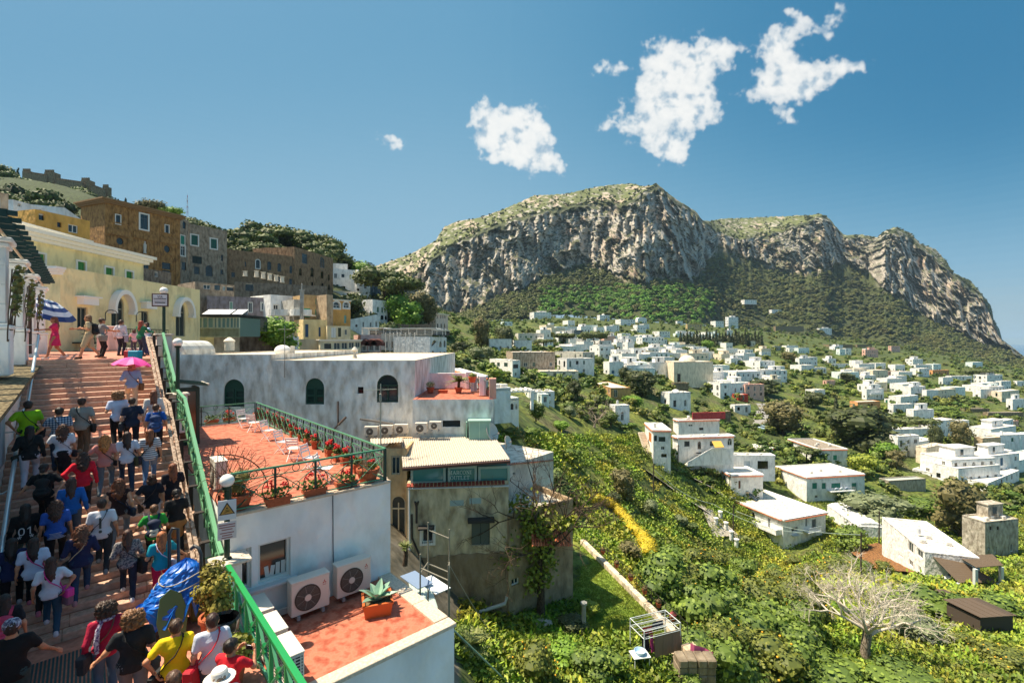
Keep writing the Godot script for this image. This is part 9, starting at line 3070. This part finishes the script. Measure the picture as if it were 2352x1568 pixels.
func people():
	var P0:=[
		[125,728,1.66,95,"W","fb","d","d82c66","","","l","5a3222","e8e6e4",.95,"woman in a sleeveless pink dress and white shoes walking left on the landing"],
		[203,724,1.74,80,"W","bf","t","cdb58e","k","b3a183","p","5c4430","2a2522",1.,"long haired person in beige shirt and shorts with black backpack on the landing"],
		[232,731,1.66,-70,"S","ff","t","8f8f92","p","1d1c20","s","3a2a20","b09a80",.9,"person in grey top and black trousers holding both hands forward on the landing"],
		[277,735,1.74,-35,"S","sd","l","d4d2da","p","23283a","s","38281e","3a2620",1.,"man in white shirt and dark jeans with a grey shoulder bag on the landing"],
		[323,737,1.66,-50,"S","ff","l","1f7352","p","2e3d55","l","6a3020","30262a",1.05,"red haired woman in green cardigan hugging someone at the top railing"],
		[337,741,1.64,110,"S","pp","t","bccbe4","p","2a3a6a","p","241a18","2a2a30",.95,"dark haired woman in pale blue shirt being hugged at the top railing"],
		[307,757,1.4,20,"S","ff","t","dcb4ba","p","4a4a58","p","402a20","5a4038",.9,"shorter person in pink bending toward the bags on the landing"],
		[302,843,1.64,0,"A","cd","l","9aa6c8","p","d6b99a","p","8a5040","5a4a42",1.08,"woman in pale blue blouse and cream trousers under the pink umbrella"],
		[270,902,1.68,6,"B","bs","t","c9d4ee","p","16161a","f","6b4a30","4a4c52",1.,"boy in white polo shirt and black trousers with tousled brown hair"],
		[302,924,1.66,3,"A","ds","t","1f2a40","p","161a28","s","2e2018","22222a",1.,"boy in navy T-shirt with a small dark bag, next to the white polo boy"],
		[352,897,1.66,0,"B","dd","l","d9d0ca","p","8a8f96","l","54301f","8a7a70",.95,"woman in white lace blouse with long brown hair by the wooden handrail"],
		[357,934,1.6,-8,"A","ds","t","1a55a8","p","15151c","s","36241a","2a2a30",.95,"boy in bright blue T-shirt with a blue backpack by the wooden handrail"],
		[63,926,1.74,12,"A","hs","t","8fc418","p","1c2420","s","1d1613","26262a",1.2,"heavy man in lime green T-shirt with dark sash holding the steel handrail"],
		[135,944,1.7,5,"B","od","t","plaid:24405e:c4d2e0","p","2c3c54","s","1c1512","3a3a40",1.12,"man in blue and white plaid short sleeved shirt"],
		[187,916,1.74,-12,"A","ds","t","8a8c88","p","6a5440","s","2e1e16","8a8478",1.,"young man in grey T-shirt and brown trousers with a wide black sash"],
		[67,992,1.64,0,"B","bd","l","0e1a1e","p","bfc6d4","l","120e0d","1c1c20",1.1,"woman in black cardigan and white trousers with a small dark bag"],
		[143,988,1.6,-4,"A","od","t","cfd6e0","s","15161c","c","3a2419","5a5a60",1.08,"curly haired girl in white T-shirt with dark jacket tied round her waist"],
		[240,1000,1.6,-10,"B","hb","t","c8877f","p","5c6a78","c","8a5a30","6f7a80",1.,"girl with long blond brown curls in a pink top and faded jeans"],
		[291,993,1.64,0,"A","ds","t","thin:d3d6e2:8a94b8","p","24364e","l","2a1c16","3a3a42",1.,"woman in thinly striped white top and dark jeans with long dark hair"],
		[343,989,1.64,-4,"B","bd","t","stripe:d8d6da:1a1c2c","p","58759a","l","5a3620","a09a98",1.,"woman in bold navy and white striped top with an olive bag"],
		[100,1066,1.62,-8,"A","oh","t","101418","p","0f1114","b","1c1411","1c1c20",1.05,"woman all in black with a black backpack and hair tied up"],
		[190,1045,1.62,0,"B","hd","l","d8122e","p","1b1c26","c","2e1c16","b0a8a8",1.,"woman in bright red cardigan with dark curls, holding her arm up"],
		[163,1098,1.64,-6,"A","ds","l","1560b0","p","4c5666","l","2c1c17","9a8a88",1.05,"woman in bright blue cardigan with long dark hair"],
		[272,1106,1.68,-12,"B","ds","n","2a171a","p","6f7680","c","4e2c1a","b8b8bc",1.,"woman in sleeveless maroon top and grey jeans with long brown curls"],
		[348,1090,1.62,0,"A","hd","t","121726","p","b8b6c4","p","35231a","9a8a80",1.08,"short haired woman in navy top and white trousers"],
		[396,1066,1.66,4,"B","dd","t","161420","p","1e2030","l","5a3420","2a2024",1.05,"woman in black top with long wavy brown hair by the handrail"],
		[404,1124,1.64,2,"A","dd","t","15151a","p","14161e","b","1a1514","1c1a1c",1.1,"woman in black T-shirt with a tan jacket tied round her waist"],
		[57,1158,1.6,6,"A","dd","l","0d0f12","p","5c7470","l","17110f","3a3a3a",1.05,"girl in black sweatshirt numbered 01 with long dark hair"],
		[127,1150,1.62,0,"B","dd","t","2456b0","p","14161c","c","34221a","b0b0b4",1.08,"woman in blue top with striped hem and dark curls"],
		[233,1154,1.7,-10,"A","ds","t","d4d8e2","p","2a343c","s","2a1c15","8f959a",1.05,"boy in white T-shirt printed with a big exclamation mark"],
		[353,1160,1.58,-4,"A","ob","t","2a9c3c","p","15181a","s","4a3424","3a3a3c",.95,"boy in green T-shirt with a navy and white backpack"],
		[25,1238,1.62,0,"B","dd","l","17234e","p","12131a","l","14100f","b4bcc8",1.05,"girl in dark blue jacket with long black hair at the left edge"],
		[76,1236,1.6,-4,"A","dd","t","c4cfe6","p","101218","l","1f1613","b46a84",1.,"girl in white T-shirt with a pink strap, the farther of two alike"],
		[185,1209,1.66,0,"B","bb","l","16224a","p","24405e","c","4c3020","a88088",1.15,"woman in navy cardigan with a beige bag strap and brown hair"],
		[292,1228,1.6,-6,"A","bb","l","camo:8f8a88:4a4c54","p","1e2c3e","l","36221a","d8d4d4",1.05,"girl in grey camouflage jacket and dark jeans with white sneakers"],
		[370,1222,1.62,-4,"B","bo","t","0f97ac","p","c40f46","l","7a4a2c","d8d6dc",1.,"girl in turquoise T-shirt and crimson trousers with a white bag"],
		[116,1281,1.58,-4,"A","sh","t","cdd8e6","p","244a62","l","2c1d17","c8ccd8",1.,"girl in white T-shirt with a pink and grey shoulder bag, the nearer of two alike"],
		[8,1368,1.62,0,"S","ds","t","101820","p","1a2430","l","1a1412","6a7a80",1.,"girl in black T-shirt with a pink backpack cut by the left edge"],
		[25,1426,1.76,-4,"S","bo","t","0e1013","p","2a4448","s","241a15","333333",1.2,"man in black T-shirt and floral cap at the lower left corner"],
		[243,1387,1.66,2,"S","sd","l","a8123c","p","4a6078","f","2e2018","4a3a34",1.12,"woman in crimson sweater with a patterned scarf and brown shoulder bag"],
		[305,1407,1.76,-8,"W","os","t","1b2026","p","6b7077","f","5a4028","4a4238",1.15,"man in dark polo shirt with a big curly mop of hair, arm stretched out"],
		[403,1424,1.7,-10,"S","hd","t","e8c808","p","15161c","s","32241a","30302c",1.05,"young man in bright yellow T-shirt with a black crossbody strap"],
		[487,1411,1.72,-10,"S","dd","t","d2dae8","p","2c4258","s","281a14","2c2c30",1.,"young man in white T-shirt with a red bag on a red strap"],
		[528,1469,1.62,-52,"S","pp","t","d41a2c","p","1c2a48","s","1a1412","2c2c30",1.,"boy in red sports shirt raising a phone to take a picture"],
		[504,1544,1.7,0,"S","dd","t","cfcfd2","p","3a3a40","s","5a4a3c","3a3a3a",1.,"person under a white panama hat at the bottom edge"],
		[398,1546,1.66,0,"S","dd","t","3a4250","p","2a2a30","s","3e2c20","3a3a3a",1.,"brown haired head just entering at the bottom edge"]]
	var w:=[]
	for q in P0:w.append(person(q))
	backpack(w[1],"17181b","26272a","black backpack on the long haired person in beige")
	strap_bag(w[2],1,"84837c","6a6860",V(.12,.26,.34),"round grey handbag of the person in grey top on the landing","handbag")
	strap_bag(w[3],1,"8f94a8","8f94a8",V(.14,.34,.36),"large grey cloth shoulder bag of the man in white shirt")
	strap_bag(w[5],-1,"dcd6d2","d0cac6",V(.08,.36,.34),"white tote bag between the two hugging women","tote_bag")
	strap_bag(w[7],1,"7a5230","7a4a3a",V(.1,.26,.28),"brown leather bag of the woman under the pink umbrella")
	strap_bag(w[9],-1,"1c2c38","182430",V(.08,.26,.24),"small dark bag of the boy in navy T-shirt")
	backpack(w[11],"1d3a68","2a4a80","blue backpack on the boy in bright blue T-shirt")
	strap_bag(w[12],1,"14202c","141e2a",V(.1,.26,.2),"dark sling bag across the lime green T-shirt")
	strap_bag(w[13],1,"16181c","14161a",V(.08,.2,.2),"black sling bag across the plaid shirt")
	strap_bag(w[14],1,"15161a","101114",V(.1,.24,.2),"wide black sling across the grey T-shirt")
	strap_bag(w[15],-1,"18281e","1c2a28",V(.08,.18,.3),"small dark green bag of the woman in white trousers")
	strap_bag(w[16],1,"1a1a20","777a82",V(.08,.2,.24),"black bag on a grey strap of the curly girl in white T-shirt")
	strap_bag(w[17],1,"1a1412","1a1412",V(.06,.16,.18),"small black bag of the girl in pink top")
	strap_bag(w[18],1,"2a2034","181a2c",V(.08,.24,.22),"dark purple bag of the woman in thinly striped top")
	strap_bag(w[19],-1,"343a20","2a2c20",V(.1,.26,.34),"olive green shoulder bag of the woman in bold stripes")
	backpack(w[20],"0d0f12","1a1d20","black backpack on the woman all in black")
	strap_bag(w[23],1,"14243c","1a2440",V(.1,.2,.36),"navy blue handbag of the woman in maroon top","handbag")
	strap_bag(w[24],-1,"2c2224","2c2224",V(.08,.24,.2),"dark brown bag of the woman in navy top")
	strap_bag(w[29],-1,"14161f","181a28",V(.1,.32,.26),"black sling bag of the boy with the exclamation mark shirt")
	backpack(w[30],"1c2844","c9c4b6","navy backpack with a white pocket on the boy in green T-shirt")
	strap_bag(w[31],1,"1a2c2c","141c20",V(.1,.24,.34),"dark patterned bag of the girl in dark blue jacket")
	strap_bag(w[32],1,"b84a78","c83a78",V(.08,.2,.24),"pink bag of the farther girl in white T-shirt")
	strap_bag(w[33],-1,"2a2420","cbb898",V(.08,.26,.24),"bag on a beige strap of the woman in navy cardigan")
	strap_bag(w[34],1,"1c1a14","22242c",V(.14,.34,.34),"big black slouchy bag of the girl in camouflage jacket")
	strap_bag(w[35],1,"d9d0de","d0c4dc",V(.1,.28,.3),"white flap bag of the girl in crimson trousers")
	strap_bag(w[36],1,"7a5a6c","d83a90",V(.14,.36,.3),"pink and grey bag of the nearer girl in white T-shirt","shoulder_bag","d8369a")
	backpack(w[37],"c83a5c","d8507a","pink backpack at the left edge")
	strap_bag(w[39],-1,"1a2632","6a5040",V(.14,.3,.36),"dark blue bag on a brown strap of the woman in crimson sweater")
	strap_bag(w[40],1,"30424e","14161a",V(.1,.22,.3),"dark waist bag of the curly man in polo shirt")
	strap_bag(w[41],-1,"16181a","141516",V(.1,.26,.3),"black messenger bag of the young man in yellow")
	strap_bag(w[42],-1,"b8142c","c81a30",V(.14,.4,.32),"red bag on a red strap of the young man in white T-shirt")
	sign_text(w[27],"01",V(0,1.12,.165),.17,"c9ccd0","Droid Sans Mono")
	for s in[-1,1]:sign_text(w[27],"*",V(s*.1,.97,.165),.12,"c9ccd0")
	sign_text(w[29],"!",V(.0,1.16,.17),.34,"3f4a48","Droid Sans")
	sign_text(w[43],"HONDA",V(-.02,1.27,.165),.06,"e8dcd8","Droid Sans")
	var hem:=M.new()
	for i in 5:hem.tube(arc_pts(.155,.86+i*.03),.006,4,true)
	part("striped_hem",hem,mt("c9ccd6",.9),w[28])
	var jk:=net([[V(-.13,.86,.05),V(.13,.86,.05),.1,.1],[V(0,.62,.1),V(0,.88,.08),.15,.12,1.6]],.025,.04)
	part("tied_jacket",jk,cloth("9c6a3a"),w[26])
	var sc:=M.new()
	sc.tube(arc_pts(.085,1.47),.03,7,true);sc.tube([V(-.06,1.47,.08),V(-.12,1.36,.15),V(-.14,1.15,.17),V(-.13,.98,.16)],[.03,.035,.04,.03],7)
	part("scarf",sc,cloth("camo:c9c4d4:6a4a7a"),w[39])
	var cap:=M.new();cap.lathe([[.108,.0],[.105,.05],[.075,.1],[.0,.12]],16,V(0,1.625,-.015));cap.lathe([[.0,.0],[.085,.0],[.085,.012],[0,.014]],14,V(0,1.63,-.12))
	part("cap",cap,cloth("camo:b9bccc:4a4a66"),w[38])
	var hat:=M.new();hat.lathe([[.0,.13],[.085,.125],[.1,.1],[.108,.02],[.19,.0],[.195,.012],[.11,.03]].slice(0,6),20,V(0,1.61,-.015));hat.lathe([[.108,.0],[.19,-.01],[.19,.0],[.108,.012]],20,V(0,1.625,-.015))
	hat.lathe([[.19,.0],[.1,.01],[.098,.1],[.08,.125],[.0,.12]],20,V(0,1.62,-.015))
	part("panama_hat",hat,mt("e2ded6",.8),w[44])
	var bd:=M.new();bd.lathe([[.101,.02],[.1,.05]],20,V(0,1.622,-.015))
	part("hat_band",bd,mt("1d1d20",.8),w[44])
	var ph:=worn(w[43],"phone","white phone held up by the boy in the red sports shirt","phone")
	var pm:=M.new();pm.bev(V(0,1.32,-.43),V(.15,.075,.012),.004)
	part("case",pm,mt("d8d8dc",.3),ph)
	pm=M.new();pm.box(V(0,1.32,-.423),V(.125,.064,.003))
	part("screen",pm,glass("15181c"),ph)
	umbrella("pink_umbrella","bright pink open umbrella above the woman in pale blue blouse",w[7].position+w[7].basis*V(.0,1.66,-.12),.56,"e8409c","",Basis(VX,-.12))
	umbrella("striped_parasol","blue and white striped parasol over the pergola's last column",P(98,716,24.5),1.35,"d9dce6","2a3f7a",Basis(VB,-.42))
	for i in 2:
		var c:=foot_of([297,311][i],771,1.)
		var b:=M.new();b.bev(V(0,.17,0),V([.2,.42][i],.34,.26),.03)
		var t:=thing(["red_bag","cool_bag"][i],["small red bag standing beside the turquoise cool bag on the landing","turquoise cool bag standing on the landing"][i],"bag",P([294,310][i],784,18.8-i*.2)+V(0,-.7,0),0)
		part("bag",b,mt(["b8202c","1a93b4"][i],.6),t)
		b=M.new();b.tube([V(-.08,.33,0),V(-.06,.46,0),V(.06,.46,0),V(.08,.33,0)],.012,5)
		part("handle",b,mt("2a2a2e",.8),t)
	var wh=w[41]
func arc_pts(r:float,y:float)->Array:
	var p:=[]
	for i in 20:p.append(V(r*cos(TAU*i/20.)*1.15,y,r*sin(TAU*i/20.)))
	return p
func tx(n:String)->Texture2D:
	match n:
		"plaster0":return nt("plaster0",.012,[[.2,"e2e2e2"],[.6,"ffffff"]],512,5,4)
		"plaster1":return nt("plaster1",.014,[[.1,"dad8d4"],[.5,"f2f1ef"],[.8,"ffffff"]],512,6,5)
		"plaster2":return nt("plaster2",.022,[[.05,"b3aea8"],[.35,"d9d6d2"],[.6,"efeeec"],[.9,"ffffff"]],512,6,6)
		"plaster3":return nt("plaster3",.022,[[.05,"938a80"],[.32,"c4bcb1"],[.6,"e6e0d6"],[.9,"fff9f0"]],512,6,7)
		"turf":return nt("turf",.03,[[.25,"8f8f80"],[.5,"d5d5cc"],[.75,"ffffff"]],512,6,9)
		"rock":return nt("rock",.02,[[.15,"8e8c8b"],[.4,"d2d0cd"],[.6,"f0eeeb"],[.85,"ffffff"]],1024,7,12)
		"terra":return nt("terra",.02,[[.1,"d6cbc5"],[.5,"eee8e5"],[.8,"ffffff"]],512,6,21)
		"stone":return nt("stone",.03,[[.1,"d0ccc8"],[.5,"eceae7"],[.8,"ffffff"]],512,5,22)
		"moss":return nt("moss",.03,[[.25,"6a6448"],[.5,"b9b29c"],[.8,"fffdf0"]],512,5,25)
		"wood":return nt("wood",.03,[[.25,"9a8d82"],[.6,"ffffff"]],256,4,26)
		"redroof":return nt("redroof",.012,[[.15,"d2a18e"],[.4,"ecd6cc"],[.6,"ffffff"],[.75,"ffefe6"]],1024,6,31)
		"bark":return nt("bark",.05,[[.25,"8a8078"],[.6,"ffffff"]],256,4,8)
		"reed":return nt("reed",.05,[[.25,"8a8078"],[.6,"ffffff"]],256,4,41)
		"plasterbump":return bump("plasterbump",.03)
		"turfbump":return bump("turfbump",.05)
		"waves":return bump("waves",.04)
		"rockbump":return bump("rockbump",.03,6,1024,10.)
		"clothfold":return bump("clothfold",.012,3,256,10.,5)
	return null
const VU:=Vector3.UP
const VX:=Vector3.RIGHT
const VO:=Vector3.ZERO
const VI:=Vector3.ONE
const VB:=Vector3.BACK
func rg(s:int)->RandomNumberGenerator:
	var g:=RandomNumberGenerator.new()
	g.seed=s
	return g
func V(x:float,y:float,z:float)->Vector3:return Vector3(x,y,z)
func W(x:float,y:float)->Vector2:return Vector2(x,y)
